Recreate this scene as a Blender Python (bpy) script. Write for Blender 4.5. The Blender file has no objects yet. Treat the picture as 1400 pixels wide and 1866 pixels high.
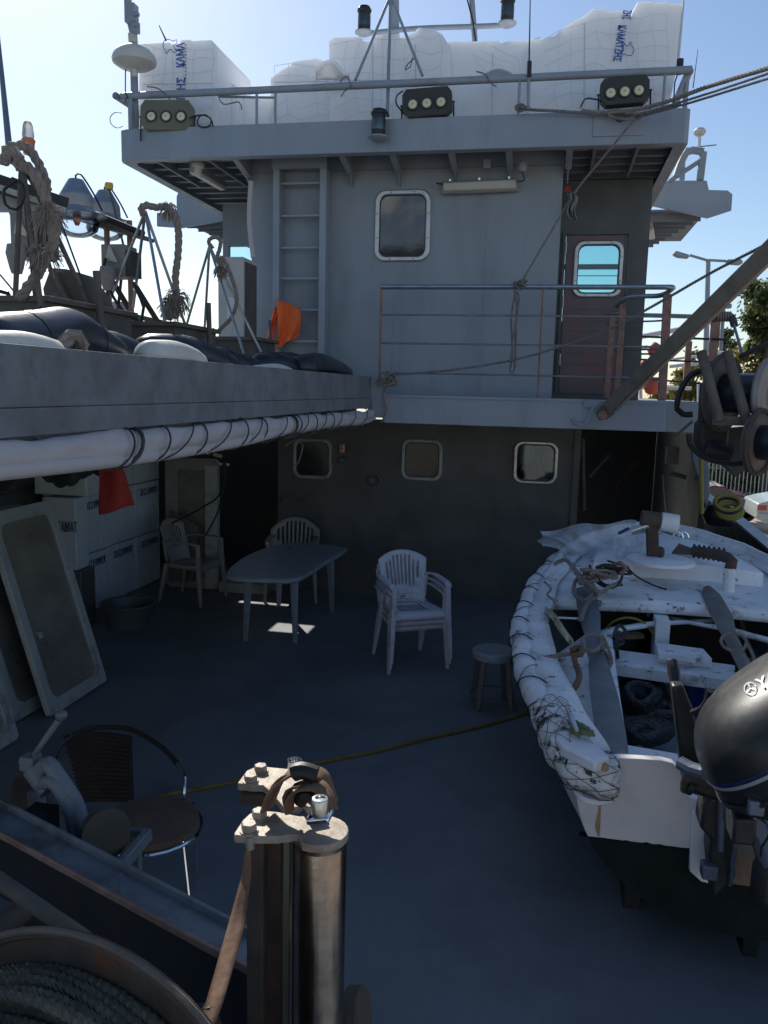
import bpy, math, random
from mathutils import Vector, Matrix, Euler, noise as mn
R = math.radians
random.seed(7)
S = bpy.context.scene
COL = S.collection
V = Vector
# ------------------------------------------------------------------ camera
H = 2.4; F = 1505.0
v1 = V((300, 217, -F)).normalized()
v2 = V((7930, -417, F)); v2 = (v2 - v1 * v2.dot(v1)).normalized()
v3 = v2.cross(v1)
RM = Matrix((v2, v1, v3))
cd = bpy.data.cameras.new('camera'); cam = bpy.data.objects.new('camera', cd); COL.objects.link(cam)
cam.matrix_world = Matrix.Translation((0, 0, H)) @ RM.to_4x4()
cd.sensor_width = 36; cd.lens = F / 1866 * 36; cd.clip_start = .05; cd.clip_end = 3000
S.camera = cam
# ------------------------------------------------------------------ sky and sun
SUN_AZ, SUN_EL = -35.0, 36.0      # azimuth from +Y (negative = left), elevation
w = bpy.data.worlds.new('World'); S.world = w; w.use_nodes = True
nt = w.node_tree; bg = nt.nodes['Background']
sk = nt.nodes.new('ShaderNodeTexSky'); sk.sky_type = 'NISHITA'; sk.sun_disc = False
sk.sun_elevation = R(SUN_EL); sk.sun_rotation = R(SUN_AZ); sk.air_density = 1.0; sk.dust_density = .5; sk.ozone_density = 2.6
nt.links.new(sk.outputs[0], bg.inputs[0]); bg.inputs[1].default_value = .105
sl = bpy.data.lights.new('sun', 'SUN'); sl.energy = 4.2; sl.angle = R(.5); sl.color = (1, .95, .86)
so = bpy.data.objects.new('sun', sl); COL.objects.link(so)
sd = V((math.sin(R(SUN_AZ)) * math.cos(R(SUN_EL)), math.cos(R(SUN_AZ)) * math.cos(R(SUN_EL)), math.sin(R(SUN_EL))))
so.rotation_euler = sd.to_track_quat('Z', 'Y').to_euler()
S.view_settings.view_transform = 'Standard'; S.view_settings.look = 'None'; S.view_settings.exposure = .30; S.view_settings.gamma = 1

# ------------------------------------------------------------------ where a line of sight meets a real plane of the ship
def P(px, py, X=None, Y=None, Z=None):
    d = RM @ V((px - 700, 933 - py, -F))
    t = X / d.x if X is not None else Y / d.y if Y is not None else (Z - H) / d.z
    return V((0, 0, H)) + d * t

# ------------------------------------------------------------------ materials
def mat(name, rgb, rough=.6, metal=0, var=.18, sc=3, bump=.15, bs=40, dirt=None, dsc=4, dthr=.6, dw=.06, streak=False, spec=.5, trans=0, coat=0, sss=0, d2=None, d2s=(8, 8, .35), d2t=.7, warp=0):
    m = bpy.data.materials.new(name); m.use_nodes = True; n = m.node_tree; L = n.links
    b = n.nodes['Principled BSDF']
    tc = n.nodes.new('ShaderNodeTexCoord'); src = tc.outputs['Object']
    def noise(scale, det=6, st=None, rg=.6):
        t = n.nodes.new('ShaderNodeTexNoise'); t.inputs['Scale'].default_value = scale; t.inputs['Detail'].default_value = det; t.inputs['Roughness'].default_value = rg
        if st:
            mp = n.nodes.new('ShaderNodeMapping'); mp.inputs['Scale'].default_value = st; L.new(src, mp.inputs[0]); L.new(mp.outputs[0], t.inputs[0])
        else: L.new(src, t.inputs[0])
        return t.outputs['Fac']
    mx = n.nodes.new('ShaderNodeMix'); mx.data_type = 'RGBA'
    mx.inputs['A'].default_value = [c * (1 - var) for c in rgb] + [1]
    mx.inputs['B'].default_value = [min(1, c * (1 + var)) for c in rgb] + [1]
    r0 = n.nodes.new('ShaderNodeMapRange'); r0.inputs[1].default_value = .3; r0.inputs[2].default_value = .7
    L.new(noise(sc, st=(1, 1, .25) if streak else None), r0.inputs[0]); L.new(r0.outputs[0], mx.inputs['Factor'])
    out = mx.outputs['Result']
    if dirt:
        r1 = n.nodes.new('ShaderNodeMapRange'); r1.inputs[1].default_value = dthr - dw; r1.inputs[2].default_value = dthr + dw
        L.new(noise(dsc, 10, (1, 1, .2) if streak else None, .7), r1.inputs[0])
        m2 = n.nodes.new('ShaderNodeMix'); m2.data_type = 'RGBA'; L.new(r1.outputs[0], m2.inputs['Factor']); L.new(out, m2.inputs['A'])
        m2.inputs['B'].default_value = list(dirt) + [1]; out = m2.outputs['Result']
    if d2:
        r1 = n.nodes.new('ShaderNodeMapRange'); r1.inputs[1].default_value = d2t - .03; r1.inputs[2].default_value = d2t + .06
        L.new(noise(1.0, 12, d2s, .75), r1.inputs[0])
        m2 = n.nodes.new('ShaderNodeMix'); m2.data_type = 'RGBA'; L.new(r1.outputs[0], m2.inputs['Factor']); L.new(out, m2.inputs['A'])
        m2.inputs['B'].default_value = list(d2) + [1]; out = m2.outputs['Result']
    L.new(out, b.inputs['Base Color'])
    rr = n.nodes.new('ShaderNodeMapRange'); rr.inputs[1].default_value = .25; rr.inputs[2].default_value = .75
    rr.inputs[3].default_value = max(.02, rough * .8); rr.inputs[4].default_value = min(1, rough * 1.2); L.new(noise(sc * 3.1), rr.inputs[0]); L.new(rr.outputs[0], b.inputs['Roughness'])
    b.inputs['Metallic'].default_value = metal; b.inputs['Specular IOR Level'].default_value = spec
    if trans: b.inputs['Transmission Weight'].default_value = trans
    if coat: b.inputs['Coat Weight'].default_value = coat; b.inputs['Coat Roughness'].default_value = .1
    if sss: b.inputs['Subsurface Weight'].default_value = sss; b.inputs['Subsurface Scale'].default_value = .2; b.inputs['Subsurface Radius'].default_value = (1, 1, 1)
    if bump:
        bp = n.nodes.new('ShaderNodeBump'); bp.inputs['Strength'].default_value = bump; bp.inputs['Distance'].default_value = .01
        L.new(noise(bs, 4), bp.inputs['Height']); L.new(bp.outputs[0], b.inputs['Normal'])
        if warp:
            b2 = n.nodes.new('ShaderNodeBump'); b2.inputs['Strength'].default_value = 1; b2.inputs['Distance'].default_value = warp
            L.new(noise(1.7, 1), b2.inputs['Height']); L.new(b2.outputs[0], bp.inputs['Normal'])
    return m
def glassy(name, tint, alpha, rough=.03):
    m = bpy.data.materials.new(name); m.use_nodes = True; n = m.node_tree; L = n.links; n.nodes.clear()
    o = n.nodes.new('ShaderNodeOutputMaterial'); t = n.nodes.new('ShaderNodeBsdfTransparent'); t.inputs[0].default_value = list(tint) + [1]
    g = n.nodes.new('ShaderNodeBsdfGlossy'); g.inputs['Roughness'].default_value = rough; g.inputs[0].default_value = (.9, .95, 1, 1)
    fr = n.nodes.new('ShaderNodeFresnel'); fr.inputs[0].default_value = 1.45
    tc = n.nodes.new('ShaderNodeTexCoord'); no = n.nodes.new('ShaderNodeTexNoise'); no.inputs['Scale'].default_value = 3; L.new(tc.outputs['Object'], no.inputs[0])
    bp = n.nodes.new('ShaderNodeBump'); bp.inputs['Strength'].default_value = .08; L.new(no.outputs[0], bp.inputs['Height']); L.new(bp.outputs[0], g.inputs['Normal'])
    a = n.nodes.new('ShaderNodeMath'); a.operation = 'ADD'; a.inputs[1].default_value = alpha; L.new(fr.outputs[0], a.inputs[0])
    x = n.nodes.new('ShaderNodeMixShader'); L.new(a.outputs[0], x.inputs[0]); L.new(t.outputs[0], x.inputs[1]); L.new(g.outputs[0], x.inputs[2]); L.new(x.outputs[0], o.inputs[0])
    return m
M = {}
def dm(k, *a, **kw): M[k] = mat(k, *a, **kw)
dm('hull_grey', (.27, .305, .34), .5, var=.1, sc=1.3, bump=.12, bs=25, dirt=(.205, .235, .26), dsc=2.2, dthr=.62, dw=.12, streak=True, d2=(.13, .09, .065), d2s=(9, 9, .5), d2t=.70, warp=.05)
dm('hull_grey_light', (.285, .325, .375), .42, var=.1, sc=1.5, bump=.1, bs=30, dirt=(.225, .26, .295), dsc=4, dthr=.62, dw=.1, streak=True, d2=(.16, .09, .06), d2s=(10, 10, 1.2), d2t=.72, warp=.04)
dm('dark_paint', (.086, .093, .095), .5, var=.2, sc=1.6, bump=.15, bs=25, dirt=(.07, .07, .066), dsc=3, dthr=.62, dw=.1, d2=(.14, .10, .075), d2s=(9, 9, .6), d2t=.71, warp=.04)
dm('canopy_grey', (.165, .185, .205), .7, var=.22, sc=3.5, bump=.3, bs=70, dirt=(.105, .112, .12), dsc=6, dthr=.6, dw=.12, d2=(.2, .2, .2), d2s=(5, 5, 5), d2t=.68, warp=.03)
dm('deck', (.165, .185, .205), .5, var=.14, sc=.8, bump=.12, bs=160, dirt=(.115, .13, .145), dsc=2.0, dthr=.6, dw=.15, d2=(.26, .25, .24), d2s=(3.2, 7, 3), d2t=.68, warp=.02)
dm('rib_grey', (.19, .21, .23), .6, var=.15)
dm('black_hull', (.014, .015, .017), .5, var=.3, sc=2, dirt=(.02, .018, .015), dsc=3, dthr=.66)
dm('door_paint', (.135, .105, .118), .45, var=.15, sc=2, dirt=(.21, .085, .075), dsc=2.2, dthr=.6, dw=.15)
dm('steel', (.55, .54, .52), .28, metal=1, var=.12, sc=6, bump=.08, bs=90)
dm('rail_steel', (.33, .35, .38), .38, metal=.8, var=.2, sc=8, bump=.1)
dm('window_frame', (.5, .49, .48), .35, metal=.75, var=.12, sc=6, dirt=(.30, .12, .08), dsc=5, dthr=.66, dw=.08)
dm('roller_steel', (.42, .37, .31), .2, metal=1, var=.22, sc=4, bump=.03, bs=60, dirt=(.22, .16, .11), dsc=6, dthr=.56, dw=.14, d2=(.5, .45, .38), d2s=(30, 30, 4), d2t=.66)
dm('plate_steel', (.34, .30, .25), .5, metal=.25, var=.2, sc=14, bump=.12, bs=90, dirt=(.25, .15, .09), dsc=20, dthr=.60, dw=.1)
dm('rusty', (.085, .07, .06), .8, metal=.2, var=.3, sc=7, bump=.4, bs=50, dirt=(.14, .07, .04), dsc=9, dthr=.58)
dm('brown_iron', (.13, .115, .1), .75, metal=.2, var=.3, sc=6, bump=.35, bs=60, dirt=(.2, .13, .09), dsc=10, dthr=.6)
dm('rust_wood', (.30, .17, .13), .85, var=.25, sc=9, bump=.4, bs=60, dirt=(.13, .12, .12), dsc=7, dthr=.6)
dm('boom', (.235, .205, .165), .6, metal=.2, var=.25, sc=5, bump=.2, dirt=(.27, .19, .12), dsc=9, dthr=.6, d2=(.16, .17, .18), d2s=(5, 5, 5), d2t=.6)
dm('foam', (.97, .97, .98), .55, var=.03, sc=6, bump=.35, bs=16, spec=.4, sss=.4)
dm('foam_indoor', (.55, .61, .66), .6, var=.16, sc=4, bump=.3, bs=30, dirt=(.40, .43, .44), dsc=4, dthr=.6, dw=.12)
dm('joint', (.62, .62, .66), .8, var=.1, bump=0)
dm('print_blue', (.02, .12, .42), .6, var=.1, bump=0)
dm('print_faded', (.03, .09, .24), .6, var=.3, sc=20, bump=0)
dm('plastic_white', (.56, .58, .66), .45, var=.08, sc=7, bump=.06, dirt=(.36, .35, .34), dsc=7, dthr=.60, dw=.1)
dm('plastic_grey', (.26, .26, .25), .5, var=.1, sc=6, bump=.06, dirt=(.3, .28, .26), dsc=6, dthr=.62, dw=.1)
dm('plastic_dark', (.10, .09, .09), .5, var=.2, sc=6)
dm('table_plastic', (.25, .29, .32), .4, var=.12, sc=5, dirt=(.18, .2, .22), dsc=5, dthr=.6)
dm('black_rubber', (.012, .016, .026), .32, var=.3, sc=4, bump=.15, bs=18, dirt=(.05, .055, .06), dsc=6, dthr=.66)
dm('white_float', (.62, .60, .54), .45, var=.08, sc=5, bump=.1, dirt=(.4, .37, .3), dsc=5, dthr=.64)
dm('tarp', (.50, .47, .475), .75, var=.08, sc=3, bump=.5, bs=22, dirt=(.40, .37, .35), dsc=3, dthr=.62, dw=.2)
dm('strap_dark', (.05, .05, .05), .8, var=.3)
dm('rope_tan', (.27, .225, .19), .95, var=.25, sc=20, bump=.5, bs=180)
dm('rope_grey', (.20, .19, .19), .95, var=.3, sc=20, bump=.5, bs=180)
dm('rope_dark', (.055, .06, .065), .95, var=.35, sc=20, bump=.5, bs=160)
dm('rope_green', (.16, .20, .10), .95, var=.3, sc=20, bump=.5, bs=180)
dm('rope_yellow', (.19, .14, .035), .9, var=.25, sc=12, bump=.4, bs=150)
dm('strap_brown', (.16, .09, .055), .9, var=.25, sc=25, bump=.2, bs=260)
dm('cable', (.012, .012, .014), .5, var=.2, bump=.05)
dm('wire_rope', (.10, .095, .075), .6, metal=.3, var=.3, sc=22, bump=.2, bs=120)
dm('olive_box', (.10, .095, .085), .7, var=.2, sc=4, bump=.25, dirt=(.16, .15, .14), dsc=6, dthr=.62)
dm('lamp_blue', (.17, .22, .30), .4, var=.2, sc=6, coat=.1, dirt=(.30, .32, .34), dsc=7, dthr=.58)
dm('cream', (.50, .49, .45), .5, var=.08, sc=4, dirt=(.3, .26, .2), dsc=5, dthr=.68)
dm('box_grey', (.24, .225, .21), .6, var=.15, sc=8, bump=.2, dirt=(.3, .16, .09), dsc=10, dthr=.64)
dm('orange_cloth', (.85, .16, .04), .85, var=.12, sc=14, bump=.4, bs=60)
dm('red_cloth', (.30, .03, .025), .9, var=.15, sc=10, bump=.4)
dm('dark_cloth', (.014, .02, .026), .7, var=.3, bump=.4)
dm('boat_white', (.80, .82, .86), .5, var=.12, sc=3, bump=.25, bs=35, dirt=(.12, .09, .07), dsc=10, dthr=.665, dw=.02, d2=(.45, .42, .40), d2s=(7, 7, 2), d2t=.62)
dm('boat_white_worn', (.78, .80, .83), .6, var=.16, sc=4, bump=.5, bs=30, dirt=(.07, .06, .055), dsc=12, dthr=.615, dw=.015, d2=(.42, .40, .38), d2s=(6, 6, 6), d2t=.58)
dm('transom_white', (.70, .67, .67), .5, var=.05, sc=2, bump=.06, bs=40, dirt=(.56, .52, .50), dsc=3, dthr=.64, dw=.12)
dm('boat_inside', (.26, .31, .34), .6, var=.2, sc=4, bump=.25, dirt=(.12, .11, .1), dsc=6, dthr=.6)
dm('antifoul', (.012, .018, .018), .85, var=.35, sc=5, bump=.3, dirt=(.03, .035, .032), dsc=10, dthr=.68, spec=.15)
dm('rust_stain', (.40, .27, .16), .8, var=.35, sc=30)
dm('oar_grey', (.15, .165, .185), .6, var=.2, sc=6, bump=.2, dirt=(.28, .28, .28), dsc=14, dthr=.7, dw=.03)
dm('oar_wood', (.17, .155, .14), .7, var=.2, sc=6, bump=.2)
dm('bare_wood', (.22, .15, .10), .8, var=.25, sc=10, bump=.3)
dm('dark_wood', (.07, .045, .035), .8, var=.3, sc=8, bump=.4)
dm('boat_peeled', (.72, .72, .74), .65, var=.2, sc=6, bump=.7, bs=45, dirt=(.045, .04, .038), dsc=14, dthr=.555, dw=.015, d2=(.40, .36, .33), d2s=(9, 9, 9), d2t=.55)
dm('cowl', (.014, .016, .019), .42, var=.3, sc=4, bump=.04, coat=.08, dirt=(.05, .052, .055), dsc=9, dthr=.66)
dm('motor_black', (.02, .022, .024), .45, var=.3, sc=7, bump=.2)
dm('motor_grey', (.12, .15, .20), .35, metal=.3, var=.2, sc=5)
dm('silver', (.55, .58, .62), .35, metal=.6, var=.08)
dm('marine_blue', (.01, .03, .22), .5, var=.2)
dm('yellow_tarp', (.45, .40, .25), .7, var=.2, sc=9, bump=.4)
dm('wicker', (.028, .018, .014), .8, var=.4, sc=30, bump=.8, bs=90)
dm('cushion', (.13, .085, .06), .9, var=.2, sc=8, bump=.4, bs=120)
dm('chrome', (.75, .77, .8), .12, metal=1, var=.03, bump=0)
dm('beam_paint', (.19, .215, .24), .5, var=.2, sc=4, bump=.3, bs=40, dirt=(.075, .08, .08), dsc=5, dthr=.6, dw=.1)
dm('beam_edge', (.30, .20, .17), .5, metal=.4, var=.35, sc=14, bump=.3)
dm('lens', (.75, .72, .5), .25, var=.06, bump=0)
dm('black_metal', (.018, .018, .02), .5, var=.2)
dm('lamp_olive', (.16, .15, .10), .5, var=.15, bump=.15)
dm('lamp_dark', (.045, .043, .035), .5, var=.15, bump=.15)
dm('tube_cover', (.52, .49, .42), .35, var=.06, bump=.02)
dm('red_float', (.48, .08, .05), .55, var=.2)
dm('white_pipe', (.65, .66, .68), .4, var=.08)
dm('car_red', (.16, .01, .015), .25, var=.05, bump=0, coat=.8)
dm('car_pale', (.42, .48, .44), .3, var=.05, bump=0, coat=.6)
dm('tyre', (.015, .015, .016), .85, var=.1)
dm('bark', (.11, .085, .06), .9, var=.3, sc=9, bump=.6)
dm('quay', (.42, .33, .27), .9, var=.15, sc=.8, bump=.3)
dm('fence_iron', (.12, .13, .12), .6, var=.1)
dm('wall_pale', (.36, .35, .33), .8, var=.12)
dm('sea', (.02, .05, .07), .12, var=.2, bump=.6, bs=2)
dm('lamp_post', (.30, .32, .34), .5, var=.1)
dm('hose_yellow', (.22, .20, .04), .6, var=.2)
dm('net_line', (.68, .69, .74), .9, var=.1, bump=0)
dm('net_white', (.8, .8, .8), .8, var=.1, bump=0)
dm('yellow', (.6, .42, .06), .6, var=.1)
dm('beacon_red', (.55, .16, .08), .3, var=.1)
dm('orange_red', (.40, .10, .05), .6, var=.15)
dm('clear_cap', (.75, .72, .7), .2, var=.05, trans=.6, bump=0)
dm('aluminium', (.36, .385, .38), .5, metal=.15, var=.14, sc=4, dirt=(.22, .23, .2), dsc=5, dthr=.6)
dm('panel_inner', (.17, .16, .135), .3, var=.3, sc=3, bump=.05)
M['glass_dark'] = mat('glass_dark', (.012, .018, .02), .06, var=.4, sc=2, bump=.04, bs=5)
M['glass_dark'].node_tree.nodes['Principled BSDF'].inputs['IOR'].default_value = 1.85
M['glass_black'] = mat('glass_black', (.02, .022, .022), .1, var=.5, sc=3, bump=.04, bs=5, dirt=(.05, .05, .045), dsc=4, dthr=.6, dw=.15, spec=.3)
M['glass_cyan'] = glassy('glass_cyan', (.76, .92, .92), .02)
M['glass_clear'] = glassy('glass_clear', (.86, .9, .92), .05, .02)
M['glass_smoke'] = glassy('glass_smoke', (.45, .55, .58), .03)
def leaf(name, rgb):
    m = bpy.data.materials.new(name); m.use_nodes = True; n = m.node_tree; L = n.links; b = n.nodes['Principled BSDF']; b.inputs['Roughness'].default_value = .6
    tc = n.nodes.new('ShaderNodeTexCoord'); no = n.nodes.new('ShaderNodeTexNoise'); no.inputs['Scale'].default_value = 1.4; no.inputs['Detail'].default_value = 5; L.new(tc.outputs['Object'], no.inputs[0])
    cr_ = n.nodes.new('ShaderNodeMix'); cr_.data_type = 'RGBA'; cr_.inputs['A'].default_value = [c * .5 for c in rgb] + [1]; cr_.inputs['B'].default_value = [c * 1.5 for c in rgb] + [1]
    L.new(no.outputs[0], cr_.inputs['Factor']); L.new(cr_.outputs['Result'], b.inputs['Base Color'])
    t = n.nodes.new('ShaderNodeBsdfTranslucent'); L.new(cr_.outputs['Result'], t.inputs[0]); x = n.nodes.new('ShaderNodeMixShader'); x.inputs[0].default_value = .45
    L.new(b.outputs[0], x.inputs[1]); L.new(t.outputs[0], x.inputs[2]); L.new(x.outputs[0], n.nodes['Material Output'].inputs[0]); return m
M['leaf_olive'] = leaf('leaf_olive', (.24, .21, .06)); M['leaf_green'] = leaf('leaf_green', (.11, .14, .05))
M['plastic_film'] = None
def film():
    m = bpy.data.materials.new('plastic_film'); m.use_nodes = True; n = m.node_tree; L = n.links; b = n.nodes['Principled BSDF']
    b.inputs['Base Color'].default_value = (.62, .66, .72, 1); b.inputs['Roughness'].default_value = .3
    no = n.nodes.new('ShaderNodeTexNoise'); no.inputs['Scale'].default_value = 9; no.inputs['Detail'].default_value = 8
    mp = n.nodes.new('ShaderNodeMapRange'); mp.inputs[3].default_value = .35; mp.inputs[4].default_value = .9; L.new(no.outputs[0], mp.inputs[0]); L.new(mp.outputs[0], b.inputs['Alpha'])
    bp = n.nodes.new('ShaderNodeBump'); bp.inputs['Strength'].default_value = .5; L.new(no.outputs[0], bp.inputs['Height']); L.new(bp.outputs[0], b.inputs['Normal'])
    return m
M['plastic_film'] = film()

# ------------------------------------------------------------------ mesh helpers
class MB:
    def __init__(s): s.v = []; s.f = []
    def add(s, vs, fs):
        o = len(s.v); s.v += [V(a) for a in vs]; s.f += [tuple(i + o for i in f) for f in fs]; return s
    def box(s, c, d, rot=None):
        c = V(c); q = [V((x * d[0] / 2, y * d[1] / 2, z * d[2] / 2)) for x in (-1, 1) for y in (-1, 1) for z in (-1, 1)]
        if rot is not None: q = [rot @ a for a in q]
        return s.add([c + a for a in q], [(0, 1, 3, 2), (4, 6, 7, 5), (0, 4, 5, 1), (2, 3, 7, 6), (0, 2, 6, 4), (1, 5, 7, 3)])
    def bx(s, x0, x1, y0, y1, z0, z1): return s.box(((x0 + x1) / 2, (y0 + y1) / 2, (z0 + z1) / 2), (x1 - x0, y1 - y0, z1 - z0))
    def bar(s, a, b, wd, h, up=(0, 0, 1)):
        a, b = V(a), V(b); d = (b - a).normalized(); x = d.cross(V(up))
        if x.length < 1e-3: x = d.cross(V((1, 0, 0)))
        x.normalize(); z = x.cross(d); m = Matrix((x, d, z)).transposed()
        return s.box((a + b) / 2, (wd, (b - a).length, h), m)
    def prism(s, poly, vec):
        vec = V(vec); n = len(poly); p = [V(a) for a in poly]
        return s.add(p + [a + vec for a in p], [tuple(range(n)), tuple(range(2 * n - 1, n - 1, -1))] + [(i, i + n, (i + 1) % n + n, (i + 1) % n) for i in range(n)])
    def tube(s, pts, r, n=8, closed=False, twist=None):
        pts = [V(a) for a in pts]; k = len(pts); rs = r if isinstance(r, (list, tuple)) else [r] * k
        T = []
        for i in range(k):
            a = pts[(i - 1) % k] if closed or i > 0 else pts[i]; b = pts[(i + 1) % k] if closed or i < k - 1 else pts[i]
            t = b - a; T.append(t.normalized() if t.length > 1e-9 else V((0, 0, 1)))
        u = T[0].orthogonal().normalized(); vs = []
        for i in range(k):
            u = u - T[i] * u.dot(T[i]); u = u.normalized() if u.length > 1e-6 else T[i].orthogonal().normalized()
            w_ = T[i].cross(u)
            vs += [pts[i] + (u * math.cos(2 * math.pi * j / n) + w_ * math.sin(2 * math.pi * j / n)) * rs[i] for j in range(n)]
        fs = [(i * n + j, i * n + (j + 1) % n, ((i + 1) % k) * n + (j + 1) % n, ((i + 1) % k) * n + j) for i in range(k if closed else k - 1) for j in range(n)]
        if not closed: fs += [tuple(range(n - 1, -1, -1)), tuple(range((k - 1) * n, k * n))]
        return s.add(vs, fs)
    def rope(s, pts, r, n=6, pitch=6, st=3, smooth=True):
        pts = crs(pts, step=r * 1.0) if smooth else [V(a) for a in pts]
        k = len(pts); T = []
        for i in range(k): T.append((pts[min(i + 1, k - 1)] - pts[max(i - 1, 0)]).normalized())
        u = T[0].orthogonal().normalized(); fr = []; dist = 0; ds = []
        for i in range(k):
            u = (u - T[i] * u.dot(T[i])).normalized(); fr.append((u.copy(), T[i].cross(u)))
            if i: dist += (pts[i] - pts[i - 1]).length
            ds.append(dist)
        for q in range(st):
            s.tube([pts[i] + (fr[i][0] * math.cos(ds[i] / (pitch * r) * 2 * math.pi + q * 2 * math.pi / st) + fr[i][1] * math.sin(ds[i] / (pitch * r) * 2 * math.pi + q * 2 * math.pi / st)) * r * .5 for i in range(k)], r * .56, n)
        return s
    def cyl(s, a, b, r, n=20, r2=None):
        return s.tube([a, b], [r, r if r2 is None else r2], n)
    def lathe(s, prof, org=(0, 0, 0), rot=None, n=24):
        o = V(org); vs = []
        for r_, z in prof:
            for j in range(n):
                a = V((r_ * math.cos(2 * math.pi * j / n), r_ * math.sin(2 * math.pi * j / n), z)); vs.append(o + (rot @ a if rot is not None else a))
        k = len(prof); fs = [(i * n + j, i * n + (j + 1) % n, (i + 1) * n + (j + 1) % n, (i + 1) * n + j) for i in range(k - 1) for j in range(n)]
        if prof[0][0] > 1e-6: fs.append(tuple(range(n - 1, -1, -1)))
        if prof[-1][0] > 1e-6: fs.append(tuple(range((k - 1) * n, k * n)))
        return s.add(vs, fs)
    def grid(s, fn, nu, nv, skip=None):
        vs = [fn(i / nu, j / nv) for i in range(nu + 1) for j in range(nv + 1)]
        fs = [(i * (nv + 1) + j, (i + 1) * (nv + 1) + j, (i + 1) * (nv + 1) + j + 1, i * (nv + 1) + j + 1) for i in range(nu) for j in range(nv) if not (skip and skip(i, j))]
        return s.add(vs, fs)
    def ring(s, outer, inner, vec):      # frame between two outlines of equal count, extruded
        n = len(outer); vec = V(vec); o = [V(a) for a in outer]; i_ = [V(a) for a in inner]
        vs = o + i_ + [a + vec for a in o] + [a + vec for a in i_]; fs = []
        for k in range(n):
            l = (k + 1) % n
            fs += [(k, l, n + l, n + k), (2 * n + k, 3 * n + k, 3 * n + l, 2 * n + l), (k, 2 * n + k, 2 * n + l, l), (n + k, n + l, 3 * n + l, 3 * n + k)]
        return s.add(vs, fs)
def crs(pts, step=.05, closed=False):
    pts = [V(a) for a in pts]; out = []
    if len(pts) < 2: return pts
    n = len(pts)
    for i in range(n if closed else n - 1):
        if closed: p0, p1, p2, p3 = pts[(i - 1) % n], pts[i], pts[(i + 1) % n], pts[(i + 2) % n]
        else: p0, p1, p2, p3 = pts[max(i - 1, 0)], pts[i], pts[i + 1], pts[min(i + 2, n - 1)]
        m = max(1, int((p2 - p1).length / step))
        for k in range(m):
            t = k / m; out.append(.5 * ((2 * p1) + (p2 - p0) * t + (2 * p0 - 5 * p1 + 4 * p2 - p3) * t * t + (3 * p1 - p0 - 3 * p2 + p3) * t ** 3))
    if not closed: out.append(pts[-1])
    return out
def rrect(w_, h, r, seg=5):               # rounded rectangle, 2D, centred
    o = []
    for cx, cy, a0 in ((w_ / 2 - r, h / 2 - r, 0), (-w_ / 2 + r, h / 2 - r, 90), (-w_ / 2 + r, -h / 2 + r, 180), (w_ / 2 - r, -h / 2 + r, 270)):
        for k in range(seg + 1): a = R(a0 + 90 * k / seg); o.append((cx + r * math.cos(a), cy + r * math.sin(a)))
    return o
def wloc(p):
    q = V((0, 0, 0))
    while p is not None: q = q + p.location; p = p.parent
    return q
def obj(name, mb, m, parent=None, bev=0, smooth=35, solid=0, origin=None):
    """one mesh object from world-space (or, under a root at the origin, local) coordinates"""
    o0 = V(origin) if origin is not None else V((0, 0, 0)); off = wloc(parent) + o0
    me = bpy.data.meshes.new(name); me.from_pydata([tuple(a - off) for a in mb.v], [], mb.f); me.validate()
    import bmesh
    b = bmesh.new(); b.from_mesh(me); bmesh.ops.recalc_face_normals(b, faces=b.faces); b.to_mesh(me); b.free()
    me.materials.append(M[m] if isinstance(m, str) else m)
    o = bpy.data.objects.new(name, me); COL.objects.link(o); o.location = o0; o.parent = parent
    if smooth:
        me.shade_smooth(); me.set_sharp_from_angle(angle=R(smooth))
    if solid: k = o.modifiers.new('s', 'SOLIDIFY'); k.thickness = solid; k.offset = 0
    if bev: k = o.modifiers.new('b', 'BEVEL'); k.width = bev; k.segments = 2; k.limit_method = 'ANGLE'; k.angle_limit = R(40)
    return o
def tag(o, label, cat, group=None):
    o['label'] = label; o['category'] = cat
    if group: o['group'] = group
    return o
def thing(name, label, cat, loc=(0, 0, 0), group=None):
    o = bpy.data.objects.new(name, None); COL.objects.link(o); o.location = V(loc); o.empty_display_size = .1
    return tag(o, label, cat, group)
def single(name, mb, m, label, cat, group=None, **kw):
    if 'origin' not in kw:
        lo = V((min(a.x for a in mb.v), min(a.y for a in mb.v), min(a.z for a in mb.v))); hi = V((max(a.x for a in mb.v), max(a.y for a in mb.v), 0))
        kw['origin'] = ((lo.x + hi.x) / 2, (lo.y + hi.y) / 2, lo.z)
    return tag(obj(name, mb, m, **kw), label, cat, group)
def struct(name, mb, m, **kw):
    o = obj(name, mb, m, **kw); o['kind'] = 'structure'; return o
def copy_tree(o, parent=None):
    c = o.copy(); COL.objects.link(c); c.parent = parent
    for ch in list(o.children): copy_tree(ch, c)
    return c
def text_mesh(txt, size, depth=.002, bold=.0, align='LEFT'):
    cu = bpy.data.curves.new('t', 'FONT'); cu.body = txt; cu.size = size; cu.extrude = depth; cu.offset = bold; cu.align_x = align; cu.resolution_u = 3
    o = bpy.data.objects.new('t', cu); COL.objects.link(o)
    dg = bpy.context.evaluated_depsgraph_get(); me = bpy.data.meshes.new_from_object(o.evaluated_get(dg))
    mb = MB().add([v.co.copy() for v in me.vertices], [tuple(p.vertices) for p in me.polygons])
    bpy.data.objects.remove(o); bpy.data.curves.remove(cu); bpy.data.meshes.remove(me)
    return mb
def place(mb, org, x, y):                 # map local xy(z) onto a plane given by two directions
    org, x, y = V(org), V(x).normalized(), V(y).normalized(); z = x.cross(y).normalized()
    mb.v = [org + x * a.x + y * a.y + z * a.z for a in mb.v]; return mb
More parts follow.
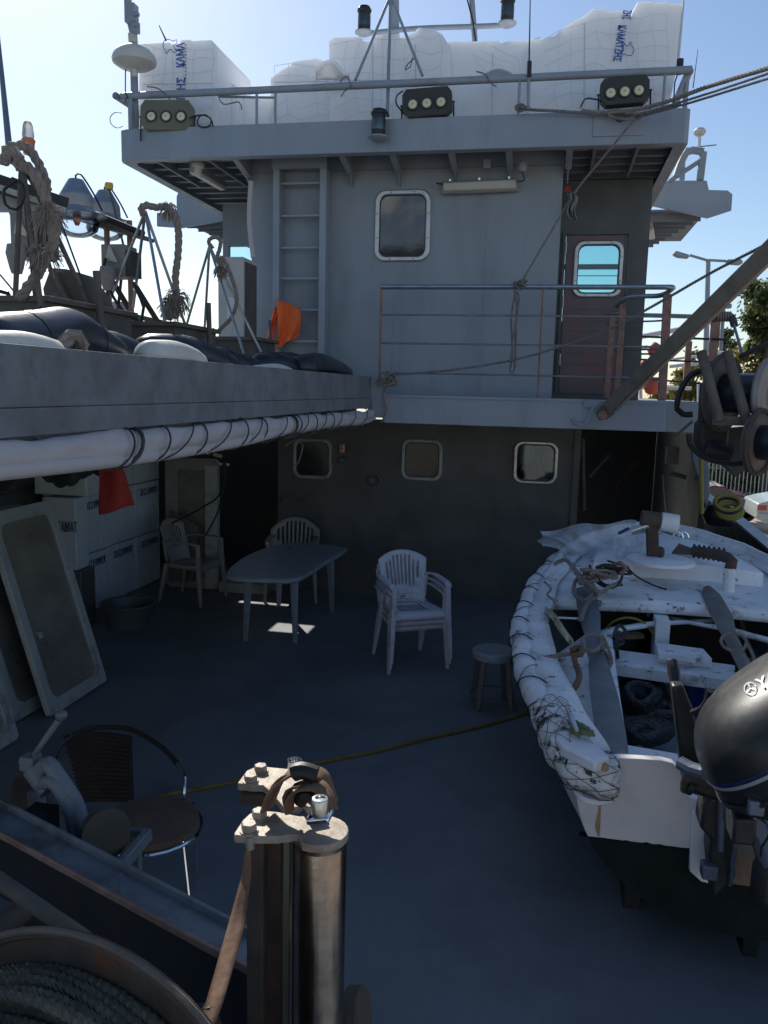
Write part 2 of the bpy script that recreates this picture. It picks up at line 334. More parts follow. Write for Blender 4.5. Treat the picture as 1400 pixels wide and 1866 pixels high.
# ------------------------------------------------------------------ setting
struct('deck', MB().grid(lambda u, v: V((-6.2 + 8.9 * u, -3 + 19 * v, 0)), 4, 8), 'deck')
struct('sea', MB().grid(lambda u, v: V((-900 + 903 * u, -300 + 1500 * v, -1.9)), 8, 8), 'sea', smooth=0)
struct('quay', MB().grid(lambda u, v: V((3.0 + 900 * u, -300 + 1500 * v, -1.25)), 8, 8), 'quay', smooth=0)
# hull sides of the ship below the bulwarks
t = thing('ship_hull', 'black bulwark and hull side of the ship right of the small boat', 'hull', (2.4, 5, 0))
a0, a1 = P(1400, 1002, X=2.35), P(1325, 938, X=2.35)
MB_b = MB().prism([(2.35, 3.0, 0), (2.35, 16, 0), (2.35, 16, a1.z + .05), (2.35, a1.y, a1.z), (2.35, a0.y, a0.z), (2.35, 3.0, a0.z - .22)], (.06, 0, 0))
obj('bulwark', MB_b, 'black_hull', t)
cp = MB(); ps = [(2.3, 3.0, a0.z - .22), (2.3, a0.y, a0.z), (2.3, a1.y, a1.z), (2.3, 16, a1.z + .05)]
for a, b in zip(ps, ps[1:]): cp.bar(V(a) + V((.10, 0, .02)), V(b) + V((.10, 0, .02)), .15, .03)
obj('cap_rail', cp, 'hull_grey_light', t)
obj('hull_side', MB().bx(2.42, 2.5, -3, 16, -2.2, -.01).bx(-6.4, -6.22, -3, 16, -2.2, 1.0), 'black_hull', t)
st = MB()
for y in (4.3, 5.6, 6.9, 8.2): st.prism([(2.33, y, 0), (2.1, y, 0), (2.30, y, .55), (2.33, y, .55)], (0, .02, 0))
obj('stiffener', st, 'black_hull', t)

# ------------------------------------------------------------------ the superstructure
XL, XR, YF = -3.16, .03, 8.6           # upper front wall
ZD, ZB, ZT = 2.345, 4.6, 4.89          # deck edge top, roof underside, roof top
hs = thing('wheelhouse', 'grey two storey wheelhouse with wide flat roof, railed deck and rounded windows', 'superstructure', (-1.5, 9.5, 0))
def hole_wall(y, x0, x1, z0, z1, holes, th=.08):      # wall in plane Y with rectangular holes
    mb = MB(); xs = sorted({x0, x1} | {h[0] for h in holes} | {h[1] for h in holes}); zs = sorted({z0, z1} | {h[2] for h in holes} | {h[3] for h in holes})
    for i in range(len(xs) - 1):
        for k in range(len(zs) - 1):
            cx, cz = (xs[i] + xs[i + 1]) / 2, (zs[k] + zs[k + 1]) / 2
            if any(h[0] < cx < h[1] and h[2] < cz < h[3] for h in holes): continue
            mb.bx(xs[i], xs[i + 1], y, y + th, zs[k], zs[k + 1])
    return mb
def wallmesh(y, x0, x1, z0, z1, holes, th=.08):
    """one clean sheet with holes, subdivided and very slightly buckled like welded plate"""
    mb = hole_wall(y, x0, x1, z0, z1, holes, th); return mb
uw = P(734, 412, Y=YF)                 # upper window centre
W1 = (uw.x - .25, uw.x + .25, uw.z - .31, uw.z + .31)
obj('upper_wall', wallmesh(YF, XL, XR, ZD + .002, ZB + .165, [W1]), 'hull_grey', hs)
obj('weld_seam', MB().bx(-1.62, -1.612, YF - .004, YF, ZD, 3.35).bx(-.70, -.692, YF - .004, YF, ZD, 4.0), 'hull_grey', hs)
# side walls of the upper house, wall set back on the right with the door, wall set back on the left
DY = 9.25
dl, dr = P(1032, 430, Y=DY).x, P(1146, 430, Y=DY).x
dt = P(1090, 428, Y=DY).z
dw = P(1090, 490, Y=DY - .03)
WD = (dw.x - .215, dw.x + .215, dw.z - .25, dw.z + .25)
obj('side_wall', MB().bx(XR - .08, XR, YF + .08, DY, ZD, ZB - .002), 'hull_grey', hs)
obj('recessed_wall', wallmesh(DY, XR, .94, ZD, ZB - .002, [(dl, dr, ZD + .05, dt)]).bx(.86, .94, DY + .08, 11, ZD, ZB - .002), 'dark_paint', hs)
lb = P(430, 400, Y=10.0)
obj('left_wall', MB().bx(XL, XL + .08, YF + .08, 10.0, ZD, ZB - .002).bx(-4.05, XL, 10.0, 10.08, ZD, 3.55).bx(-4.05, -3.98, 10.0, 10.08, 3.55, 4.1).bx(-3.45, XL, 10.0, 10.08, 3.55, 4.1).bx(-4.05, XL, 10.0, 10.08, 4.1, ZB - .002), 'hull_grey', hs)
g = MB().bx(-3.98, -3.45, 10.03, 10.035, 3.55, 4.1); obj('side_pane', g, 'glass_cyan', hs)
# far (bow side) wall with its row of tinted windows
obj('bow_wall', hole_wall(10.9, -3.3, 1.05, ZD, ZB - .002, [(-3.2, -2.7, 3.3, 4.42), (-2.5, -1.6, 3.3, 4.42), (-1.4, -.5, 3.3, 4.42), (-.3, 1.0, 3.3, 4.42)]), 'hull_grey', hs)
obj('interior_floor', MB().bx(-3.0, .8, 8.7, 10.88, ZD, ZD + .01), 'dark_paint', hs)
bp = obj('bow_window', MB().bx(-3.2, 1.0, 10.93, 10.935, 3.3, 4.42), 'glass_cyan', hs)
obj('window_bar', MB().bx(-.3, 1.0, 10.86, 10.9, 3.93, 3.99), 'black_metal', hs)
# made-up rods behind the upper pane, standing in for its reflected lines
it = MB()
for z in (3.72, 3.86, 3.98, 4.17): it.cyl((-3, 10.4, z), (-.2, 10.4, z + .03), .012, 6)
for x in (-2.4, -2.05, -1.8, -1.5): it.cyl((x, 10.4, 3.3), (x, 10.4, 4.5), .012, 6)
obj('reflection_rod', it, 'plastic_grey', hs)
# door
dr_ = obj('door', hole_wall(DY + .0, dl + .004, dr - .004, ZD + .055, dt - .004, [WD], .05), 'door_paint', hs)
rb = MB()
for z in [ZD + .25 + .115 * k for k in range(10)]: rb.bx(dl + .09, dr - .09, DY - .008, DY - .0005, z, z + .008)
rb.bx(dl + .012, dl + .03, DY - .01, DY - .0005, ZD + .06, dt - .02); rb.bx(dr - .03, dr - .012, DY - .01, DY - .0005, ZD + .06, dt - .02)
obj('door_moulding', rb, 'door_paint', dr_)
hg = MB()
for z in (2.7, 3.3, 3.85): hg.cyl((dl + .002, DY - .02, z), (dl + .002, DY - .02, z + .12), .014, 8)
obj('hinge', hg, 'rail_steel', dr_)
obj('handle', MB().tube(crs([(dr - .06, DY, 3.25), (dr - .06, DY - .06, 3.25), (dr - .16, DY - .06, 3.24)], .02), .01), 'rail_steel', dr_)
fr = MB()
for x in (dl - .03, dr + .0): fr.bx(x, x + .03, DY - .03, DY - .0005, ZD + .05, dt + .03)
fr.bx(dl - .0, dr - .0, DY - .03, DY - .0005, dt, dt + .03)
obj('door_frame', fr, 'dark_paint', hs)
def window(cx, cz, w_, h, y, parent, glass, r=.09, fw=.05, frame='window_frame', sc=1, bolts=True):
    o = [(cx + a, y - .03, cz + b) for a, b in rrect(w_, h, r, 6)]; i_ = [(cx + a, y - .03, cz + b) for a, b in rrect(w_ - 2 * fw, h - 2 * fw, r - fw * .6, 6)]
    f_ = obj('window', MB().ring(o, i_, (0, .045, 0)), frame, parent, bev=.012)
    ga = MB().prism([(a[0], y - .008, a[2]) for a in [(cx + p, 0, cz + q) for p, q in rrect(w_ - 2 * fw + .01, h - 2 * fw + .01, r - fw * .6, 6)]], (0, .006, 0))
    obj('pane', ga, glass, f_)
    # gasket hides the square hole behind the rounded frame
    o2 = [(cx + a, y - .012, cz + b) for a, b in rrect(w_ - .012, h - .012, r, 6)]; i2 = [(cx + a, y - .012, cz + b) for a, b in rrect(w_ - 2 * fw - .016, h - 2 * fw - .016, r - fw * .6, 6)]
    obj('gasket', MB().ring(o2, i2, (0, .011, 0)), 'cable', f_)
    if bolts:
        bm_ = MB()
        for p, q in ((-w_ / 2 + fw / 2, -.12), (-w_ / 2 + fw / 2, .12), (w_ / 2 - fw / 2, -.12), (w_ / 2 - fw / 2, .12), (-.12, h / 2 - fw / 2), (.12, h / 2 - fw / 2), (-.12, -h / 2 + fw / 2), (.12, -h / 2 + fw / 2)):
            bm_.cyl((cx + p, y - .036, cz + q), (cx + p, y - .028, cz + q), .006, 8)
        obj('bolt', bm_, 'rusty', f_)
    return f_
window(uw.x, uw.z, .575, .70, YF, hs, 'glass_dark', .11, .05)
window(dw.x, dw.z, .51, .58, DY, hs, 'glass_cyan', .10, .045)
# lower house
LY = 9.4
lx0, lx1 = P(507, 850, Y=LY).x, P(1053, 850, Y=LY).x
lw = [P(570, 836, Y=LY), P(769, 838, Y=LY), P(976, 843, Y=LY)]
LH = (lw[2].x - .19, lw[2].x + .19, lw[2].z - .19, lw[2].z + .19)
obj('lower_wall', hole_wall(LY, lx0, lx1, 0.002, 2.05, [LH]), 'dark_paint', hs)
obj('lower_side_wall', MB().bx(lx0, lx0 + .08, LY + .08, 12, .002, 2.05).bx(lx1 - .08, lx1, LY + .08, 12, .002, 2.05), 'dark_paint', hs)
for k, c in enumerate(lw): window(c.x, c.z, .475 if k != 2 else .49, .475 if k != 2 else .48, LY, hs, 'glass_black' if k != 2 else 'glass_smoke', .10, .04, 'window_frame' if k == 2 else 'aluminium')
cu = MB().grid(lambda u, v: V((LH[0] - .02 + .16 * u + .05 * v * u, LY + .07 + .02 * math.sin(9 * u), LH[3] - .26 * v * (1 - .5 * u))), 8, 6)
cu.grid(lambda u, v: V((LH[1] - .06 - .05 * math.sin(math.pi * v) + .1 * u, LY + .07, LH[3] - .04 - .3 * v)), 5, 6)
obj('reflection_sheet', cu, 'foam', hs)  # white sheets set behind the pane to stand in for a bright reflection
obj('reflection_sheet_orange', MB().grid(lambda u, v: V((LH[0] + .14 + .12 * u, LY + .16 + .015 * math.sin(12 * u), LH[3] - .18 - .3 * v)), 8, 4), 'orange_red', hs)  # orange sheet standing in for the coloured part of that reflection
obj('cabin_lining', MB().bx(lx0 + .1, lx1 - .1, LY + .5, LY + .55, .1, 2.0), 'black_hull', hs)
cp_ = P(1050, 900, Y=LY); obj('corner_post', MB().bx(lx1 - .05, lx1 + .02, LY - .03, LY - .002, .002, 2.05), 'dark_paint', hs)
# passage on the starboard side: dim far wall, pipes and brackets
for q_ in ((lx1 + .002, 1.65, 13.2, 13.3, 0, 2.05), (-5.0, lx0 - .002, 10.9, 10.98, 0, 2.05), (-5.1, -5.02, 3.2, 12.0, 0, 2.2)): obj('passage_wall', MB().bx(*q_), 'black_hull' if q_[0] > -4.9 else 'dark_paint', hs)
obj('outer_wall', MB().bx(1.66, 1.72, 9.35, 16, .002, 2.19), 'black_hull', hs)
obj('pipe_bracket', MB().bar(P(1215, 860, Y=9.9), P(1250, 870, Y=9.9), .05, .05), 'brown_iron', hs)
obj('upright_pipe', MB().cyl(P(1062, 800, Y=9.8), P(1064, 930, Y=9.8), .025), 'brown_iron', hs)
obj('slanting_plank', MB().bar(P(1075, 870, Y=10.8), P(1110, 830, Y=10.8), .12, .02), 'brown_iron', hs)
obj('valve_box', MB().box(P(1225, 830, Y=10.2), (.14, .1, .2)), 'box_grey', hs)
obj('loose_hose', MB().tube(crs([P(1120, 900, Y=11), P(1140, 870, Y=11), P(1150, 850, Y=11), P(1170, 840, Y=11)], .05), .03, 8), 'dark_wood', hs)
# deck slab with fascia and plating, reaching aft over the lower wall
dk = MB().bx(-1.575, 1.065, 8.0, 13, 2.07, ZD)
obj('deck_slab', MB().bx(-5.9, -4.45, 8.61, 11, 2.2, ZD - .004).bx(-4.45, -3.95, 8.61, 10.05, 2.2, ZD - .004).bx(-4.45, -3.95, 10.5, 11, 2.2, ZD - .004).bx(-3.95, -3.35, 8.61, 11, 2.2, ZD - .004).bx(-3.35, -1.58, 8.06, 11, 2.2, ZD - .004).bx(-1.58, .94, 8.04, 13.3, 2.2, ZD - .004).bx(.94, 1.72, 9.35, 14.5, 2.2, ZD - .004), 'hull_grey', hs)  # slab gap added to let sun patches through; middle run lengthened to block sun
obj('deck_fascia', MB().bx(-1.575, 1.065, 8.0, 8.03, 2.07, ZD), 'hull_grey_light', hs, bev=.006)
obj('deck_side_fascia', MB().bx(1.055, 1.085, 8.031, 8.9, 2.07, ZD).bx(1.086, 1.72, 9.32, 9.349, 2.02, ZD - .01), 'hull_grey', hs)
obj('fascia_lip', MB().bx(-1.575, 1.08, 7.985, 8.0, ZD - .02, ZD + .004), 'hull_grey_light', hs)
# roof: fascia ring with chamfered left corner, recessed soffit with ribs
RX0, RX1, RY0, RY1 = -4.36, 1.09, 8.0, 10.87
out = [(RX0 + .12, RY0), (RX1 - .04, RY0), (RX1, RY0 + .04), (RX1, RY1), (RX0, RY1), (RX0, RY0 + .12), (RX0 + .035, RY0 + .035)]
def inset(p, d): cx, cy = (RX0 + RX1) / 2, (RY0 + RY1) / 2; return [(x + (d if x < cx else -d), y + (d if y < cy else -d)) for x, y in p]
obj('roof_fascia', MB().ring([(x, y, ZB) for x, y in out], [(x, y, ZB) for x, y in inset(out, .03)], (0, 0, ZT - ZB)), 'hull_grey_light', hs, bev=.004)
obj('roof_plate', MB().bx(RX0 + .04, RX1 - .04, RY0 + .04, RY1 - .04, ZB + .17, ZB + .2), 'rib_grey', hs)
lp = MB().ring([(x, y, ZB + .0) for x, y in inset(out, .031)], [(x, y, ZB) for x, y in inset(out, .11)], (0, 0, .012)); obj('roof_flange', lp, 'hull_grey', hs)
rb = MB(); rb2 = MB()
y = 8.32
while y < 10.7:
    for b_, (xa, xb) in ((rb, (RX0 + .1, XL - .02)), (rb2, (XR + .0, RX1 - .1))): b_.bx(xa, xb, y, y + .015, ZB + .06, ZB + .17).bx(xa, xb, y - .025, y + .03, ZB + .05, ZB + .06)
    y += .27
for x in (-3.45, .30, .68, -4.0): (rb if x < -1 else rb2).bx(x - .012, x + .012, 8.1, 8.58 if XL < x < XR else 9.2, ZB + .01, ZB + .17)
obj('soffit_rib', rb, 'rib_grey', hs); obj('soffit_rib', rb2, 'rib_grey', hs)
for px in (425, 620, 712, 820, 925, 1036):
    x = P(px, 290, Y=8.1).x
    b = MB().prism([(x, 8.06, ZB + .17), (x, 8.06, ZB + .03), (x, 8.45, ZB - .07), (x, YF - .002, ZB - .18), (x, YF - .002, ZB + .17)], (.014, 0, 0)).bar((x + .007, 8.06, ZB + .03), (x + .007, 8.5, ZB - .07), .06, .012)
    obj('roof_bracket', b, 'hull_grey', hs)
obj('upper_trim', MB().bx(XL, XR, YF - .004, YF - .0005, ZB - .012, ZB - .002), 'rib_grey', hs)
# panel bolted on the fascia at right
q0, q1 = P(1083, 200, Y=7.99), P(1172, 246, Y=7.99)
pb = obj('doubler_plate', MB().bx(q0.x, q1.x, 7.988, 7.999, q1.z, q0.z), 'hull_grey_light', hs, bev=.002)
b = MB()
for k in range(4): b.cyl((q0.x + .05 + k * .115, 7.983, q1.z + .05), (q0.x + .05 + k * .115, 7.99, q1.z + .05), .011, 8)
obj('bolt', b, 'hull_grey_light', pb)
obj('eye_ring', MB().tube([P(1130 + 9 * math.cos(a), 212 + 9 * math.sin(a), Y=7.97) for a in [k * math.pi / 8 for k in range(16)]], .007, 6, True), 'rusty', pb)
# forward visor wings
wr = MB()
yv = 11.2
pr = [P(1178, 372, Y=yv), P(1186, 340, Y=yv), P(1219, 329, Y=yv), P(1288, 329, Y=yv), P(1292, 346, Y=yv), P(1326, 347, Y=yv), P(1335, 354, Y=yv), P(1333, 383, Y=yv), P(1290, 397, Y=yv)]
obj('wing', MB().prism(pr, (0, .05, 0)), 'hull_grey_light', hs)
pz = pr[-1].z
obj('wing_soffit', MB().bx(.94, pr[-1].x, yv + .06, yv + 2.2, pz + .1, pz + .12), 'rib_grey', hs)
r2 = MB()
for k in range(8): r2.bx(.95, pr[-1].x - .05 - k * .05, yv + .2 + k * .27, yv + .22 + k * .27, pz + .0, pz + .1)
obj('wing_rib', r2, 'rib_grey', hs)
pl = [P(286, 412, Y=yv), P(286, 388, Y=yv), P(322, 385, Y=yv), P(322, 358, Y=yv), P(330, 340, Y=yv), P(400, 350, Y=yv), P(425, 399, Y=yv), P(330, 415, Y=yv)]
obj('wing', MB().prism(pl, (0, .05, 0)), 'hull_grey_light', hs)
obj('wing_soffit', MB().bx(pl[-1].x - .1, -4.06, yv + .06, yv + 2.2, pz + .1, pz + .12), 'rib_grey', hs)
r2 = MB()
for k in range(8): r2.bx(pl[-1].x + k * .05, -4.06, yv + .2 + k * .27, yv + .22 + k * .27, pz + .0, pz + .1)
obj('wing_rib', r2, 'rib_grey', hs)
obj('wing_rail', MB().tube(crs([P(1232, 322, Y=yv), P(1252, 277, Y=yv), P(1282, 277, Y=yv)], .05), .045).tube([P(1282, 277, Y=yv), P(1276, 328, Y=yv)], .045).tube([P(1243, 328, Y=yv + .2), P(1244, 290, Y=yv + .2)], .035).tube([P(1220, 330, Y=yv), P(1280, 290, Y=yv)], .03), 'hull_grey', hs)

# ------------------------------------------------------------------ roof rail
rt = thing('roof_railing', 'grey pipe railing along the edge of the wheelhouse roof in front of the white foam', 'railing', (-1.6, 8.05, ZT))
zr = 5.21
rl = [(RX0 + .0, 10.8, zr), (RX0 - .0, 8.25, zr), (RX0 + .0, 8.08, zr), (RX0 + .06, 8.04, zr), (-3.2, 8.04, zr), (-1, 8.04, zr), (.9, 8.04, zr), (1.02, 8.04, zr), (1.06, 8.1, zr), (1.06, 8.3, zr), (1.06, 10.8, zr)]
obj('top_rail', MB().tube(crs(rl, .06), .034, 12), 'hull_grey_light', rt)
for px in (238, 468, 502, 945, 1208):
    x = P(px, 200, Y=8.04).x; obj('post', MB().cyl((x, 8.04, ZT - .03), (x, 8.04, zr), .013 if px > 300 else .025, 10), 'hull_grey_light', rt)
x = P(1240, 180, Y=8.04).x
obj('post', MB().bar((1.05, 8.12, ZT - .1), (1.05, 8.1, zr), .1, .03, (1, 0, 0)).bar((.93, 8.05, ZT - .1), (1.03, 8.08, zr - .05), .06, .03, (1, 0, 0)), 'hull_grey_light', rt)
obj('gate_frame', MB().tube([P(400, 176, Y=8.1), P(502, 178, Y=8.1)], .012), 'hull_grey_light', rt)

# ------------------------------------------------------------------ deck railing
dt_ = thing('deck_railing', 'steel pipe railing with three lower bars on the upper deck edge', 'railing', (-.3, 8.0, ZD))
zh = 3.37
obj('top_rail', MB().tube(crs([(-1.63, 8.02, zh), (-1, 8.02, zh), (1.0, 8.02, zh), (1.045, 8.03, zh), (1.06, 8.08, zh), (1.0, 8.5, zh - .02), (.72, 8.55, zh - .03), (.62, 8.75, zh - .1)], .04), .024, 10), 'rail_steel', dt_)
for py in (575, 628, 683):
    z = P(900, py, Y=8.02).z; obj('rail_bar', MB().tube([(-1.63, 8.02, z), (1.0, 8.02, z)], .009, 6), 'rail_steel', dt_)
    obj('rail_bar', MB().tube(crs([(1.0, 8.02, z), (1.05, 8.4, z), (.75, 8.62, z), (.55, 8.9, z)], .1), .009, 6), 'rail_steel', dt_)
obj('post', MB().cyl((-1.63, 8.02, 2.5), (-1.63, 8.02, zh), .013, 8), 'rust_wood', dt_)
obj('post', MB().cyl((-.1, 8.02, ZD), (-.1, 8.02, zh), .009, 8), 'rust_wood', dt_)
for a, b, w_ in (((1217, 536), (1206, 730), .075), ((1135, 555), (1124, 716), .06), ((1117, 574), (1105, 726), .06)):
    y = 8.04 if a[0] > 1200 else 8.6
    obj('post', MB().bar(P(*a, Y=y), P(*b, Y=y), w_, .045, (0, 1, 0)), 'rust_wood', dt_, bev=.006)

# ladder on the wall
ld = thing('wall_ladder', 'grey steel ladder fixed upright to the wheelhouse wall, left of the upper window', 'ladder', (P(545, 500, Y=8.5).x, 8.5, ZD))
xa, xb = P(504, 480, Y=8.45).x, P(588, 480, Y=8.45).x
for x in (xa, xb): obj('stile', MB().bx(x - .035, x + .035, 8.43, YF - .004, ZD, ZB - .01), 'hull_grey_light', ld, bev=.004)
for py in (335, 394, 452, 508, 565, 622):
    z = P(545, py, Y=8.5).z; obj('rung', MB().bx(xa + .036, xb - .036, 8.47, 8.51, z - .012, z + .012), 'hull_grey_light', ld, bev=.004)
obj('top_plate', MB().bx(xa - .04, xb + .04, 8.41, 8.44, ZB - .02, ZB + .1), 'hull_grey', ld)

# added vessel behind the camera, unseen: there for pane reflections and bounced daylight
nb_ = thing('bounce_vessel', 'unseen pale hulled vessel added astern to bounce light and mirror in the wheelhouse panes', 'vessel', (0, -12, -1.9))
obj('hull', MB().prism([(-13, -12, -1.9), (13, -12, -1.9), (13, -12, 1.6), (-13, -12, 2.4)], (0, -4, 0)), 'cream', nb_)
obj('deckhouse', MB().bx(-8, 7, -14, -13, 1.9, 5.2), 'cream', nb_)
for x in (-6, -2.5, 1, 4.5): obj('window', MB().bx(x, x + 1.6, -12.99, -12.96, 3.4, 4.4), 'glass_dark', nb_)
mm_ = MB()
for x in (-9, -3, 3.5, 8): mm_.cyl((x, -12.5, 1), (x + .3, -12.5, 11), .12, 8)
for z in (2.9, 3.3, 3.7): mm_.cyl((-12, -12.1, z), (12, -12.1, z), .04, 6)
mm_.cyl((-9, -12.5, 8), (3, -12.5, 10), .08, 6).cyl((8, -12.5, 10), (-3, -12.5, 3), .05, 6)
for a, b, r in (((-8, -12.4, 6.6), (-2.5, -12.4, 7.1), .05), ((-8, -12.4, 7.6), (-2.5, -12.4, 7.3), .04), ((-7, -12.4, 6), (-5.2, -12.4, 9.5), .05), ((-5.6, -12.4, 6), (-4.2, -12.4, 8.6), .04), ((-6.2, -12.4, 7.4), (-4.2, -12.4, 8.9), .04), ((-5, -12.4, 6), (-5, -12.4, 10), .05)): mm_.cyl(a, b, r, 6)
mm_.bx(-6.6, -5.4, -12.6, -12.5, 8.6, 9.3)
obj('mast', mm_, 'white_pipe', nb_)
obj('dark_reflected_block', MB().cyl((-7, -12.9, 6.4), (-3.6, -12.9, 6.6), .9, 18), 'black_hull', nb_)  # dark block added only for the upper pane to mirror
# ================================================================== ON THE ROOF
def rough_poly(pts, Y, depth, amp=.012, seg=.11):
    """upright block with the given front outline, its edge slightly ragged"""
    o = []
    n = len(pts)
    for i in range(n):
        a, b = P(*pts[i], Y=Y), P(*pts[(i + 1) % n], Y=Y); m = max(1, int((b - a).length / seg))
        for k in range(m):
            p = a.lerp(b, k / m); top = a.z > 5.2 and b.z > 5.2
            if top and k and abs((b - a).x) > .12:
                st_ = random.choice((0, 0, 0, -.02, -.035, .015)) * amp / .012; o += [V((p.x - .004, Y, o[-1].z if len(o) else p.z)), V((p.x + .004, Y, p.z + st_))] if (b - a).x > 0 else [V((p.x + .004, Y, o[-1].z)), V((p.x - .004, Y, p.z + st_))]
            else: o.append(V((p.x, Y, p.z)))
    return MB().prism(o, (0, depth, 0))
def foam(name, label, pts, Y, depth, grp='white foam stacks on the wheelhouse roof', amp=.012):
    o = tag(obj(name, rough_poly(pts, Y, depth, amp), 'foam', origin=P(*pts[0], Y=Y), smooth=0, bev=.01), label, 'foam stack', grp)
    xs = [a[0] for a in pts]; ys = [a[1] for a in pts]; x0, x1, y1 = min(xs), max(xs), max(ys); rd = random.Random(int(x0)); n_ = max(1, int((x1 - x0) / 75))
    for k in range(1, n_):
        xk = x0 + (x1 - x0) * k / n_ + rd.uniform(-8, 8); yt = min(ys) + 22 + rd.uniform(0, 14); obj('joint', MB().bar(P(xk, y1 - 4, Y=Y - .001), P(xk + rd.uniform(-3, 3), yt, Y=Y - .001), .007, .004, (0, 1, 0)), 'joint', o)
    if x1 - x0 > 90 and y1 - min(ys) > 90: obj('joint', MB().bar(P(x0 + 8, y1 - 78, Y=Y - .001), P(x1 - 8, y1 - 80, Y=Y - .001), .007, .004, (0, 1, 0)), 'joint', o)
    return o
fl = foam('foam_stack', 'tall white foam block with blue lettering at the left end of the roof', [(252, 232), (254, 80), (385, 72), (395, 84), (396, 232)], 8.35, 1.0)
pen = MB()
def logo(mb, ox, oy, sx, ang, Y, r=.004):     # small outline bird beside the lettering
    pts = [(0, 0), (4, -6), (12, -8), (20, -5), (22, 3), (20, 10), (24, 16), (18, 18), (12, 12), (6, 16), (2, 20), (-2, 16), (4, 8), (0, 4), (-6, 3), (-4, -1)]
    ca, sa = math.cos(R(ang)), math.sin(R(ang))
    q = [P(ox + sx * (x * ca - y * sa), oy + sx * (x * sa + y * ca), Y=Y) for x, y in pts]
    mb.tube(crs(q, .02, True), r, 4, True)
def lettering(txt, px, py, hpx, Y, up=True, lpx=60, name='printed_text', par=None, m='print_blue'):
    sc = (P(px, py - 100, Y=Y) - P(px, py, Y=Y)).length / 100
    t_ = text_mesh(txt, hpx * sc * 1.38, .001, .003)
    mx_ = max(a.x for a in t_.v)
    for a in t_.v: a.x *= lpx * sc / mx_
    place(t_, P(px, py, Y=Y), V((.02, 0, 1)) if up else V((-.10, 0, -1)), V((-1, 0, .02)) if up else V((1, 0, -.1)))
    return obj(name, t_, m, par)
lettering('ΚΑΜΑΤΖΗΣ', 337, 234, 17, 8.343, lpx=93, par=fl)
lettering('ΚΑΜΑ', 336, 123, 17, 8.343, lpx=46, par=fl)
logo(pen, 303, 92, .95, -80, 8.343); obj('printed_logo', pen, 'print_blue', fl)
ml = MB()
for k in range(11): c = P(338.5 + .3 * (k % 2), 82 + 6.0 * k, Y=8.343); ml.box(c, (.012, .002, .012))
obj('small_print', ml, 'print_blue', fl)
foam('foam_stack', 'white foam block set back beside the lettered left block', [(397, 230), (397, 86), (414, 112), (418, 148), (432, 158), (437, 230)], 8.75, .6)
foam('foam_stack', 'low run of white foam visible under the pipe rail between the left and middle stacks', [(395, 232), (395, 172), (470, 180), (500, 170), (500, 228)], 8.9, .4)
foam('foam_stack', 'stepped white foam pile, lower than the middle stack on its left side', [(493, 228), (493, 142), (512, 128), (530, 118), (532, 112), (560, 108), (576, 106), (600, 112), (640, 228)], 8.7, .7)
foam('foam_stack', 'wide white foam block with ragged top behind the pipe tripod', [(600, 225), (599, 74), (608, 68), (640, 67), (700, 62), (757, 58), (763, 50), (790, 52), (806, 62), (818, 82), (830, 224)], 8.55, .9, amp=.016)
foam('foam_stack', 'flat topped white foam block right of the middle stack', [(808, 222), (812, 76), (935, 74), (985, 66), (990, 216)], 8.62, .9)
fw = foam('foam_stack', 'rising white foam block with tilted blue lettering near the right end of the roof', [(965, 216), (966, 72), (1010, 66), (1040, 42), (1066, 28), (1082, 15), (1110, 19), (1150, 20), (1172, 215)], 8.45, 1.0)
fr_ = foam('foam_stack', 'tallest white foam block at the right end of the roof by the black whip base', [(1150, 208), (1152, 22), (1163, 3), (1246, 6), (1240, 90), (1218, 203)], 8.47, .9)
lettering('ΚΑΜΑΤΖΗΣ', 1128, 45, 15, 8.44, up=False, lpx=67, par=fw)
lettering('ΖΗΣ', 1137, 18, 15, 8.44, up=False, lpx=17, par=fw)
lettering('ΚΑΜ', 1121, 128, 15, 8.44, up=False, lpx=26, par=fw)
pen = MB(); logo(pen, 1150, 82, .9, 100, 8.44); obj('printed_logo', pen, 'print_blue', fw)
# loose sheet of film lying over the foam and white lumps on the rail
single('plastic_sheet', MB().grid(lambda u, v: P(575 + 62 * u, 143 - 26 * math.sin(math.pi * min(1, u * 1.1 + .05)) * (1 - v) + 6 * v - 6, Y=8.12 + .3 * v), 12, 6), 'foam', 'crumpled white foam sheet lying on the pipe rail left of the tripod', 'sheet', solid=.03)
single('plastic_sheet', MB().grid(lambda u, v: P(875 + 70 * u, 140 - 17 * math.sin(math.pi * min(1, u * 1.0 + .02)) * (1 - v), Y=8.12 + .3 * v), 12, 6), 'foam', 'flat white foam sheet lying on the pipe rail left of the whip aerial', 'sheet', solid=.02)
# nets stretched over the foam
def net(label, x0, x1, top, bot, Y, nx, ny, m='net_line', r=.002):
    mb = MB(); g = {}
    for i in range(nx + 1):
        for j in range(ny + 1):
            u, v = i / nx, j / ny; px = x0 + (x1 - x0) * u + random.uniform(-5, 5); ty = top(px); py = ty + (bot - ty) * v + 9 * math.sin(3.1 * u * math.pi + 2) * v + random.uniform(-6, 6)
            g[i, j] = P(px, py, Y=Y - .02 * random.random())
    for i in range(nx + 1):
        if random.random() < .8: mb.tube([g[i, j] for j in range(ny + 1)], r, 4)
    for j in range(ny + 1): mb.tube([g[i, j] for i in range(nx + 1)], r, 4)
    return single('cargo_net', mb, m, label, 'net', 'nets stretched over the foam')
net('thin grey net stretched over the lettered foam at the left end of the roof', 262, 388, lambda x: 86, 228, 8.32, 7, 6)
net('thin grey net over the ragged middle foam behind the tripod', 608, 806, lambda x: 76 if x < 760 else 68, 215, 8.52, 9, 5)
net('thin grey net over the rising right hand foam', 990, 1215, lambda x: 74 - .42 * (x - 990) if x < 1090 else 30, 205, 8.41, 9, 6)
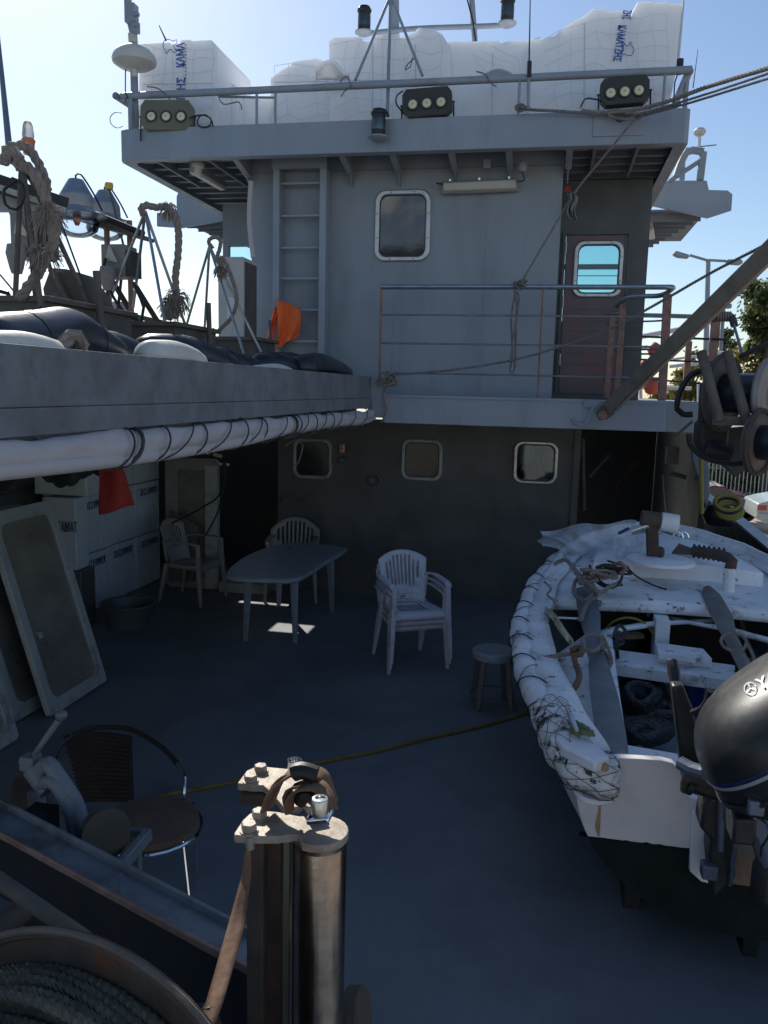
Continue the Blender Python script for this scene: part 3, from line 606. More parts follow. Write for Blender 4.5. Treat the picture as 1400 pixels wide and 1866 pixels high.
net('grey net hanging loosely over the low foam left of the middle stack', 500, 600, lambda x: 118, 215, 8.66, 4, 4)
wl = MB()
for a in ([(860, 98), (890, 114), (918, 122), (924, 150)], [(878, 92), (908, 108), (936, 116), (938, 140)], [(898, 84), (925, 100), (945, 108), (946, 126)], [(868, 112), (884, 128)]):
    wl.tube(crs([P(*p, Y=8.58) for p in a], .05), .003, 4)
single('cord', wl, 'net_white', 'bright white net cords catching light on the flat topped foam block', 'cord')
# thin twine tails tied round the rail
def twine(label, pts, Y=8.0, r=.006, m='rope_grey', name='twine'): return single(name, MB().tube(crs([P(*p, Y=Y) for p in pts], .03), r, 6), m, label, 'twine', 'twine tied round the roof rail')
twine('dark twine tail hanging below the rail left of the tripod', [(620, 150), (632, 138), (640, 158), (628, 166), (622, 176)])
twine('frayed twine knotted on the rail above the right navigation mast foot', [(868, 130), (885, 136), (893, 150), (905, 158)])
twine('curly twine hanging under the rail by the left floodlight', [(268, 158), (285, 160), (298, 168), (310, 182)])
twine('looped twine hanging from the tripod leg', [(752, 104), (748, 122), (738, 128), (744, 116), (756, 106)], Y=8.3)
twine('stray twine strands below the rail right of the left foam', [(398, 176), (408, 190), (436, 186), (440, 200)])

# floodlights
def floodlight(name, label, px, py, m, tilt, spx):
    k = (P(px + 50, py, Y=7.95) - P(px - 50, py, Y=7.95)).length / 100
    o = thing(name, label, 'floodlight', (0, 0, 0), 'triple floodlights on the roof edge'); w_, h = 90 * k, 50 * k
    prof = [(-w_ / 2, -h * .3), (-w_ * .38, -h / 2), (w_ * .38, -h / 2), (w_ / 2, -h * .3), (w_ / 2, h * .3), (w_ * .42, h / 2), (-w_ * .42, h / 2), (-w_ / 2, h * .3)]
    hb = obj('housing', MB().prism([(x, 0, z) for x, z in prof], (0, .1, 0)), m, o, bev=.006)
    fn = MB()
    for i in range(13): fn.bx(-w_ * .4 + i * w_ * .8 / 12 - .002, -w_ * .4 + i * w_ * .8 / 12 + .002, .1, .14, -h * .4, h * .4)
    obj('fin', fn, m, hb)
    for i in (-1, 0, 1):
        l = obj('lens', MB().lathe([(.0, .012), (.03, .010), (.045, 0), (.045, -.01)], (i * w_ * .285, -.004, -h * .06), Euler((R(90), 0, 0)).to_matrix(), 20), 'lens', o)
        obj('lens_ring', MB().tube([(i * w_ * .285 + .05 * math.cos(a), -.008, -h * .06 + .05 * math.sin(a)) for a in [q * math.pi / 10 for q in range(20)]], .009, 6, True), 'lamp_dark', l)
        obj('led', MB().box((i * w_ * .285, -.018, -h * .06), (.016, .004, .016)), 'yellow', l)
    obj('bracket', MB().tube([(-w_ / 2 - .012, .05, 0), (-w_ / 2 - .012, .06, -h * .8)], .008, 6).tube([(w_ / 2 + .012, .05, 0), (w_ / 2 + .012, .06, -h * .8)], .008, 6).cyl((-w_ / 2 - .025, .05, 0), (w_ / 2 + .025, .05, 0), .008, 8), 'black_metal', o)
    o.location = P(px, py, Y=7.98); o.rotation_euler = tilt; return o
floodlight('floodlight', 'olive triple floodlight turned outward at the left end of the roof edge', 303, 209, 'lamp_olive', (R(-6), 0, R(8)), 1)
floodlight('floodlight', 'dark triple floodlight on the roof edge just right of the tripod', 778, 185, 'lamp_dark', (R(-4), R(-3), R(2)), 1)
floodlight('floodlight', 'dark triple floodlight under the right end of the roof rail', 1139, 164, 'lamp_dark', (R(-4), R(-3), 0), 1)
def cable(label, pts, Y, r=.007, cat='cable', m='cable', name='cable', grp=None): return single(name, MB().tube(crs([P(*p, Y=Y) for p in pts], .02), r, 8), m, label, cat, grp)
cable('black cable looped beside the left floodlight', [(345, 216), (352, 212), (364, 210), (372, 210), (384, 216), (383, 228), (370, 232), (360, 226), (364, 212), (376, 210), (386, 220), (388, 231)], 7.99)
cable('black cable curving down beside the middle floodlight', [(735, 166), (724, 174), (722, 188), (730, 200), (736, 208)], 7.97)
cable('black cable bowed left of the right floodlight', [(1096, 184), (1080, 180), (1066, 181), (1058, 196)], 7.97)
cable('thin wire ring hanging at the left end of the roof rail', [(222, 206), (210, 205), (201, 214), (203, 226), (213, 233), (224, 230)], 8.0, .004)

# navigation lamps
def nav_lamp(label, px, py, Y, s=1, grp='cylindrical navigation lamps'):
    o = thing('navigation_lamp', label, 'lamp', (0, 0, 0), grp)
    obj('shade', MB().lathe([(.045 * s, -.10 * s), (.058 * s, -.08 * s), (.058 * s, .07 * s), (.066 * s, .075 * s), (.066 * s, .09 * s), (.058 * s, .095 * s), (.05 * s, .115 * s), (0, .12 * s)]), 'black_metal', o)
    obj('lens_band', MB().lathe([(.059 * s, -.05 * s), (.060 * s, -.04 * s), (.060 * s, .03 * s), (.059 * s, .04 * s)]), 'glass_dark', o)
    obj('base_plate', MB().lathe([(.0, -.13 * s), (.05 * s, -.13 * s), (.085 * s, -.11 * s), (.085 * s, -.10 * s), (0, -.098 * s)]), 'hull_grey_light', o)
    o.location = P(px, py, Y=Y); return o
nl = nav_lamp('black cylindrical lamp on a round shelf on the front of the roof fascia', 690, 226, 7.9, 1.1)
obj('shelf_arm', MB().bx(-.03, .03, 0, .1, -.17, -.145), 'hull_grey_light', nl)
obj('nameplate', MB().bx(-.022, .022, -.066, -.0645, -.085, -.06), 'cream', nl)
cable('black cable bending up from the lamp on the roof fascia to the tripod', [(684, 206), (690, 199), (702, 200), (708, 210), (709, 212)], 7.96, .008)
nav_lamp('left black navigation lamp at the end of the crossbar above the foam', 664, 37, 9.2, 1.15)
nav_lamp('right black navigation lamp at the end of the crossbar above the foam', 925, 20, 9.2, 1.15)
# mast with crossbar
mt = thing('mast', 'grey mast with horizontal pipe crossbar above the foam', 'mast', P(717, 60, Y=9.2))
obj('pole', MB().cyl(P(720, 215, Y=9.25), P(716, -260, Y=9.25), .055, 14), 'hull_grey_light', mt)
obj('crossbar', MB().tube(crs([P(664, 54, Y=9.2), P(666, 62, Y=9.2), P(680, 60, Y=9.2), P(760, 52, Y=9.2), P(900, 47, Y=9.2), P(920, 44, Y=9.2), P(926, 37, Y=9.2)], .05), .026, 12), 'hull_grey_light', mt)
sp = thing('signal_pole', 'leaning grey pole with a cable, right half of the mast crossbar', 'pole', P(870, 75, Y=9.25))
obj('pole', MB().cyl(P(876, 215, Y=9.22), P(848, -160, Y=9.22), .03, 12), 'hull_grey_light', sp)
obj('cable', MB().tube([P(868, 80, Y=9.18), P(862, 40, Y=9.18), P(852, 0, Y=9.18), P(846, -80, Y=9.18)], .008, 6), 'cable', sp)
tp = thing('pipe_tripod', 'grey pipe tripod standing on the roof edge in front of the middle foam', 'tripod', P(706, 212, Y=8.0))
obj('leg', MB().cyl(P(706, 212, Y=8.0), P(712, -8, Y=8.6), .016, 10), 'hull_grey_light', tp)
obj('leg', MB().cyl(P(648, 146, Y=8.05), P(712, -8, Y=8.6), .014, 10), 'hull_grey_light', tp)
obj('leg', MB().cyl(P(770, 138, Y=8.3), P(712, -8, Y=8.6), .014, 10), 'hull_grey_light', tp)
# satellite dome on pole
dm_ = thing('dome_aerial', 'white mushroom dome aerial on a thick grey pole at the left end of the roof', 'aerial', P(246, 240, Y=8.12))
obj('pole', MB().tube([P(247, 236, Y=8.12), P(243, 60, Y=8.12), P(234, 20, Y=8.12), P(231, -60, Y=8.12)], .038, 12), 'hull_grey_light', dm_)
c = P(245, 112, Y=7.98); s_ = .0053 * 40
obj('dome', MB().lathe([(0, -.075), (.05, -.075), (.15, -.055), (.205, -.02), (.213, .01), (.20, .05), (.16, .10), (.1, .13), (0, .145)], c, None, 32), 'white_float', dm_)
obj('dome_stem', MB().cyl(c - V((0, 0, .14)), c - V((0, 0, .07)), .03), 'white_float', dm_)
bx = MB().box(P(240, 26, Y=8.05), (.1, .1, .17)).box(P(247, 50, Y=8.05), (.06, .08, .1)).box(P(249, 26, Y=8.0), (.05, .04, .03)).box(P(249, 45, Y=8.0), (.05, .04, .03))
obj('junction_box', bx, 'hull_grey_light', dm_)
obj('collar', MB().cyl(P(243, 78, Y=8.1), P(242, 62, Y=8.1), .045), 'cream', dm_)
obj('cable', MB().tube(crs([P(229, 120, Y=8.0), P(229, 170, Y=8.0), P(233, 176, Y=8.0), P(229, 185, Y=8.0)], .05), .006, 6), 'cable', dm_)
def whip(label, a, b, Y, r, m='black_metal', base=None):
    o = thing('whip_aerial', label, 'aerial', P(*a, Y=Y), 'whip aerials'); obj('rod', MB().tube([P(*a, Y=Y), P(*b, Y=Y)], [r, r * .5], 8), m, o)
    if base: obj('base', MB().cyl(P(*base[0], Y=Y), P(*base[1], Y=Y), base[2], 12), 'hull_grey_light', o)
    return o
o = whip('black whip aerial on a grey post rising in front of the right middle foam', (964, 130), (967, -30), 8.02, .008, base=((963, 195), (964, 118), .014))
obj('coil', MB().cyl(P(964, 140, Y=8.0), P(965, 112, Y=8.0), .022, 10), 'black_metal', o)
whip('thin aerial beyond the right end of the roof rail', (1263, 160), (1272, 90), 9.5, .006)
whip('short stub aerial behind the lettered left foam', (303, 74), (290, 46), 9.0, .01)
o = whip('white rod aerial leaning beside the tallest foam at the right end', (1236, 110), (1250, -40), 8.3, .013, 'white_pipe')
obj('base', MB().cyl(P(1238, 135, Y=8.15), P(1240, 108, Y=8.15), .03, 12), 'black_metal', o)
obj('cable', MB().tube(crs([P(1236, 132, Y=8.1), P(1230, 150, Y=8.1), P(1228, 190, Y=8.1)], .05), .006, 6), 'cable', o)
o = whip('tall dark pole rising at the far left beyond the rope wrapped frame', (17, 270), (-6, 40), 7.0, .03, 'motor_grey')
# small gps dome on the right visor rail
gp = thing('gps_aerial', 'small white button aerial on a thin post above the far right visor rail', 'aerial', P(1274, 277, Y=11.2))
obj('post', MB().cyl(P(1274, 278, Y=11.2), P(1275, 247, Y=11.2), .02), 'white_pipe', gp)
obj('cap', MB().lathe([(0, -.03), (.05, -.03), (.075, .0), (.075, .02), (.05, .05), (0, .055)], P(1275, 242, Y=11.2)), 'white_float', gp)
obj('rod', MB().tube([P(1250, 270, Y=11.2), P(1306, 264, Y=11.2)], .006, 6), 'black_metal', gp)
# batten lights
def batten(label, c, vec, L, hgt=.1):
    o = thing('batten_light', label, 'light', (0, 0, 0), 'sealed tube lights'); v_ = V(vec).normalized()
    a, b = -v_ * L / 2, v_ * L / 2
    obj('tray', MB().bar(a, b, .05, hgt), 'plastic_grey', o, bev=.015)
    f_ = V((0, -1, 0)) if abs(v_.x) > .5 else V((0, 0, -1))
    obj('diffuser', MB().bar(a * .94 + f_ * .035, b * .94 + f_ * .035, .05 if abs(v_.x) > .5 else hgt * .8, hgt * .7 if abs(v_.x) > .5 else .05), 'tube_cover', o, bev=.018)
    for k in (-.38, 0, .38): obj('clip', MB().box(v_ * L * k + f_ * .03 + V((0, 0, hgt / 2)), (.02, .03, .02)), 'chrome', o)
    o.location = c; return o
batten('sealed tube light fixed level to the wheelhouse wall right of the upper window', P(874, 340, Y=YF - .05), (1, 0, .02), .76, .125)
batten('tube light slung under the left overhang of the roof', V((P(380, 318, Z=ZB).x, P(380, 318, Z=ZB).y, ZB - .02)), (P(410, 336, Z=ZB) - P(345, 298, Z=ZB)), .8)
batten('tube light under the far right visor beside the recessed door', P(1187, 420, Y=11.6), (.15, 1, 0), .7)
single('lamp_socket', MB().lathe([(.0, .06), (.06, .06), (.06, .03), (.075, .02), (.075, -.01), (.055, -.03), (.045, -.08), (.0, -.08)], P(359, 303, Y=8.3)), 'cream', 'pale round lamp socket at the outer end of the slung tube light', 'socket')
single('junction_box', MB().box(P(888, 299, Y=8.45), (.07, .05, .08)), 'hull_grey_light', 'small grey junction box under the roof above the tube light', 'box', bev=.005)
cc = thing('security_camera', 'small dark dome camera hanging from the roof right of the tube light', 'camera', P(951, 306, Y=8.4))
obj('body', MB().lathe([(0, .05), (.035, .05), (.045, .02), (.045, -.01), (.03, -.035), (0, -.045)], P(952, 306, Y=8.4)), 'hull_grey', cc)
obj('cable', MB().tube(crs([P(951, 312, Y=8.4), P(956, 325, Y=8.4), P(952, 330, Y=8.45), P(943, 330, Y=8.5)], .02), .006, 6), 'cable', cc)
cable('short black cable at the left end of the wall tube light', [(795, 333), (800, 335), (808, 335)], 8.52)

# mooring lines leaving the roof edge to the right
A = P(1085, 215, Y=7.9)
def line(label, pts, r, m='rope_grey', twist=True, name='mooring_line', cat='rope', grp=None):
    mb = MB().rope(pts, r, 5, 7) if twist else MB().tube(crs(pts, .1), r, 6)
    return single(name, mb, m, label, cat, grp)
def PP(px, py, Y): return P(px, py, Y=Y)
line('thick brown rope running off to the right, uppermost of three from the roof corner', [PP(1060, 202, 7.93), PP(1120, 205, 7.9), PP(1200, 190, 7.7), PP(1290, 158, 7.2), PP(1400, 124, 6.6), PP(1500, 92, 6.0)], .018, 'rope_tan', grp='mooring ropes from the roof corner')
line('thin grey rope, middle of three running right from the roof corner', [PP(1150, 212, 7.85), PP(1260, 180, 7.3), PP(1400, 134, 6.6), PP(1500, 100, 6.0)], .010, grp='mooring ropes from the roof corner')
line('thin grey rope, lowest of three running right from the roof corner', [PP(1162, 214, 7.85), PP(1262, 186, 7.3), PP(1400, 143, 6.6), PP(1500, 112, 6.0)], .010, grp='mooring ropes from the roof corner')
line('pale rope lashed along the roof fascia to the right corner', [PP(945, 198, 7.96), PP(985, 201, 7.93), PP(1040, 204, 7.93), PP(1100, 209, 7.93), PP(1150, 211, 7.9), PP(1190, 205, 7.8), PP(1240, 190, 7.6)], .014, 'rope_grey')
single('rope_knot', MB().rope([PP(1100, 208, 7.88), PP(1120, 200, 7.86), PP(1150, 205, 7.86), PP(1168, 214, 7.86), PP(1150, 218, 7.86), PP(1120, 214, 7.86), PP(1110, 206, 7.84), PP(1140, 204, 7.84), PP(1172, 210, 7.84)], .012, 5), 'rope_tan', 'bunched rope knot on the roof fascia over the bolted plate', 'knot')
single('rope_knot', MB().rope([PP(940, 193, 7.94), PP(952, 190, 7.92), PP(958, 198, 7.92), PP(946, 203, 7.92), PP(940, 195, 7.9), PP(956, 193, 7.9), PP(962, 200, 7.9)], .011, 5), 'rope_grey', 'pale rope knot tied at the foot of the post under the whip aerial', 'knot')
line('thin rope slanting down from the roof corner across the wall to the deck rail', [PP(1160, 214, 7.85), PP(1120, 262, 7.9), PP(1050, 348, 8.0), PP(1000, 430, 8.0), PP(952, 512, 7.98)], .010)
single('rag', MB().grid(lambda u, v: P(1034 + 16 * u + 3 * math.sin(7 * v), 352 + 46 * v + 3 * math.sin(9 * u), Y=8.0 + .03 * math.sin(14 * u + 3 * v)), 8, 10), 'rope_grey', 'frayed grey rag tied round the slanting rope near the door top', 'rag', solid=.01)
single('warning_tag', MB().bx(P(1030, 345, Y=8.2).x, P(1040, 345, Y=8.2).x, 8.2, 8.21, P(1035, 350, Y=8.2).z, P(1035, 340, Y=8.2).z), 'red_cloth', 'small red tag behind the grey rag under the roof', 'tag')
pts = [PP(702, 684, 7.97), PP(760, 680, 7.96), PP(840, 672, 7.95), PP(940, 655, 7.9), PP(1020, 632, 7.8), PP(1110, 600, 7.6), PP(1200, 552, 7.3), PP(1300, 495, 6.9), PP(1400, 443, 6.4), PP(1480, 396, 6.0)]
line('long slack grey rope from the rail corner sweeping up to the right past the boom', pts, .012)
def bundle(label, cx, cy, Y, wx, wy, n, r, m, seed, tail=None):
    rd = random.Random(seed); p = [PP(cx + rd.uniform(-wx, wx), cy + rd.uniform(-wy, wy), Y + rd.uniform(-.05, .05)) for _ in range(n)]
    if tail: p += [PP(a, b, Y) for a, b in tail]
    return single('rope_bundle', MB().rope(p, r, 5, 7), m, label, 'rope', 'knotted rope bundles')
bundle('messy tan rope knot wound round the left foot of the deck railing', 706, 690, 7.93, 18, 13, 22, .010, 'rope_tan', 5, [(700, 720), (704, 745), (696, 770)])
bundle('grey rope knot wound on the deck rail where the slanting rope ends', 948, 520, 7.96, 15, 10, 16, .010, 'rope_grey', 9)
single('rope_hank', MB().rope([PP(940, 530, 7.95), PP(932, 580, 7.95), PP(934, 640, 7.96), PP(930, 676, 7.95), PP(938, 672, 7.95), PP(940, 620, 7.94), PP(942, 560, 7.94), PP(938, 530, 7.94), PP(946, 545, 7.93), PP(938, 600, 7.93), PP(930, 660, 7.93)], .011, 5), 'rope_grey', 'hank of grey rope hanging down from the rail knot', 'rope')
# orange cloth on the ladder
def cloth(fn, nu=16, nv=18, **k): return MB().grid(fn, nu, nv)
oc = MB().grid(lambda u, v: P(496 + (8 + 44 * u) * (1 - .12 * v) + 3 * math.sin(3 * v), 544 + 18 * u * (1 - v) + 92 * v - 22 * u * v * v + 2 * math.sin(9 * u), Y=8.38 - .035 * math.sin(9 * u + 3 * v) - .03 * math.sin(5 * v)), 20, 20)
oc.grid(lambda u, v: P(500 - 22 * v + (9 - 2 * u) * u + 4 * u, 560 + 90 * v, Y=8.36 - .02 * math.sin(12 * u)), 6, 14)
single('orange_cloth', oc, 'orange_cloth', 'bright orange oilskin hung over a ladder rung', 'cloth', solid=.008, smooth=80)
single('pipe_stub', MB().cyl(P(494, 648, Y=8.3), P(492, 583, Y=8.3), .014), 'olive_box', 'thin pole standing in front of the orange cloth', 'pole')
# ================================================================== PORT CANOPY DECK AND ITS GEAR
CX = -1.7
cn = thing('canopy_deck', 'long weathered grey canopy deck edge running along the left side overhead', 'canopy', (-3.5, 4, 2.2))
obj('deck_plate', MB().bx(-6.2, CX - .03, .9, 8.6, 2.24, 2.275), 'rib_grey', cn)
obj('coaming', MB().bx(CX - .03, CX, .9, 8.0, 2.31, 2.515), 'canopy_grey', cn, bev=.004)
obj('coaming', MB().bx(-6.2, CX - .03, .87, .9, 2.22, 2.515), 'canopy_grey', cn)
obj('lower_flange', MB().bx(CX - .035, CX + .012, .9, 8.0, 2.215, 2.309), 'canopy_grey', cn, bev=.004)
fl_ = MB()
for y in (1.6, 2.6, 3.6, 4.6, 5.6, 6.6, 7.6): fl_.bx(-6.1, CX - .06, y, y + .02, 2.12, 2.24)
obj('deck_beam', fl_, 'rib_grey', cn)
obj('end_plate', MB().bx(CX - .03, CX + .13, 7.97, 8.0, 2.12, 2.5), 'hull_grey', cn)
# rolled awning under the edge
rp = crs([(CX + .0, .8, 2.148), (CX + .01, 2.0, 2.15), (CX + .0, 3.0, 2.145), (CX + .01, 4.2, 2.142), (CX - .005, 5.2, 2.145), (CX + .01, 6.2, 2.14), (CX, 7.0, 2.135), (CX + .02, 7.6, 2.14), (CX + .02, 7.93, 2.17)], .04)
def rroll(i): y = rp[i].y; return (.060 if y < 7.3 else .060 - (y - 7.3) * .045) * (1 + .05 * math.sin(y * 7) + .04 * math.sin(y * 17))
tr = thing('rolled_awning', 'long pale canvas roll lashed under the left canopy edge', 'awning', (CX, 4, 2.1))
rollm = MB().tube(rp, [rroll(i) for i in range(len(rp))], 20)
for k, v in enumerate(rollm.v):
    d_ = V((v.x - CX, 0, v.z - 2.145)); v += d_.normalized() * (.014 * mn.noise(V((v.x * 22, v.y * 3.5, v.z * 22))) + .008 * mn.noise(V((v.x * 50, v.y * 11, v.z * 50)))) if d_.length > 1e-4 else V((0, 0, 0))
obj('canvas', rollm, 'tarp', tr, smooth=80)
obj('canvas_fold', MB().tube([(p.x + .032 + .01 * math.sin(p.y * 3), p.y, p.z - .035 + .02 * math.sin(p.y * 1.3)) for p in rp], [.03 if p.y < 7.4 else .02 for p in rp], 10), 'tarp', tr, smooth=80)
y = 2.6
ls = [(3.12, .0), (3.2, .0), (3.45, 0), (3.85, 0), (4.4, 0), (4.75, 0), (5.35, 0), (5.45, 0), (5.8, 0), (6.3, 0)]
for yy, _ in ls:
    ww = .028 if yy in (3.2, 5.35) else .008
    n_ = 16; rr = .078 + .006 * math.sin(yy * 9)
    q = [(CX + .01 + rr * math.sin(a), yy + .16 * (a / math.pi - 1), 2.125 - rr * math.cos(a) + .012) for a in [k * 2 * math.pi / n_ for k in range(n_ + 1)]]
    obj('lashing', MB().rope(q, .005, 4) if ww < .02 else MB().tube(q, .009, 6), 'strap_dark', tr)
sp_ = MB()
for k in range(0, 9):
    y0, y1 = 3.3 + k * .48, 3.78 + k * .48
    sp_.tube([(CX + .01 + .082 * math.sin(a), y0 + (y1 - y0) * a / math.pi, 2.137 - .078 * math.cos(a)) for a in [math.pi * j / 10 for j in range(11)]], .004, 5)
obj('spiral_cord', sp_, 'strap_dark', tr)
single('rope_tail', MB().tube(crs([P(520, 812, Y=7.2), P(545, 800, Y=7.2), P(552, 812, Y=7.2), P(545, 840, Y=7.2), P(538, 850, Y=7.2)], .04), .008, 6), 'rope_grey', 'pale cord tail hanging from the awning roll by the left lower window', 'cord')
single('rope_tail', MB().tube(crs([P(604, 818, Y=8.4), P(602, 850, Y=8.4), P(585, 880, Y=8.7), P(546, 912, Y=9.3)], .04), .005, 6), 'rope_grey', 'thin cord slanting down from the canopy to the wall handle', 'cord')

# fenders: long black tubes
def fender(label, pts, r, m='black_rubber', X=None, seams=True):
    p = crs(pts, .05); n = len(p); rs = []
    for i in range(n):
        t = i / (n - 1); e = min(t, 1 - t) * (p[-1] - p[0]).length; rs.append(r * min(1, .25 + math.sqrt(max(0, e / (r * 1.6)))) if e < r * .9 else r)
    o = thing('fender', label, 'fender', (p[0] + p[-1]) / 2, 'long black fenders on the canopy' if m == 'black_rubber' else 'white floats on the canopy')
    obj('body', MB().tube(p, rs, 18), m, o, smooth=80)
    if seams:
        for t in (.3, .72):
            i = int(t * n); obj('seam', MB().tube(p[i:i + 2] if i + 2 <= n else p[-2:], r * 1.02, 18), m, o)
    return o
def PX(px, py, X): return P(px, py, X=X)
fender('large black fender lying at the far left of the canopy coaming', [PX(-60, 635, -1.95), PX(60, 622, -1.95), PX(120, 612, -1.98), PX(170, 640, -2.0), PX(214, 668, -2.0)], .115)
fender('second black fender tucked behind the large left one', [PX(150, 640, -2.25), PX(205, 640, -2.2), PX(270, 668, -2.1)], .10)
fender('black fender with bright top, third from the left', [PX(240, 645, -2.3), PX(330, 645, -2.1), PX(375, 660, -2.05), PX(424, 682, -2.0)], .11)
fender('black fender lying just right of the long bright topped one', [PX(385, 655, -2.15), PX(430, 668, -2.1), PX(470, 684, -2.0)], .10)
fender('black fender below the orange cloth, middle of the last three', [PX(462, 668, -2.2), PX(500, 665, -2.1), PX(545, 680, -2.0)], .10)
fender('black fender lying across at the right end of the canopy', [PX(545, 672, -1.95), PX(585, 668, -1.9), PX(628, 688, -1.85)], .11)
fender('black fender peeping out behind the two right end ones', [PX(500, 662, -2.4), PX(530, 662, -2.35), PX(570, 672, -2.3)], .10)
fender('long white float at the far left against the canopy coaming', [PX(-50, 638, -1.78), PX(40, 636, -1.78), PX(105, 650, -1.78)], .06, 'white_float', seams=False)
fender('pale yellowish float in front of the third black fender', [PX(262, 650, -1.8), PX(320, 650, -1.8), PX(362, 668, -1.8)], .075, 'white_float', seams=False)
fender('small white float by the orange cloth', [PX(462, 676, -1.85), PX(505, 672, -1.85), PX(530, 680, -1.85)], .035, 'white_float', seams=False)
single('rope_end', MB().rope([PX(112, 640, -1.78), PX(122, 618, -1.78), PX(140, 614, -1.78), PX(152, 636, -1.78)], .03, 6), 'rope_tan', 'stub of thick tan rope curled over the coaming', 'rope')

# troughs (roller boxes)
def trough(label, x0, x1, top, bot, Y, dep=.5):
    o = thing('steel_trough', label, 'trough', P((x0 + x1) / 2, bot, Y=Y), 'steel troughs on the canopy'); a, b = P(x0, top, Y=Y), P(x1, top, Y=Y); z0 = 2.28; z1 = (a.z + b.z) / 2
    obj('box', MB().bx(a.x, b.x, Y, Y + .02, z0, z1).bx(b.x - .02, b.x, Y + .02, Y + dep, z0, z1).bx(a.x, a.x + .02, Y + .02, Y + dep, z0, z1).bx(a.x + .02, b.x - .02, Y + dep - .02, Y + dep, z0, z1), 'olive_box', o)
    obj('rim', MB().bx(a.x - .03, b.x + .03, Y - .03, Y + .03, z1, z1 + .03).bx(b.x - .03, b.x + .03, Y + .031, Y + dep + .03, z1, z1 + .03), 'brown_iron', o, bev=.004)
    return o
trough('large olive steel trough at the far left under the wire frame', -60, 86, 550, 600, 4.0, .9)
trough('middle olive steel trough behind the white float', 190, 318, 594, 640, 5.2, .7)
trough('small brown steel trough under the air conditioning cabinet', 362, 466, 620, 650, 6.6, .5)
single('pipe_stub', MB().cyl(P(187, 625, Y=4.4), P(176, 494, Y=4.4), .022, 12), 'brown_iron', 'thick leaning pipe stub between the left and middle troughs', 'pipe', 'pipe stubs')
single('pipe_stub', MB().cyl(P(383, 645, Y=5.6), P(380, 552, Y=5.6), .018, 12), 'brown_iron', 'short upright pipe stub left of the air conditioning cabinet', 'pipe', 'pipe stubs')
# hatch-like steel plates behind the first trough
hp = MB().prism([P(78, 526, Y=5.0), P(92, 488, Y=5.0), P(120, 490, Y=5.0), P(160, 502, Y=5.0), P(186, 532, Y=5.0), P(212, 582, Y=5.0), P(150, 595, Y=5.0), P(84, 560, Y=5.0)], (.0, .06, 0))
o = single('steel_shield', hp, 'olive_box', 'curved olive steel shield leaning behind the leftmost trough', 'shield', bev=.006)
obj('rib', MB().bar(P(94, 492, Y=4.97), P(150, 590, Y=4.97), .04, .03).bar(P(140, 500, Y=4.97), P(172, 590, Y=4.97), .02, .02), 'brown_iron', o)
single('cone_float', MB().lathe([(.075, 0), (.085, .05), (.07, .13), (.05, .17), (0, .18)], P(215, 590, Y=6.2)), 'white_float', 'small pale rounded float standing right of the leaning pipe stub', 'float')

# wire tripods with thick rope loops
def wires(name, label, apex, feet, r, Y0, m='black_metal', extra=None):
    o = thing(name, label, 'frame', P(*feet[0], Y=Y0), 'rod frames holding rope loops')
    for f in feet: obj('rod', MB().cyl(P(*apex, Y=Y0), P(f[0], f[1], Y=Y0 + (f[2] if len(f) > 2 else 0)), r, 8), m, o)
    return o
wires('rod_frame', 'grey rod frame of four rods under the middle rope loop', (265, 385), [(203, 540, .4), (243, 560, .5), (307, 625, -.2), (345, 612, .3)], .011, 5.4, 'rail_steel')
wires('rod_frame', 'grey rod frame under the small rope loop by the air conditioning cabinet', (382, 448), [(338, 600, .3), (372, 615, .2), (445, 645, -.2), (478, 645, .2)], .011, 6.4, 'rail_steel')
wires('rod_frame', 'leaning steel rods of the far left frame wrapped in thick rope', (40, 290), [(28, 545, 0), (65, 540, .1), (75, 560, -.1), (145, 520, .3)], .014, 4.0, 'brown_iron')
def bigrope(label, pts, Y, r, name='rope_loop', frays=()):
    o = single(name, MB().rope([P(*p, Y=Y) for p in pts], r, 7, 6), 'rope_tan', label, 'rope', 'thick rope loops')
    rd = random.Random(len(pts) * 7)
    for (fx, fy, fr_, L) in frays:
        mb = MB(); c = P(fx, fy, Y=Y)
        for k in range(110):
            d = V((rd.gauss(0, 1), rd.gauss(0, 1), rd.gauss(-.15, 1))).normalized(); a = c + d * r * fr_ * rd.uniform(.5, 1); mb.tube([a, a + d * L * .5 + V((0, 0, -.2 * L)), a + d * L * rd.uniform(.6, 1) + V((0, 0, -.7 * L))], .0025, 3)
        obj('frayed_end', mb, 'rope_tan', o)
    return o
bigrope('very thick tan rope looped over the far left frame with frayed collars', [(18, 296), (14, 282), (26, 274), (36, 286), (32, 300), (42, 302), (60, 312), (74, 338), (84, 362), (92, 380), (100, 410), (98, 440), (86, 468), (68, 500), (52, 522), (36, 545)], 3.95, .030, frays=((88, 385, 1.4, .07), (82, 458, 1.6, .06)))
bigrope('thick rope coil around the head of the far left frame', [(8, 300), (12, 272), (30, 266), (48, 268), (66, 290), (84, 330), (84, 350), (62, 330), (44, 300), (30, 306)], 4.05, .026)
bigrope('thick grey brown rope loop arching over the middle rod frame', [(262, 392), (256, 380), (268, 374), (284, 378), (300, 376), (312, 384), (322, 398), (326, 430), (324, 470), (320, 505), (322, 540), (320, 580)], 5.35, .026, frays=((322, 538, 1.2, .09), (306, 378, 1.1, .05)))
bigrope('bushy rope tail hanging below the middle rope loop', [(314, 538), (308, 560), (306, 582)], 5.33, .028, frays=((312, 550, 1.0, .08),))
bigrope('thin rope loop curving beside the air conditioning cabinet', [(388, 452), (380, 440), (390, 432), (402, 438), (400, 456), (396, 470), (404, 492), (404, 468), (412, 480), (424, 510), (432, 545), (424, 575), (410, 592), (396, 604), (388, 600)], 6.3, .017, frays=((402, 490, 1.2, .05),))
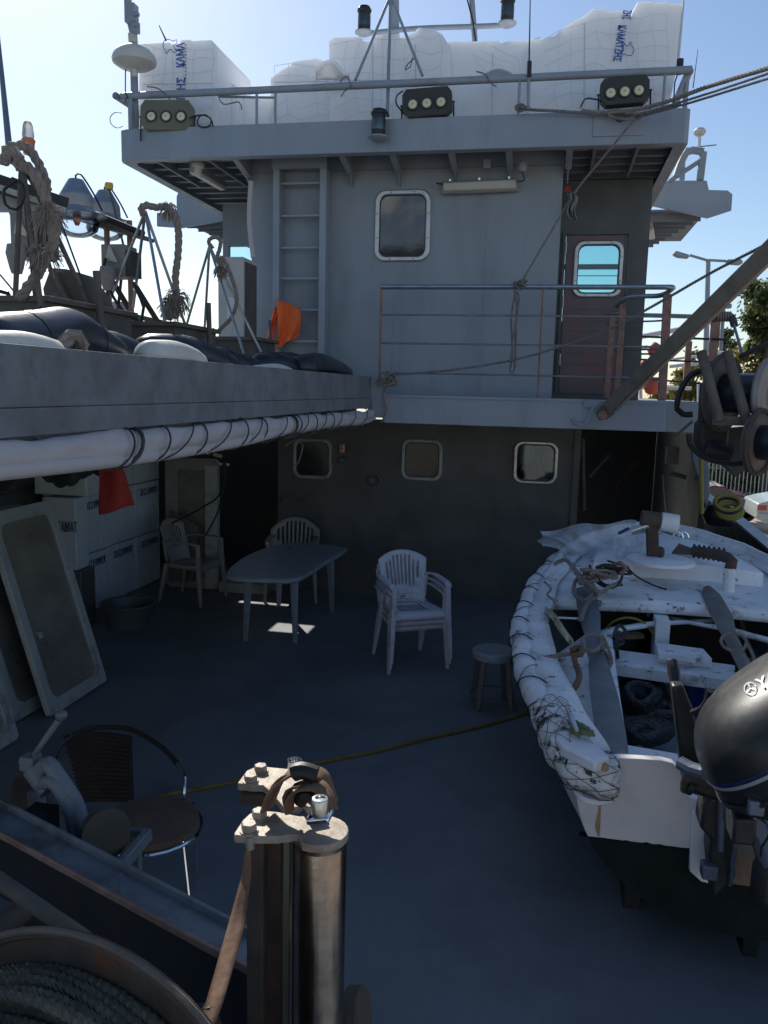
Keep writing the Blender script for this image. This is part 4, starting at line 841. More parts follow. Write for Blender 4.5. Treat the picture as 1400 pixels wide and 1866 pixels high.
# far left lamp frame and boxes
lf = thing('gantry', 'rusty pipe frame carrying the two blue work lamps at the left', 'frame', P(230, 590, Y=6.0))
def rod(a, b, r, Y=6.0, m='rust_wood', n='pipe'): obj(n, MB().cyl(P(*a, Y=Y), P(*b, Y=Y), r, 10), m, lf)
rod((194, 398), (200, 575), .022); rod((236, 402), (240, 590), .022); rod((150, 380), (262, 426), .022, 5.9, 'cable', 'rail')
rod((150, 398), (262, 428), .012, 5.95, 'olive_box', 'rail'); rod((205, 512), (252, 590), .022, 6.1, 'dark_wood', 'brace'); rod((244, 516), (290, 590), .022, 6.1, 'dark_wood', 'brace'); rod((222, 500), (214, 575), .012, 6.1, 'dark_wood', 'brace')
obj('lamp_shelf', MB().prism([P(148, 386, Y=5.9), P(260, 428, Y=5.9), P(250, 432, Y=5.9), P(150, 404, Y=5.9)], (0, .25, 0)), 'olive_box', lf)
def worklamp(label, px, py, s, Y):
    o = thing('work_lamp', label, 'lamp', (0, 0, 0), 'blue cone work lamps')
    obj('shade', MB().lathe([(.0, .40), (.07, .40), (.078, .39), (.165, .19), (.175, .02), (.19, .0), (.20, -.05), (.13, -.06)], n=28), 'lamp_blue', o)
    obj('window_band', MB().lathe([(.178, .03), (.179, .04), (.172, .15), (.168, .185)], n=28), 'clear_cap', o)
    obj('reflector', MB().lathe([(.14, -.02), (.30, -.055), (.31, -.065), (.30, -.075), (.14, -.07)], n=28), 'lamp_blue', o)
    obj('glass_bulb', MB().lathe([(.18, -.06), (.215, -.12), (.225, -.18), (.20, -.27), (.14, -.33), (.06, -.36), (0, -.365)], n=28), 'glass_clear', o, smooth=80)
    obj('bulb_cap', MB().lathe([(.0, -.06), (.04, -.06), (.04, -.14), (.02, -.2), (0, -.2)]), 'orange_red', o)
    obj('cable', MB().tube(crs([(0, 0, .40), (0, 0, .45), (.06, 0, .46), (.2, -.02, .22), (.3, -.02, -.02)], .03), .010, 8), 'cable', o)
    o.scale = (s, s, s * .76); o.location = P(px, py, Y=Y); return o
worklamp('larger blue cone work lamp with clear glass bulb, on the frame end', 140, 383, .70, 5.7)
worklamp('smaller blue cone work lamp behind and right of the larger one', 192, 396, .70, 6.6)
def cbox(label, px, py, wpx, hpx, Y, dep, m='box_grey', ang=0):
    k = (P(px + 50, py, Y=Y) - P(px - 50, py, Y=Y)).length / 100; o = thing('electric_box', label, 'box', (0, 0, 0), 'ballast boxes hung on the lamp frame')
    obj('case', MB().box((0, 0, 0), (wpx * k, dep, hpx * k)), m, o, bev=.008)
    obj('heat_sink', MB().box((wpx * k * .6, 0, -.02), (wpx * k * .25, dep * .8, hpx * k * .8)), 'lamp_dark', o)
    obj('bracket', MB().prism([(-.05, -dep / 2 - .01, 0), (.05, -dep / 2 - .01, -.02), (.0, -dep / 2 - .04, .1)], (0, -.01, 0)), 'cream', o)
    obj('plug', MB().lathe([(0, .05), (.05, .05), (.06, 0), (.04, -.09), (.03, -.12), (0, -.12)], (-.01, -dep / 2 - .06, -hpx * k * .45)), m, o)
    obj('cable', MB().tube(crs([(-.03, -dep / 2 - .05, -hpx * k * .7), (-.02, -dep / 2 - .05, -hpx * k * 1.2), (-.08, -.1, -hpx * k * 1.7), (-.02, 0, -hpx * k * 2.1)], .04), .009, 6), 'cable', o)
    o.location = P(px, py, Y=Y); o.rotation_euler = (0, 0, ang); return o
cbox('grey electric box with finned side under the lamp shelf, right of the rods', 218, 478, 42, 52, 5.85, .2)
cbox('dirty grey electric box hung behind the thick rope at the far left', 60, 432, 46, 72, 4.8, .2)
single('flexible_cable', MB().tube(crs([P(193, 470, Y=5.7), P(188, 490, Y=5.7), P(206, 540, Y=5.7), P(232, 574, Y=5.7), P(258, 585, Y=5.7), P(262, 560, Y=5.7), P(250, 530, Y=5.7), P(243, 515, Y=5.7)], .05), .012, 8), 'cable', 'black cable looping below the right electric box', 'cable')
single('flexible_cable', MB().tube(crs([P(30, 330, Y=3.9), P(8, 345, Y=3.9), P(10, 372, Y=3.9), P(30, 382, Y=3.9), P(44, 360, Y=3.9), P(40, 335, Y=3.9), P(22, 325, Y=3.9)], .03), .008, 8), 'cable', 'black cable coil beside the far left frame head', 'cable')
single('flexible_cable', MB().tube(crs([P(-20, 532, Y=4.0), P(0, 530, Y=4.0), P(14, 534, Y=4.0), P(20, 545, Y=4.0)], .03), .012, 8), 'cable', 'thick black hose bend at the left picture edge above the trough', 'hose')
bm = thing('floodlight_bar', 'horizontal steel light bar with brackets crossing behind the far left rope', 'light bar', P(60, 340, Y=4.4))
obj('bar', MB().bar(P(-40, 322, Y=4.3), P(122, 377, Y=4.6), .07, .09), 'black_metal', bm); obj('reflector', MB().prism([P(-40, 340, Y=4.35), P(60, 360, Y=4.5), P(88, 384, Y=4.5), P(-40, 384, Y=4.35)], (0, .05, 0)), 'aluminium', bm)
obj('strip', MB().bar(P(-40, 328, Y=4.24), P(120, 384, Y=4.54), .02, .03), 'aluminium', bm)
bc = thing('beacon_light', 'small beacon with red base and clear cap above the far left rope', 'beacon', P(52, 272, Y=4.6))
c = P(52, 262, Y=4.6); obj('base', MB().lathe([(.03, -.06), (.035, 0), (.04, .02), (.03, .03)], c), 'beacon_red', bc); obj('cap', MB().lathe([(.032, .03), (.034, .05), (.030, .08), (.028, .10), (.02, .12), (0, .125)], c), 'clear_cap', bc)
single('yellow_connector', MB().lathe([(0, 0), (.03, 0), (.035, .03), (.03, .05), (0, .055)], P(199, 345, Y=6.5)), 'yellow', 'small yellow connector at the top of a thin rod by the smaller lamp', 'connector')
single('thin_rod', MB().cyl(P(200, 346, Y=6.5), P(226, 450, Y=6.2), .009), 'brown_iron', 'thin rod below the yellow connector', 'rod')
for k, (a, b, lab) in enumerate([((0, 345), (40, 440), 'thin dark rigging wire crossing low behind the far left frame'), ((105, 388), (146, 500), 'thin dark rod slanting from the big lamp to the shield'), ((0, 500), (40, 548), 'thin pale cord at the left picture edge above the trough')]):
    single('rigging_wire', MB().tube([P(*a, Y=5), P(*b, Y=4.8)], .006, 6), 'cable' if k < 2 else 'rope_grey', lab, 'wire')
single('deck_bar', MB().bar(P(240, 575, Y=6.8), P(360, 602, Y=7.0), .04, .04), 'brown_iron', 'low grey bar joining the middle trough to the cabinet foot', 'bar')
# air conditioning cabinet
ac = thing('cabinet', 'tall cream metal cabinet standing left of the ladder', 'cabinet', P(425, 618, Y=7.6))
a, b = P(397, 468, Y=7.4), P(444, 615, Y=7.4)
obj('body', MB().bx(a.x, b.x, 7.4, 7.75, 2.3, a.z), 'cream', ac, bev=.008)
obj('side_vent', MB().bx(b.x + .002, b.x + .012, 7.43, 7.72, 2.4, a.z - .04), 'olive_box', ac)
obj('label_plate', MB().bx(a.x + .09, a.x + .17, 7.396, 7.399, a.z - .55, a.z - .36), 'white_pipe', ac)
sw = single('awning_pole', MB().tube(crs([P(458, 330, Y=8.3), P(455, 400, Y=8.3), P(462, 470, Y=8.3)], .05), [.03] * 3 if False else .028, 8), 'tarp', 'narrow pale folded strip hanging at the left corner of the wheelhouse wall', 'strip')
# ================================================================== DECK FURNITURE
def monobloc(label, m='plastic_white', group=None, round_back=False):
    o = thing('plastic_chair', label, 'chair', (0, 0, 0), group)
    def back(u, v):
        x = (u - .5) * 2; w_ = (.175 + .05 * v) if not round_back else (.20 + .07 * math.sin(v * 2.0))
        top = .86 - (.07 if not round_back else .13) * abs(x) ** 2.2
        z = .41 + (top - .41) * v
        return V((x * w_, .185 + .12 * v - .055 * x * x, z))
    nu, nv = 23, 12
    obj('backrest', MB().grid(back, nu, nv, lambda i, j: i % 2 == 1 and 3 <= i <= 19 and (4 if abs(i - 11) < 7 else 6) <= j <= (10 if abs(i - 11) < 5 else 9)), m, o, solid=.006, smooth=60)
    obj('top_edge', MB().tube([back(i / nu, 1) for i in range(nu + 1)], .006, 6), m, o)
    for q in (0, 1): obj('back_edge', MB().tube([back(q, j / nv) for j in range(nv + 1)], .007, 6), m, o)
    def seat(u, v):
        x = (u - .5) * 2; w_ = .235 - .045 * v; y = -.23 + .43 * v
        return V((x * w_, y, .425 - .018 * math.sin(v * math.pi) * (1 - x * x) - .02 * v - (.03 * (1 - min(1, v * 9)) if v < .11 else 0)))
    obj('seat', MB().grid(seat, 23, 16, lambda i, j: i % 2 == 1 and 5 <= i <= 17 and 4 <= j <= 12), m, o, solid=.006, smooth=60)
    ap = MB(); e = [seat(i / 20, .0) for i in range(21)]; ap.grid(lambda u, v: seat(u, 0) - V((0, -.004 * v, .045 * v)), 20, 1)
    for q in (-1, 1): ap.grid(lambda u, v, q=q: V((q * (.237 - .045 * u), -.23 + .43 * u, .42 - .045 * v)), 8, 1)
    obj('seat_skirt', ap, m, o, solid=.005)
    for q in (-1, 1):
        fp = [V((q * .245, -.235, .655)), V((q * .25, -.24, .42)), V((q * .262, -.262, .2)), V((q * .272, -.28, 0))]
        obj('leg', MB().tube(fp, [.026, .032, .027, .02], 4), m, o, bev=.006)
        rp_ = [V((q * .20, .19, .42)), V((q * .215, .235, .2)), V((q * .228, .275, 0))]
        obj('leg', MB().tube(rp_, [.032, .026, .018], 4), m, o, bev=.005)
        ar = crs([(q * .215, .23, .66), (q * .255, .12, .675), (q * .262, -.05, .67), (q * .255, -.2, .665), (q * .245, -.25, .64)], .04)
        obj('armrest', MB().grid(lambda u, v, ar=ar, q=q: ar[min(len(ar) - 1, int(u * (len(ar) - 1) + .5))] + V(((v - .5) * .055, 0, -.006 * abs(v - .5) * 2)), len(ar) - 1, 3), m, o, solid=.012, smooth=60)
        obj('arm_support', MB().tube([V((q * .225, .21, .66)), V((q * .2, .19, .45))], .016, 4), m, o)
    return o
c0 = monobloc('top white plastic chair of the stack of three standing by itself', group='stacked white plastic chairs')
lg = P(742, 1000, Y=8); tb = text_mesh('JVK', .034, .0006, .0005); 
for a in tb.v: a.x -= .035
place(tb, (0, .178, .452), (1, 0, 0), (0, .1, 1)); obj('moulded_mark', tb, 'plastic_dark', c0)
obj('mark_frame', MB().tube([V((a, .176 + .1 * (z - .44) * 0, z)) for a, z in ((-.085, .44), (.085, .44), (.085, .49), (-.085, .49))], .0015, 4, True), 'plastic_dark', c0)
c1 = copy_tree(c0); c2 = copy_tree(c0)
c1['label'] = 'middle white plastic chair nested in the stack of three'; c2['label'] = 'bottom white plastic chair of the stack of three, feet on the deck'
for c, z in ((c0, .10), (c1, .05), (c2, 0)):
    c.location = (-1.09 + (.10 - z) * -.25, 6.98 + (.10 - z) * .35, z); c.rotation_euler = (0, 0, R(30))
    if c is not c0:
        for ch in list(c.children):
            if 'mark' in ch.name: bpy.data.objects.remove(ch)
cl = monobloc('dingy plastic armchair facing right against the foam crates', 'plastic_grey'); cl.location = (-3.83, 8.50, 0); cl.rotation_euler = (0, 0, R(82)); cl.scale = (1.0, 1.0, 1.04)
obj('seat_pad', MB().box((0, -.02, .445), (.4, .38, .03)), 'plastic_dark', cl, bev=.01)
cb = monobloc('round backed plastic chair tucked behind the table', 'plastic_grey', round_back=True); cb.location = (-2.78, 8.93, 0); cb.rotation_euler = (0, 0, R(12)); cb.scale = (1.05, 1.05, 1.02)
# table
tt = thing('plastic_table', 'grey plastic garden table with umbrella hole', 'table', P(520, 1110, Z=0))
zt = .73
tp_ = [P(*p, Z=zt) for p in ((416, 1040), (456, 1010), (512, 991), (560, 990), (622, 996), (624, 1003), (590, 1024), (542, 1052), (500, 1054), (430, 1051))]
top = crs(tp_, .08, True)
obj('tabletop', MB().prism([V((a.x, a.y, zt - .012)) for a in top], (0, 0, .012)), 'table_plastic', tt, bev=.004)
obj('edge', MB().tube([V((a.x, a.y, zt - .022)) for a in top], .022, 8, True), 'table_plastic', tt)
hc = P(527, 998, Z=zt); obj('umbrella_hole', MB().cyl((hc.x, hc.y, zt + .001), (hc.x, hc.y, zt + .003), .028), 'plastic_dark', tt); hc = P(524, 1014, Z=zt); obj('centre_mark', MB().cyl((hc.x, hc.y, zt + .001), (hc.x, hc.y, zt + .002), .012), 'plastic_white', tt)
for (bx_, by_), (tx_, ty_) in (((447, 1167), (452, 1055)), ((538, 1171), (530, 1053)), ((605, 1116), (592, 1026)), ((508, 1104), (506, 1010))):
    b = P(bx_, by_, Z=0); a = P(tx_, ty_, Z=zt); a.x = a.x * .6 + b.x * .4; a.y = a.y * .5 + b.y * .5
    obj('leg', MB().tube([V((a.x, a.y, zt - .02)), V((b.x, b.y, 0))], [.045, .026], 6), 'table_plastic' if bx_ != 508 else 'plastic_white', tt, bev=.004)
# stool
so_ = thing('plastic_stool', 'low dark round plastic stool standing near the small boat', 'stool', (0, 0, 0))
obj('seat', MB().lathe([(0, .44), (.15, .445), (.165, .435), (.17, .41), (.165, .385), (.155, .385), (.155, .42), (0, .425)], n=32), 'table_plastic', so_)
for k in range(4):
    a = R(45 + 90 * k + 15); obj('leg', MB().tube([V((.125 * math.cos(a), .125 * math.sin(a), .42)), V((.155 * math.cos(a), .155 * math.sin(a), .2)), V((.18 * math.cos(a), .18 * math.sin(a), 0))], [.03, .028, .022], 4), 'plastic_dark', so_, bev=.004)
obj('brace_ring', MB().tube([V((.168 * math.cos(a), .168 * math.sin(a), .09)) for a in [k * math.pi / 12 for k in range(24)]], .006, 6, True), 'plastic_dark', so_)
so_.location = (-.31, 6.17, 0)
# yellow rope
single('yellow_rope', MB().rope([P(*p, Z=.012) for p in ((1010, 1285), (962, 1299), (905, 1316), (850, 1330), (780, 1345), (700, 1366), (620, 1382), (560, 1393), (500, 1404), (430, 1424), (385, 1434), (330, 1443), (255, 1463), (150, 1500))], .013, 5), 'rope_yellow', 'dull yellow rope laid across the deck behind the steel roller', 'rope')

# ================================================================== UNDER THE CANOPY
wx_ = -4.62
k = 0
zrow = [(0, .62), (.625, 1.24), (1.245, 1.80)]
yrow = [(7.45, 8.1), (8.105, 8.72), (8.725, 9.34)]
nm = [['nearest', 'middle', 'farthest'][i] for i in range(3)]
for r_, (z0, z1) in enumerate(zrow):
    for c_, (y0, y1) in enumerate(yrow):
        jx = random.uniform(-.01, .01)
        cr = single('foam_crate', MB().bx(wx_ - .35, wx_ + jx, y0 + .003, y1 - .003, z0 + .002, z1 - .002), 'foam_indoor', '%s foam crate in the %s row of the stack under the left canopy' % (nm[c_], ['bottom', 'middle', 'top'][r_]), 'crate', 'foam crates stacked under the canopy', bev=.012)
        gr = MB()
        for q in range(9): y = y0 + .05 + q * (y1 - y0 - .1) / 8; gr.bx(wx_ + jx, wx_ + jx + .006, y, y + .02, z0 + .04, z1 - .22)
        obj('moulded_rib', gr, 'foam_indoor', cr)
        tx = text_mesh('ΚΑΜΑΤΖΗΣ', .105, .001, .002); mxx = max(a.x for a in tx.v)
        for a in tx.v: a.x *= .42 / mxx
        zz = {0: .12, 1: z1 - .06 - .0, 2: z0 + .10}[r_]
        place(tx, (wx_ + jx + .008, y1 - .08, z1 - .07), (0, -1, 0), (0, 0, -1)); obj('printed_text', tx, 'print_faded', cr)
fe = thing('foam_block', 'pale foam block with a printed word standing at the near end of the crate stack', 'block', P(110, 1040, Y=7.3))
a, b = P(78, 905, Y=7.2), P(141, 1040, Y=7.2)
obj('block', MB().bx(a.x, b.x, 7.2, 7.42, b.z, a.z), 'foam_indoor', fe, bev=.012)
tx = text_mesh('ΚΑΜΑΤ', .14, .001, .002); mxx = max(a_.x for a_ in tx.v)
for a_ in tx.v: a_.x *= .22 / mxx
place(tx, P(104, 968, Y=7.19), (1, 0, 0), (0, 0, 1)); obj('printed_text', tx, 'print_faded', fe)
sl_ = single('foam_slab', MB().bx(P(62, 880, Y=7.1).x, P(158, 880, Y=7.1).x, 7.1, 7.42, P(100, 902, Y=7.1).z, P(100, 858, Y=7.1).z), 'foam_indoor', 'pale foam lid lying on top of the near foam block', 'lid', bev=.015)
# storage under the block so that it stands on something
single('storage_box', MB().bx(a.x - .1, b.x + .05, 7.18, 7.44, 0, b.z - .002), 'plastic_dark', 'dark box on the deck carrying the near foam block', 'box', bev=.01)
# door frame at the far end
Yd = 8.95
a, b = P(300, 832, Y=Yd), P(399, 1078, Y=Yd)
df = thing('spare_door', 'pale framed door leaf standing at the far end of the crate stack', 'door', ((a.x + b.x) / 2, Yd, 0))
cx_, cz_, w_, h_ = (a.x + b.x) / 2, (a.z + 0) / 2, b.x - a.x, a.z
obj('frame', MB().ring([(cx_ + p, Yd, cz_ + q) for p, q in rrect(w_, h_ - .01, .06, 5)], [(cx_ + p, Yd, cz_ + q) for p, q in rrect(w_ - .3, h_ - .28, .05, 5)], (0, .05, 0)), 'box_grey', df, bev=.006)
obj('panel', MB().bx(cx_ - w_ / 2 + .1, cx_ + w_ / 2 - .1, Yd + .02, Yd + .03, .1, h_ - .1), 'panel_inner', df)
single('cardboard_sheet', MB().prism([P(308, 930, Y=8.8), P(345, 948, Y=8.8), P(362, 960, Y=8.8), P(352, 1060, Y=8.8), P(308, 1060, Y=8.8)], (0, .03, 0)), 'olive_box', 'tan sheet leaning inside the pale door frame behind the armchair', 'sheet')
pl_ = MB().bx(P(398, 1070, Y=8.9).x, P(485, 1070, Y=8.9).x, 8.9, 9.35, 0, .12); single('plinth', pl_, 'aluminium', 'low grey plinth on the deck between the pale door and the table', 'plinth', bev=.01)
obj('jamb', MB().bx(b.x - .16, b.x - .01, Yd - .012, Yd - .002, .02, h_ - .08), 'aluminium', df)
single('hose', MB().tube(crs([P(306, 957, Y=8.6), P(345, 938, Y=8.6), P(380, 918, Y=8.6), P(400, 902, Y=8.6), P(412, 862, Y=8.6), P(408, 845, Y=8.6)], .06), .010, 8), 'cable', 'thin dark hose slanting above the dingy armchair', 'hose')
single('hose', MB().tube(crs([P(402, 848, Y=8.7), P(408, 880, Y=8.7), P(398, 930, Y=8.7), P(375, 976, Y=8.7)], .06), .010, 8), 'cable', 'thin dark hose hanging along the pale door edge', 'hose')
bl_ = thing('bulb_lamp', 'small clear bulb lamp on top of the pale door frame', 'lamp', P(379, 825, Y=8.7))
obj('bulb', MB().lathe([(0, -.04), (.03, -.03), (.04, 0), (.03, .03), (0, .04)], P(379, 822, Y=8.7)), 'clear_cap', bl_); obj('socket', MB().cyl(P(390, 828, Y=8.7), P(404, 832, Y=8.7), .02), 'cream', bl_)
for px, py, s_, lab in ((398, 843, .03, 'small bright clip at the corner of the pale door frame'), (411, 844, .022, 'tiny bright fitting right of the pale door corner')):
    single('clip', MB().prism([P(px, py, Y=8.6), P(px + 8, py + 2, Y=8.6), P(px + 4, py + 6, Y=8.6)], (0, .02, 0)), 'plastic_white', lab, 'clip')
# wall fittings
wl_ = thing('bulkhead_lamp', 'small caged lamp on the lower wall between the first two windows', 'lamp', P(624, 818, Y=LY - .05))
obj('bulb', MB().lathe([(0, -.05), (.03, -.045), (.035, 0), (.03, .045), (0, .05)], P(624, 817, Y=LY - .06)), 'tube_cover', wl_)
cg = MB()
for dx in (-.032, 0, .032): cg.cyl(P(624, 817, Y=LY - .1) + V((dx, 0, -.06)), P(624, 817, Y=LY - .1) + V((dx, 0, .06)), .004, 6)
cg.cyl(P(624, 817, Y=LY - .1) + V((-.035, 0, 0)), P(624, 817, Y=LY - .1) + V((.035, 0, 0)), .004, 6)
obj('cage', cg, 'orange_red', wl_); obj('base', MB().box(P(624, 838, Y=LY - .03), (.08, .05, .06)), 'dark_paint', wl_, bev=.006)
single('grab_bar', MB().tube(crs([P(512, 915, Y=LY - .01), P(514, 904, Y=LY - .06), P(526, 902, Y=LY - .06), P(540, 902, Y=LY - .06), P(543, 914, Y=LY - .01)], .03), .009, 8), 'rail_steel', 'grab handle fixed to the lower wall above the round backed chair', 'handle')
pv = P(683, 874, Y=LY - .02); pv_ = single('wall_vent', MB().lathe([(.045, 0), (.09, 0), (.09, .012), (.06, .02), (.045, .01)], pv, Euler((R(90), 0, 0)).to_matrix(), 24), 'dark_paint', 'round flush vent ring on the lower wall between two windows', 'vent')
# cloths and panels
rc = MB().grid(lambda u, v: P(177 + 37 * u + v * (6 + 28 * u) + 2 * math.sin(5 * v), 834 + 104 * v - 17 * u * v + 2 * math.sin(6 * u), Y=5.0 + .03 * math.sin(6 * u + 2 * v)), 12, 14)
single('red_cloth', rc, 'red_cloth', 'dull red cloth hanging under the canvas roll', 'cloth', solid=.006, smooth=80)
dc = MB().grid(lambda u, v: P(72 + 110 * u, 838 + (24 + 22 * math.sin(math.pi * min(1, u * 1.25)) + 6 * abs(math.sin(u * 14))) * v, Y=5.1 + .05 * math.sin(9 * u)), 30, 6)
single('dark_cloth', dc, 'dark_cloth', 'black scalloped cloth hanging left of the red cloth', 'cloth', solid=.01, smooth=80)
single('dark_bag', MB().grid(lambda u, v: P(-30 + 88 * u, 862 + (44 - 30 * u * u) * v, Y=4.4 + .08 * math.sin(5 * u + 2 * v)), 12, 8), 'dark_cloth', 'dark bag hanging at the left picture edge under the canvas roll', 'bag', solid=.03)
def leaning(label, X0, Ya, Yb, Ht, lean, y_skew=0):
    o = thing('window_panel', label, 'panel', (X0, (Ya + Yb) / 2, 0), 'framed panels leaning under the canopy')
    ux = V((0, 1, 0)); uz = V((-lean, y_skew, math.sqrt(max(.1, 1 - lean * lean)))).normalized(); c_ = V((X0, (Ya + Yb) / 2, 0)) + uz * Ht / 2 + V((0, 0, .004))
    f = lambda p, q: c_ + ux * p + uz * q
    n_ = ux.cross(uz) * .045
    obj('frame', MB().ring([f(p, q) for p, q in rrect(Yb - Ya, Ht, .03, 3)], [f(p, q) for p, q in rrect(Yb - Ya - .16, Ht - .2, .09, 5)][:0] or [f(p, q) for p, q in rrect(Yb - Ya - .17, Ht - .2, .08, 3)], n_), 'aluminium', o, bev=.005)
    obj('pane', MB().prism([f(p, q) + n_ * .4 for p, q in rrect(Yb - Ya - .13, Ht - .16, .08, 3)], n_ * .1), 'panel_inner', o)
    return o
leaning('framed panel with the latch, front one of the row leaning at the left', -3.42, 5.08, 5.86, 1.52, .29)
leaning('framed panel just behind the front one of the leaning row', -3.60, 4.93, 5.72, 1.5, .29)
leaning('third framed panel of the leaning row', -3.73, 4.80, 5.62, 1.5, .29)
leaning('nearer framed panel cut off by the left picture edge', -3.42, 4.0, 4.72, 1.45, .27)
single('latch', MB().box(P(63, 1154, X=-3.6), (.09, .04, .03)).box(P(63, 1154, X=-3.6) + V((.05, 0, -.01)), (.02, .04, .05)), 'aluminium', 'small handle latch on the front leaning panel', 'latch', bev=.004)
tb_ = P(212, 1150, Z=0); single('deck_tub', MB().lathe([(.20, 0), (.26, .2), (.28, .22), (.275, .23), (.25, .22), (.19, .03), (0, .03)], (tb_.x, tb_.y + .25, 0), None, 32), 'dark_paint', 'wide dark tub on the deck in front of the crate stack', 'tub')
# wicker armchair
wc = thing('wicker_chair', 'dark wicker armchair with brown seat and shiny tube frame', 'chair', (-1.95, 3.7, 0))
def Z3(px, py, y): return P(px, py, Y=y)
arc = crs([Z3(97, 1440, 3.65), Z3(97, 1395, 3.75), Z3(118, 1352, 3.9), Z3(150, 1332, 4.0), Z3(190, 1325, 4.02), Z3(240, 1330, 4.0), Z3(290, 1358, 3.85), Z3(322, 1390, 3.65), Z3(338, 1420, 3.5), Z3(335, 1460, 3.45), Z3(331, 1495, 3.45), Z3(345, 1632, 3.37)], .04)
obj('frame', MB().tube(arc, .0085, 8), 'chrome', wc)
obj('arm_wrap', MB().tube([p for p in arc[8:-16]], .014, 8), 'wicker', wc)
bk = lambda u, v: Z3(116 + 122 * u + (1 - v) * (36 - 32 * u), 1455 - 120 * v + (-8 * math.sin(math.pi * u)) * v + 6, 3.95 + .05 * math.sin(math.pi * u) - .15 * (1 - v))
obj('backrest', MB().grid(bk, 16, 16), 'wicker', wc, solid=.02)
wv = MB()
for j in range(1, 16, 1): wv.tube([bk(i / 12, j / 16) + V((0, -.014 + .006 * math.sin(i * 3.1 + j * 3.1), 0)) for i in range(13)], .006, 4)
obj('weave', wv, 'wicker', wc)
sc = P(272, 1500, Z=.43); obj('seat', MB().lathe([(0, -.03), (.20, -.03), (.225, -.01), (.22, .015), (.15, .03), (0, .035)], sc, None, 28), 'cushion', wc)
obj('seat_ring', MB().tube([sc + V((.235 * math.cos(a), .235 * math.sin(a), -.02)) for a in [q * math.pi / 12 for q in range(24)]], .009, 6, True), 'chrome', wc)
for q in ((-.22, -.2), (-.2, .2), (.1, .25)): obj('leg', MB().tube([sc + V((q[0], q[1], -.02)), V((sc.x + q[0] * 1.1, sc.y + q[1] * 1.1, 0))], .009, 8), 'chrome', wc)

# ================================================================== FOREGROUND: steel roller, beam, winch
rz = 1.35
r0 = P(583, 1512, Z=rz); rr_ = .073
rr_ = (P(635, 1512, Z=rz) - P(533, 1512, Z=rz)).length / 2
fr_g = thing('roller_fairlead', 'vertical steel guide roller with bolted top plates and brown strap', 'fairlead', (r0.x, r0.y, 0))
obj('roller', MB().lathe([(rr_ * .97, -1.34), (rr_ * .97, -.02), (rr_ * .95, -.016), (0, -.016)], (r0.x, r0.y, rz - .012), None, 48), 'roller_steel', fr_g)
obj('collar', MB().lathe([(rr_ * .9, -.03), (rr_ * 1.0, -.026), (rr_ * 1.0, -.012), (0, -.012)], (r0.x, r0.y, rz - .004), None, 48), 'roller_steel', fr_g)
def plate(name, pts, z, th=.022):
    q = [P(*p, Z=z) for p in pts]; return obj(name, MB().prism([V((a.x, a.y, z - th)) for a in q], (0, 0, th)), 'plate_steel', fr_g, bev=.0025)
ell = [P(583, 1505, Z=rz) for _ in range(1)]
arcp = []
for k in range(13):
    a = R(-110 + 205 * k / 12); arcp.append(V((r0.x + rr_ * 1.04 * math.cos(a), r0.y + rr_ * 1.04 * math.sin(a), rz)))
p1_ = [P(*p, Z=rz) for p in ((545, 1487), (505, 1479), (478, 1477), (456, 1482), (443, 1494), (427, 1518), (428, 1522), (470, 1524), (505, 1524), (530, 1521), (545, 1521))]
pp_ = arcp + p1_
obj('front_plate', MB().prism([V((a.x, a.y, rz - .02)) for a in pp_], (0, 0, .02)), 'plate_steel', fr_g, bev=.002)
rz2 = rz + .01
q = [P(*p, Z=rz2) for p in ((433, 1427), (450, 1404), (468, 1396), (486, 1397), (535, 1402), (548, 1408), (556, 1420), (560, 1455), (545, 1470), (520, 1474), (500, 1450), (488, 1438), (480, 1431), (455, 1430))]
obj('rear_plate', MB().prism([V((a.x, a.y, rz2 - .02)) for a in q], (0, 0, .02)), 'plate_steel', fr_g, bev=.002)
def bolt(px, py, z, s=1.0):
    c_ = P(px, py, Z=z); mb = MB(); mb.lathe([(.0135 * s, 0), (.0135 * s, .003), (.0115 * s, .003)], c_, None, 20); obj('bolt', mb.lathe([(.0115 * s, .003), (.0115 * s, .010 * s), (.010 * s, .012 * s), (0, .0122 * s)], c_, None, 6), 'plate_steel', fr_g, smooth=30)
bolt(473, 1490, rz, 1.7); bolt(454, 1514, rz, 1.7); bolt(475, 1406, rz2, 1.6); bolt(457, 1424, rz2, 1.6)
# post behind the roller and inner posts
def vpost(name, x0, x1, yb, z1, m, wpx=None, Y=None, d=.05):
    a, b = P(x0, yb, Y=Y), P(x1, yb, Y=Y); return obj(name, MB().bx(a.x, b.x, Y, Y + d, 0, z1), m, fr_g, bev=.003)
yP = r0.y - rr_ * .2
vpost('post', 449, 480, 1560, rz - .022, 'rusty', Y=yP, d=.05)
vpost('inner_post', 486, 512, 1560, rz - .024, 'dark_wood', Y=yP + .03, d=.06)
vpost('inner_post', 516, 528, 1560, rz - .03, 'lamp_olive', Y=yP + .02, d=.02)
obj('bolt_shank', MB().cyl(P(456, 1524, Y=r0.y - .06), P(456, 1546, Y=r0.y - .06), .011, 12), 'plate_steel', fr_g)
obj('bolt_shank', MB().cyl(P(462, 1432, Y=r0.y + .17), P(460, 1462, Y=r0.y + .17), .012, 12), 'rusty', fr_g)
obj('rear_bracket', MB().bx(P(452, 1440, Y=r0.y + .2).x, P(500, 1440, Y=r0.y + .2).x, r0.y + .14, r0.y + .2, rz2 - .045, rz2 - .022), 'dark_wood', fr_g)
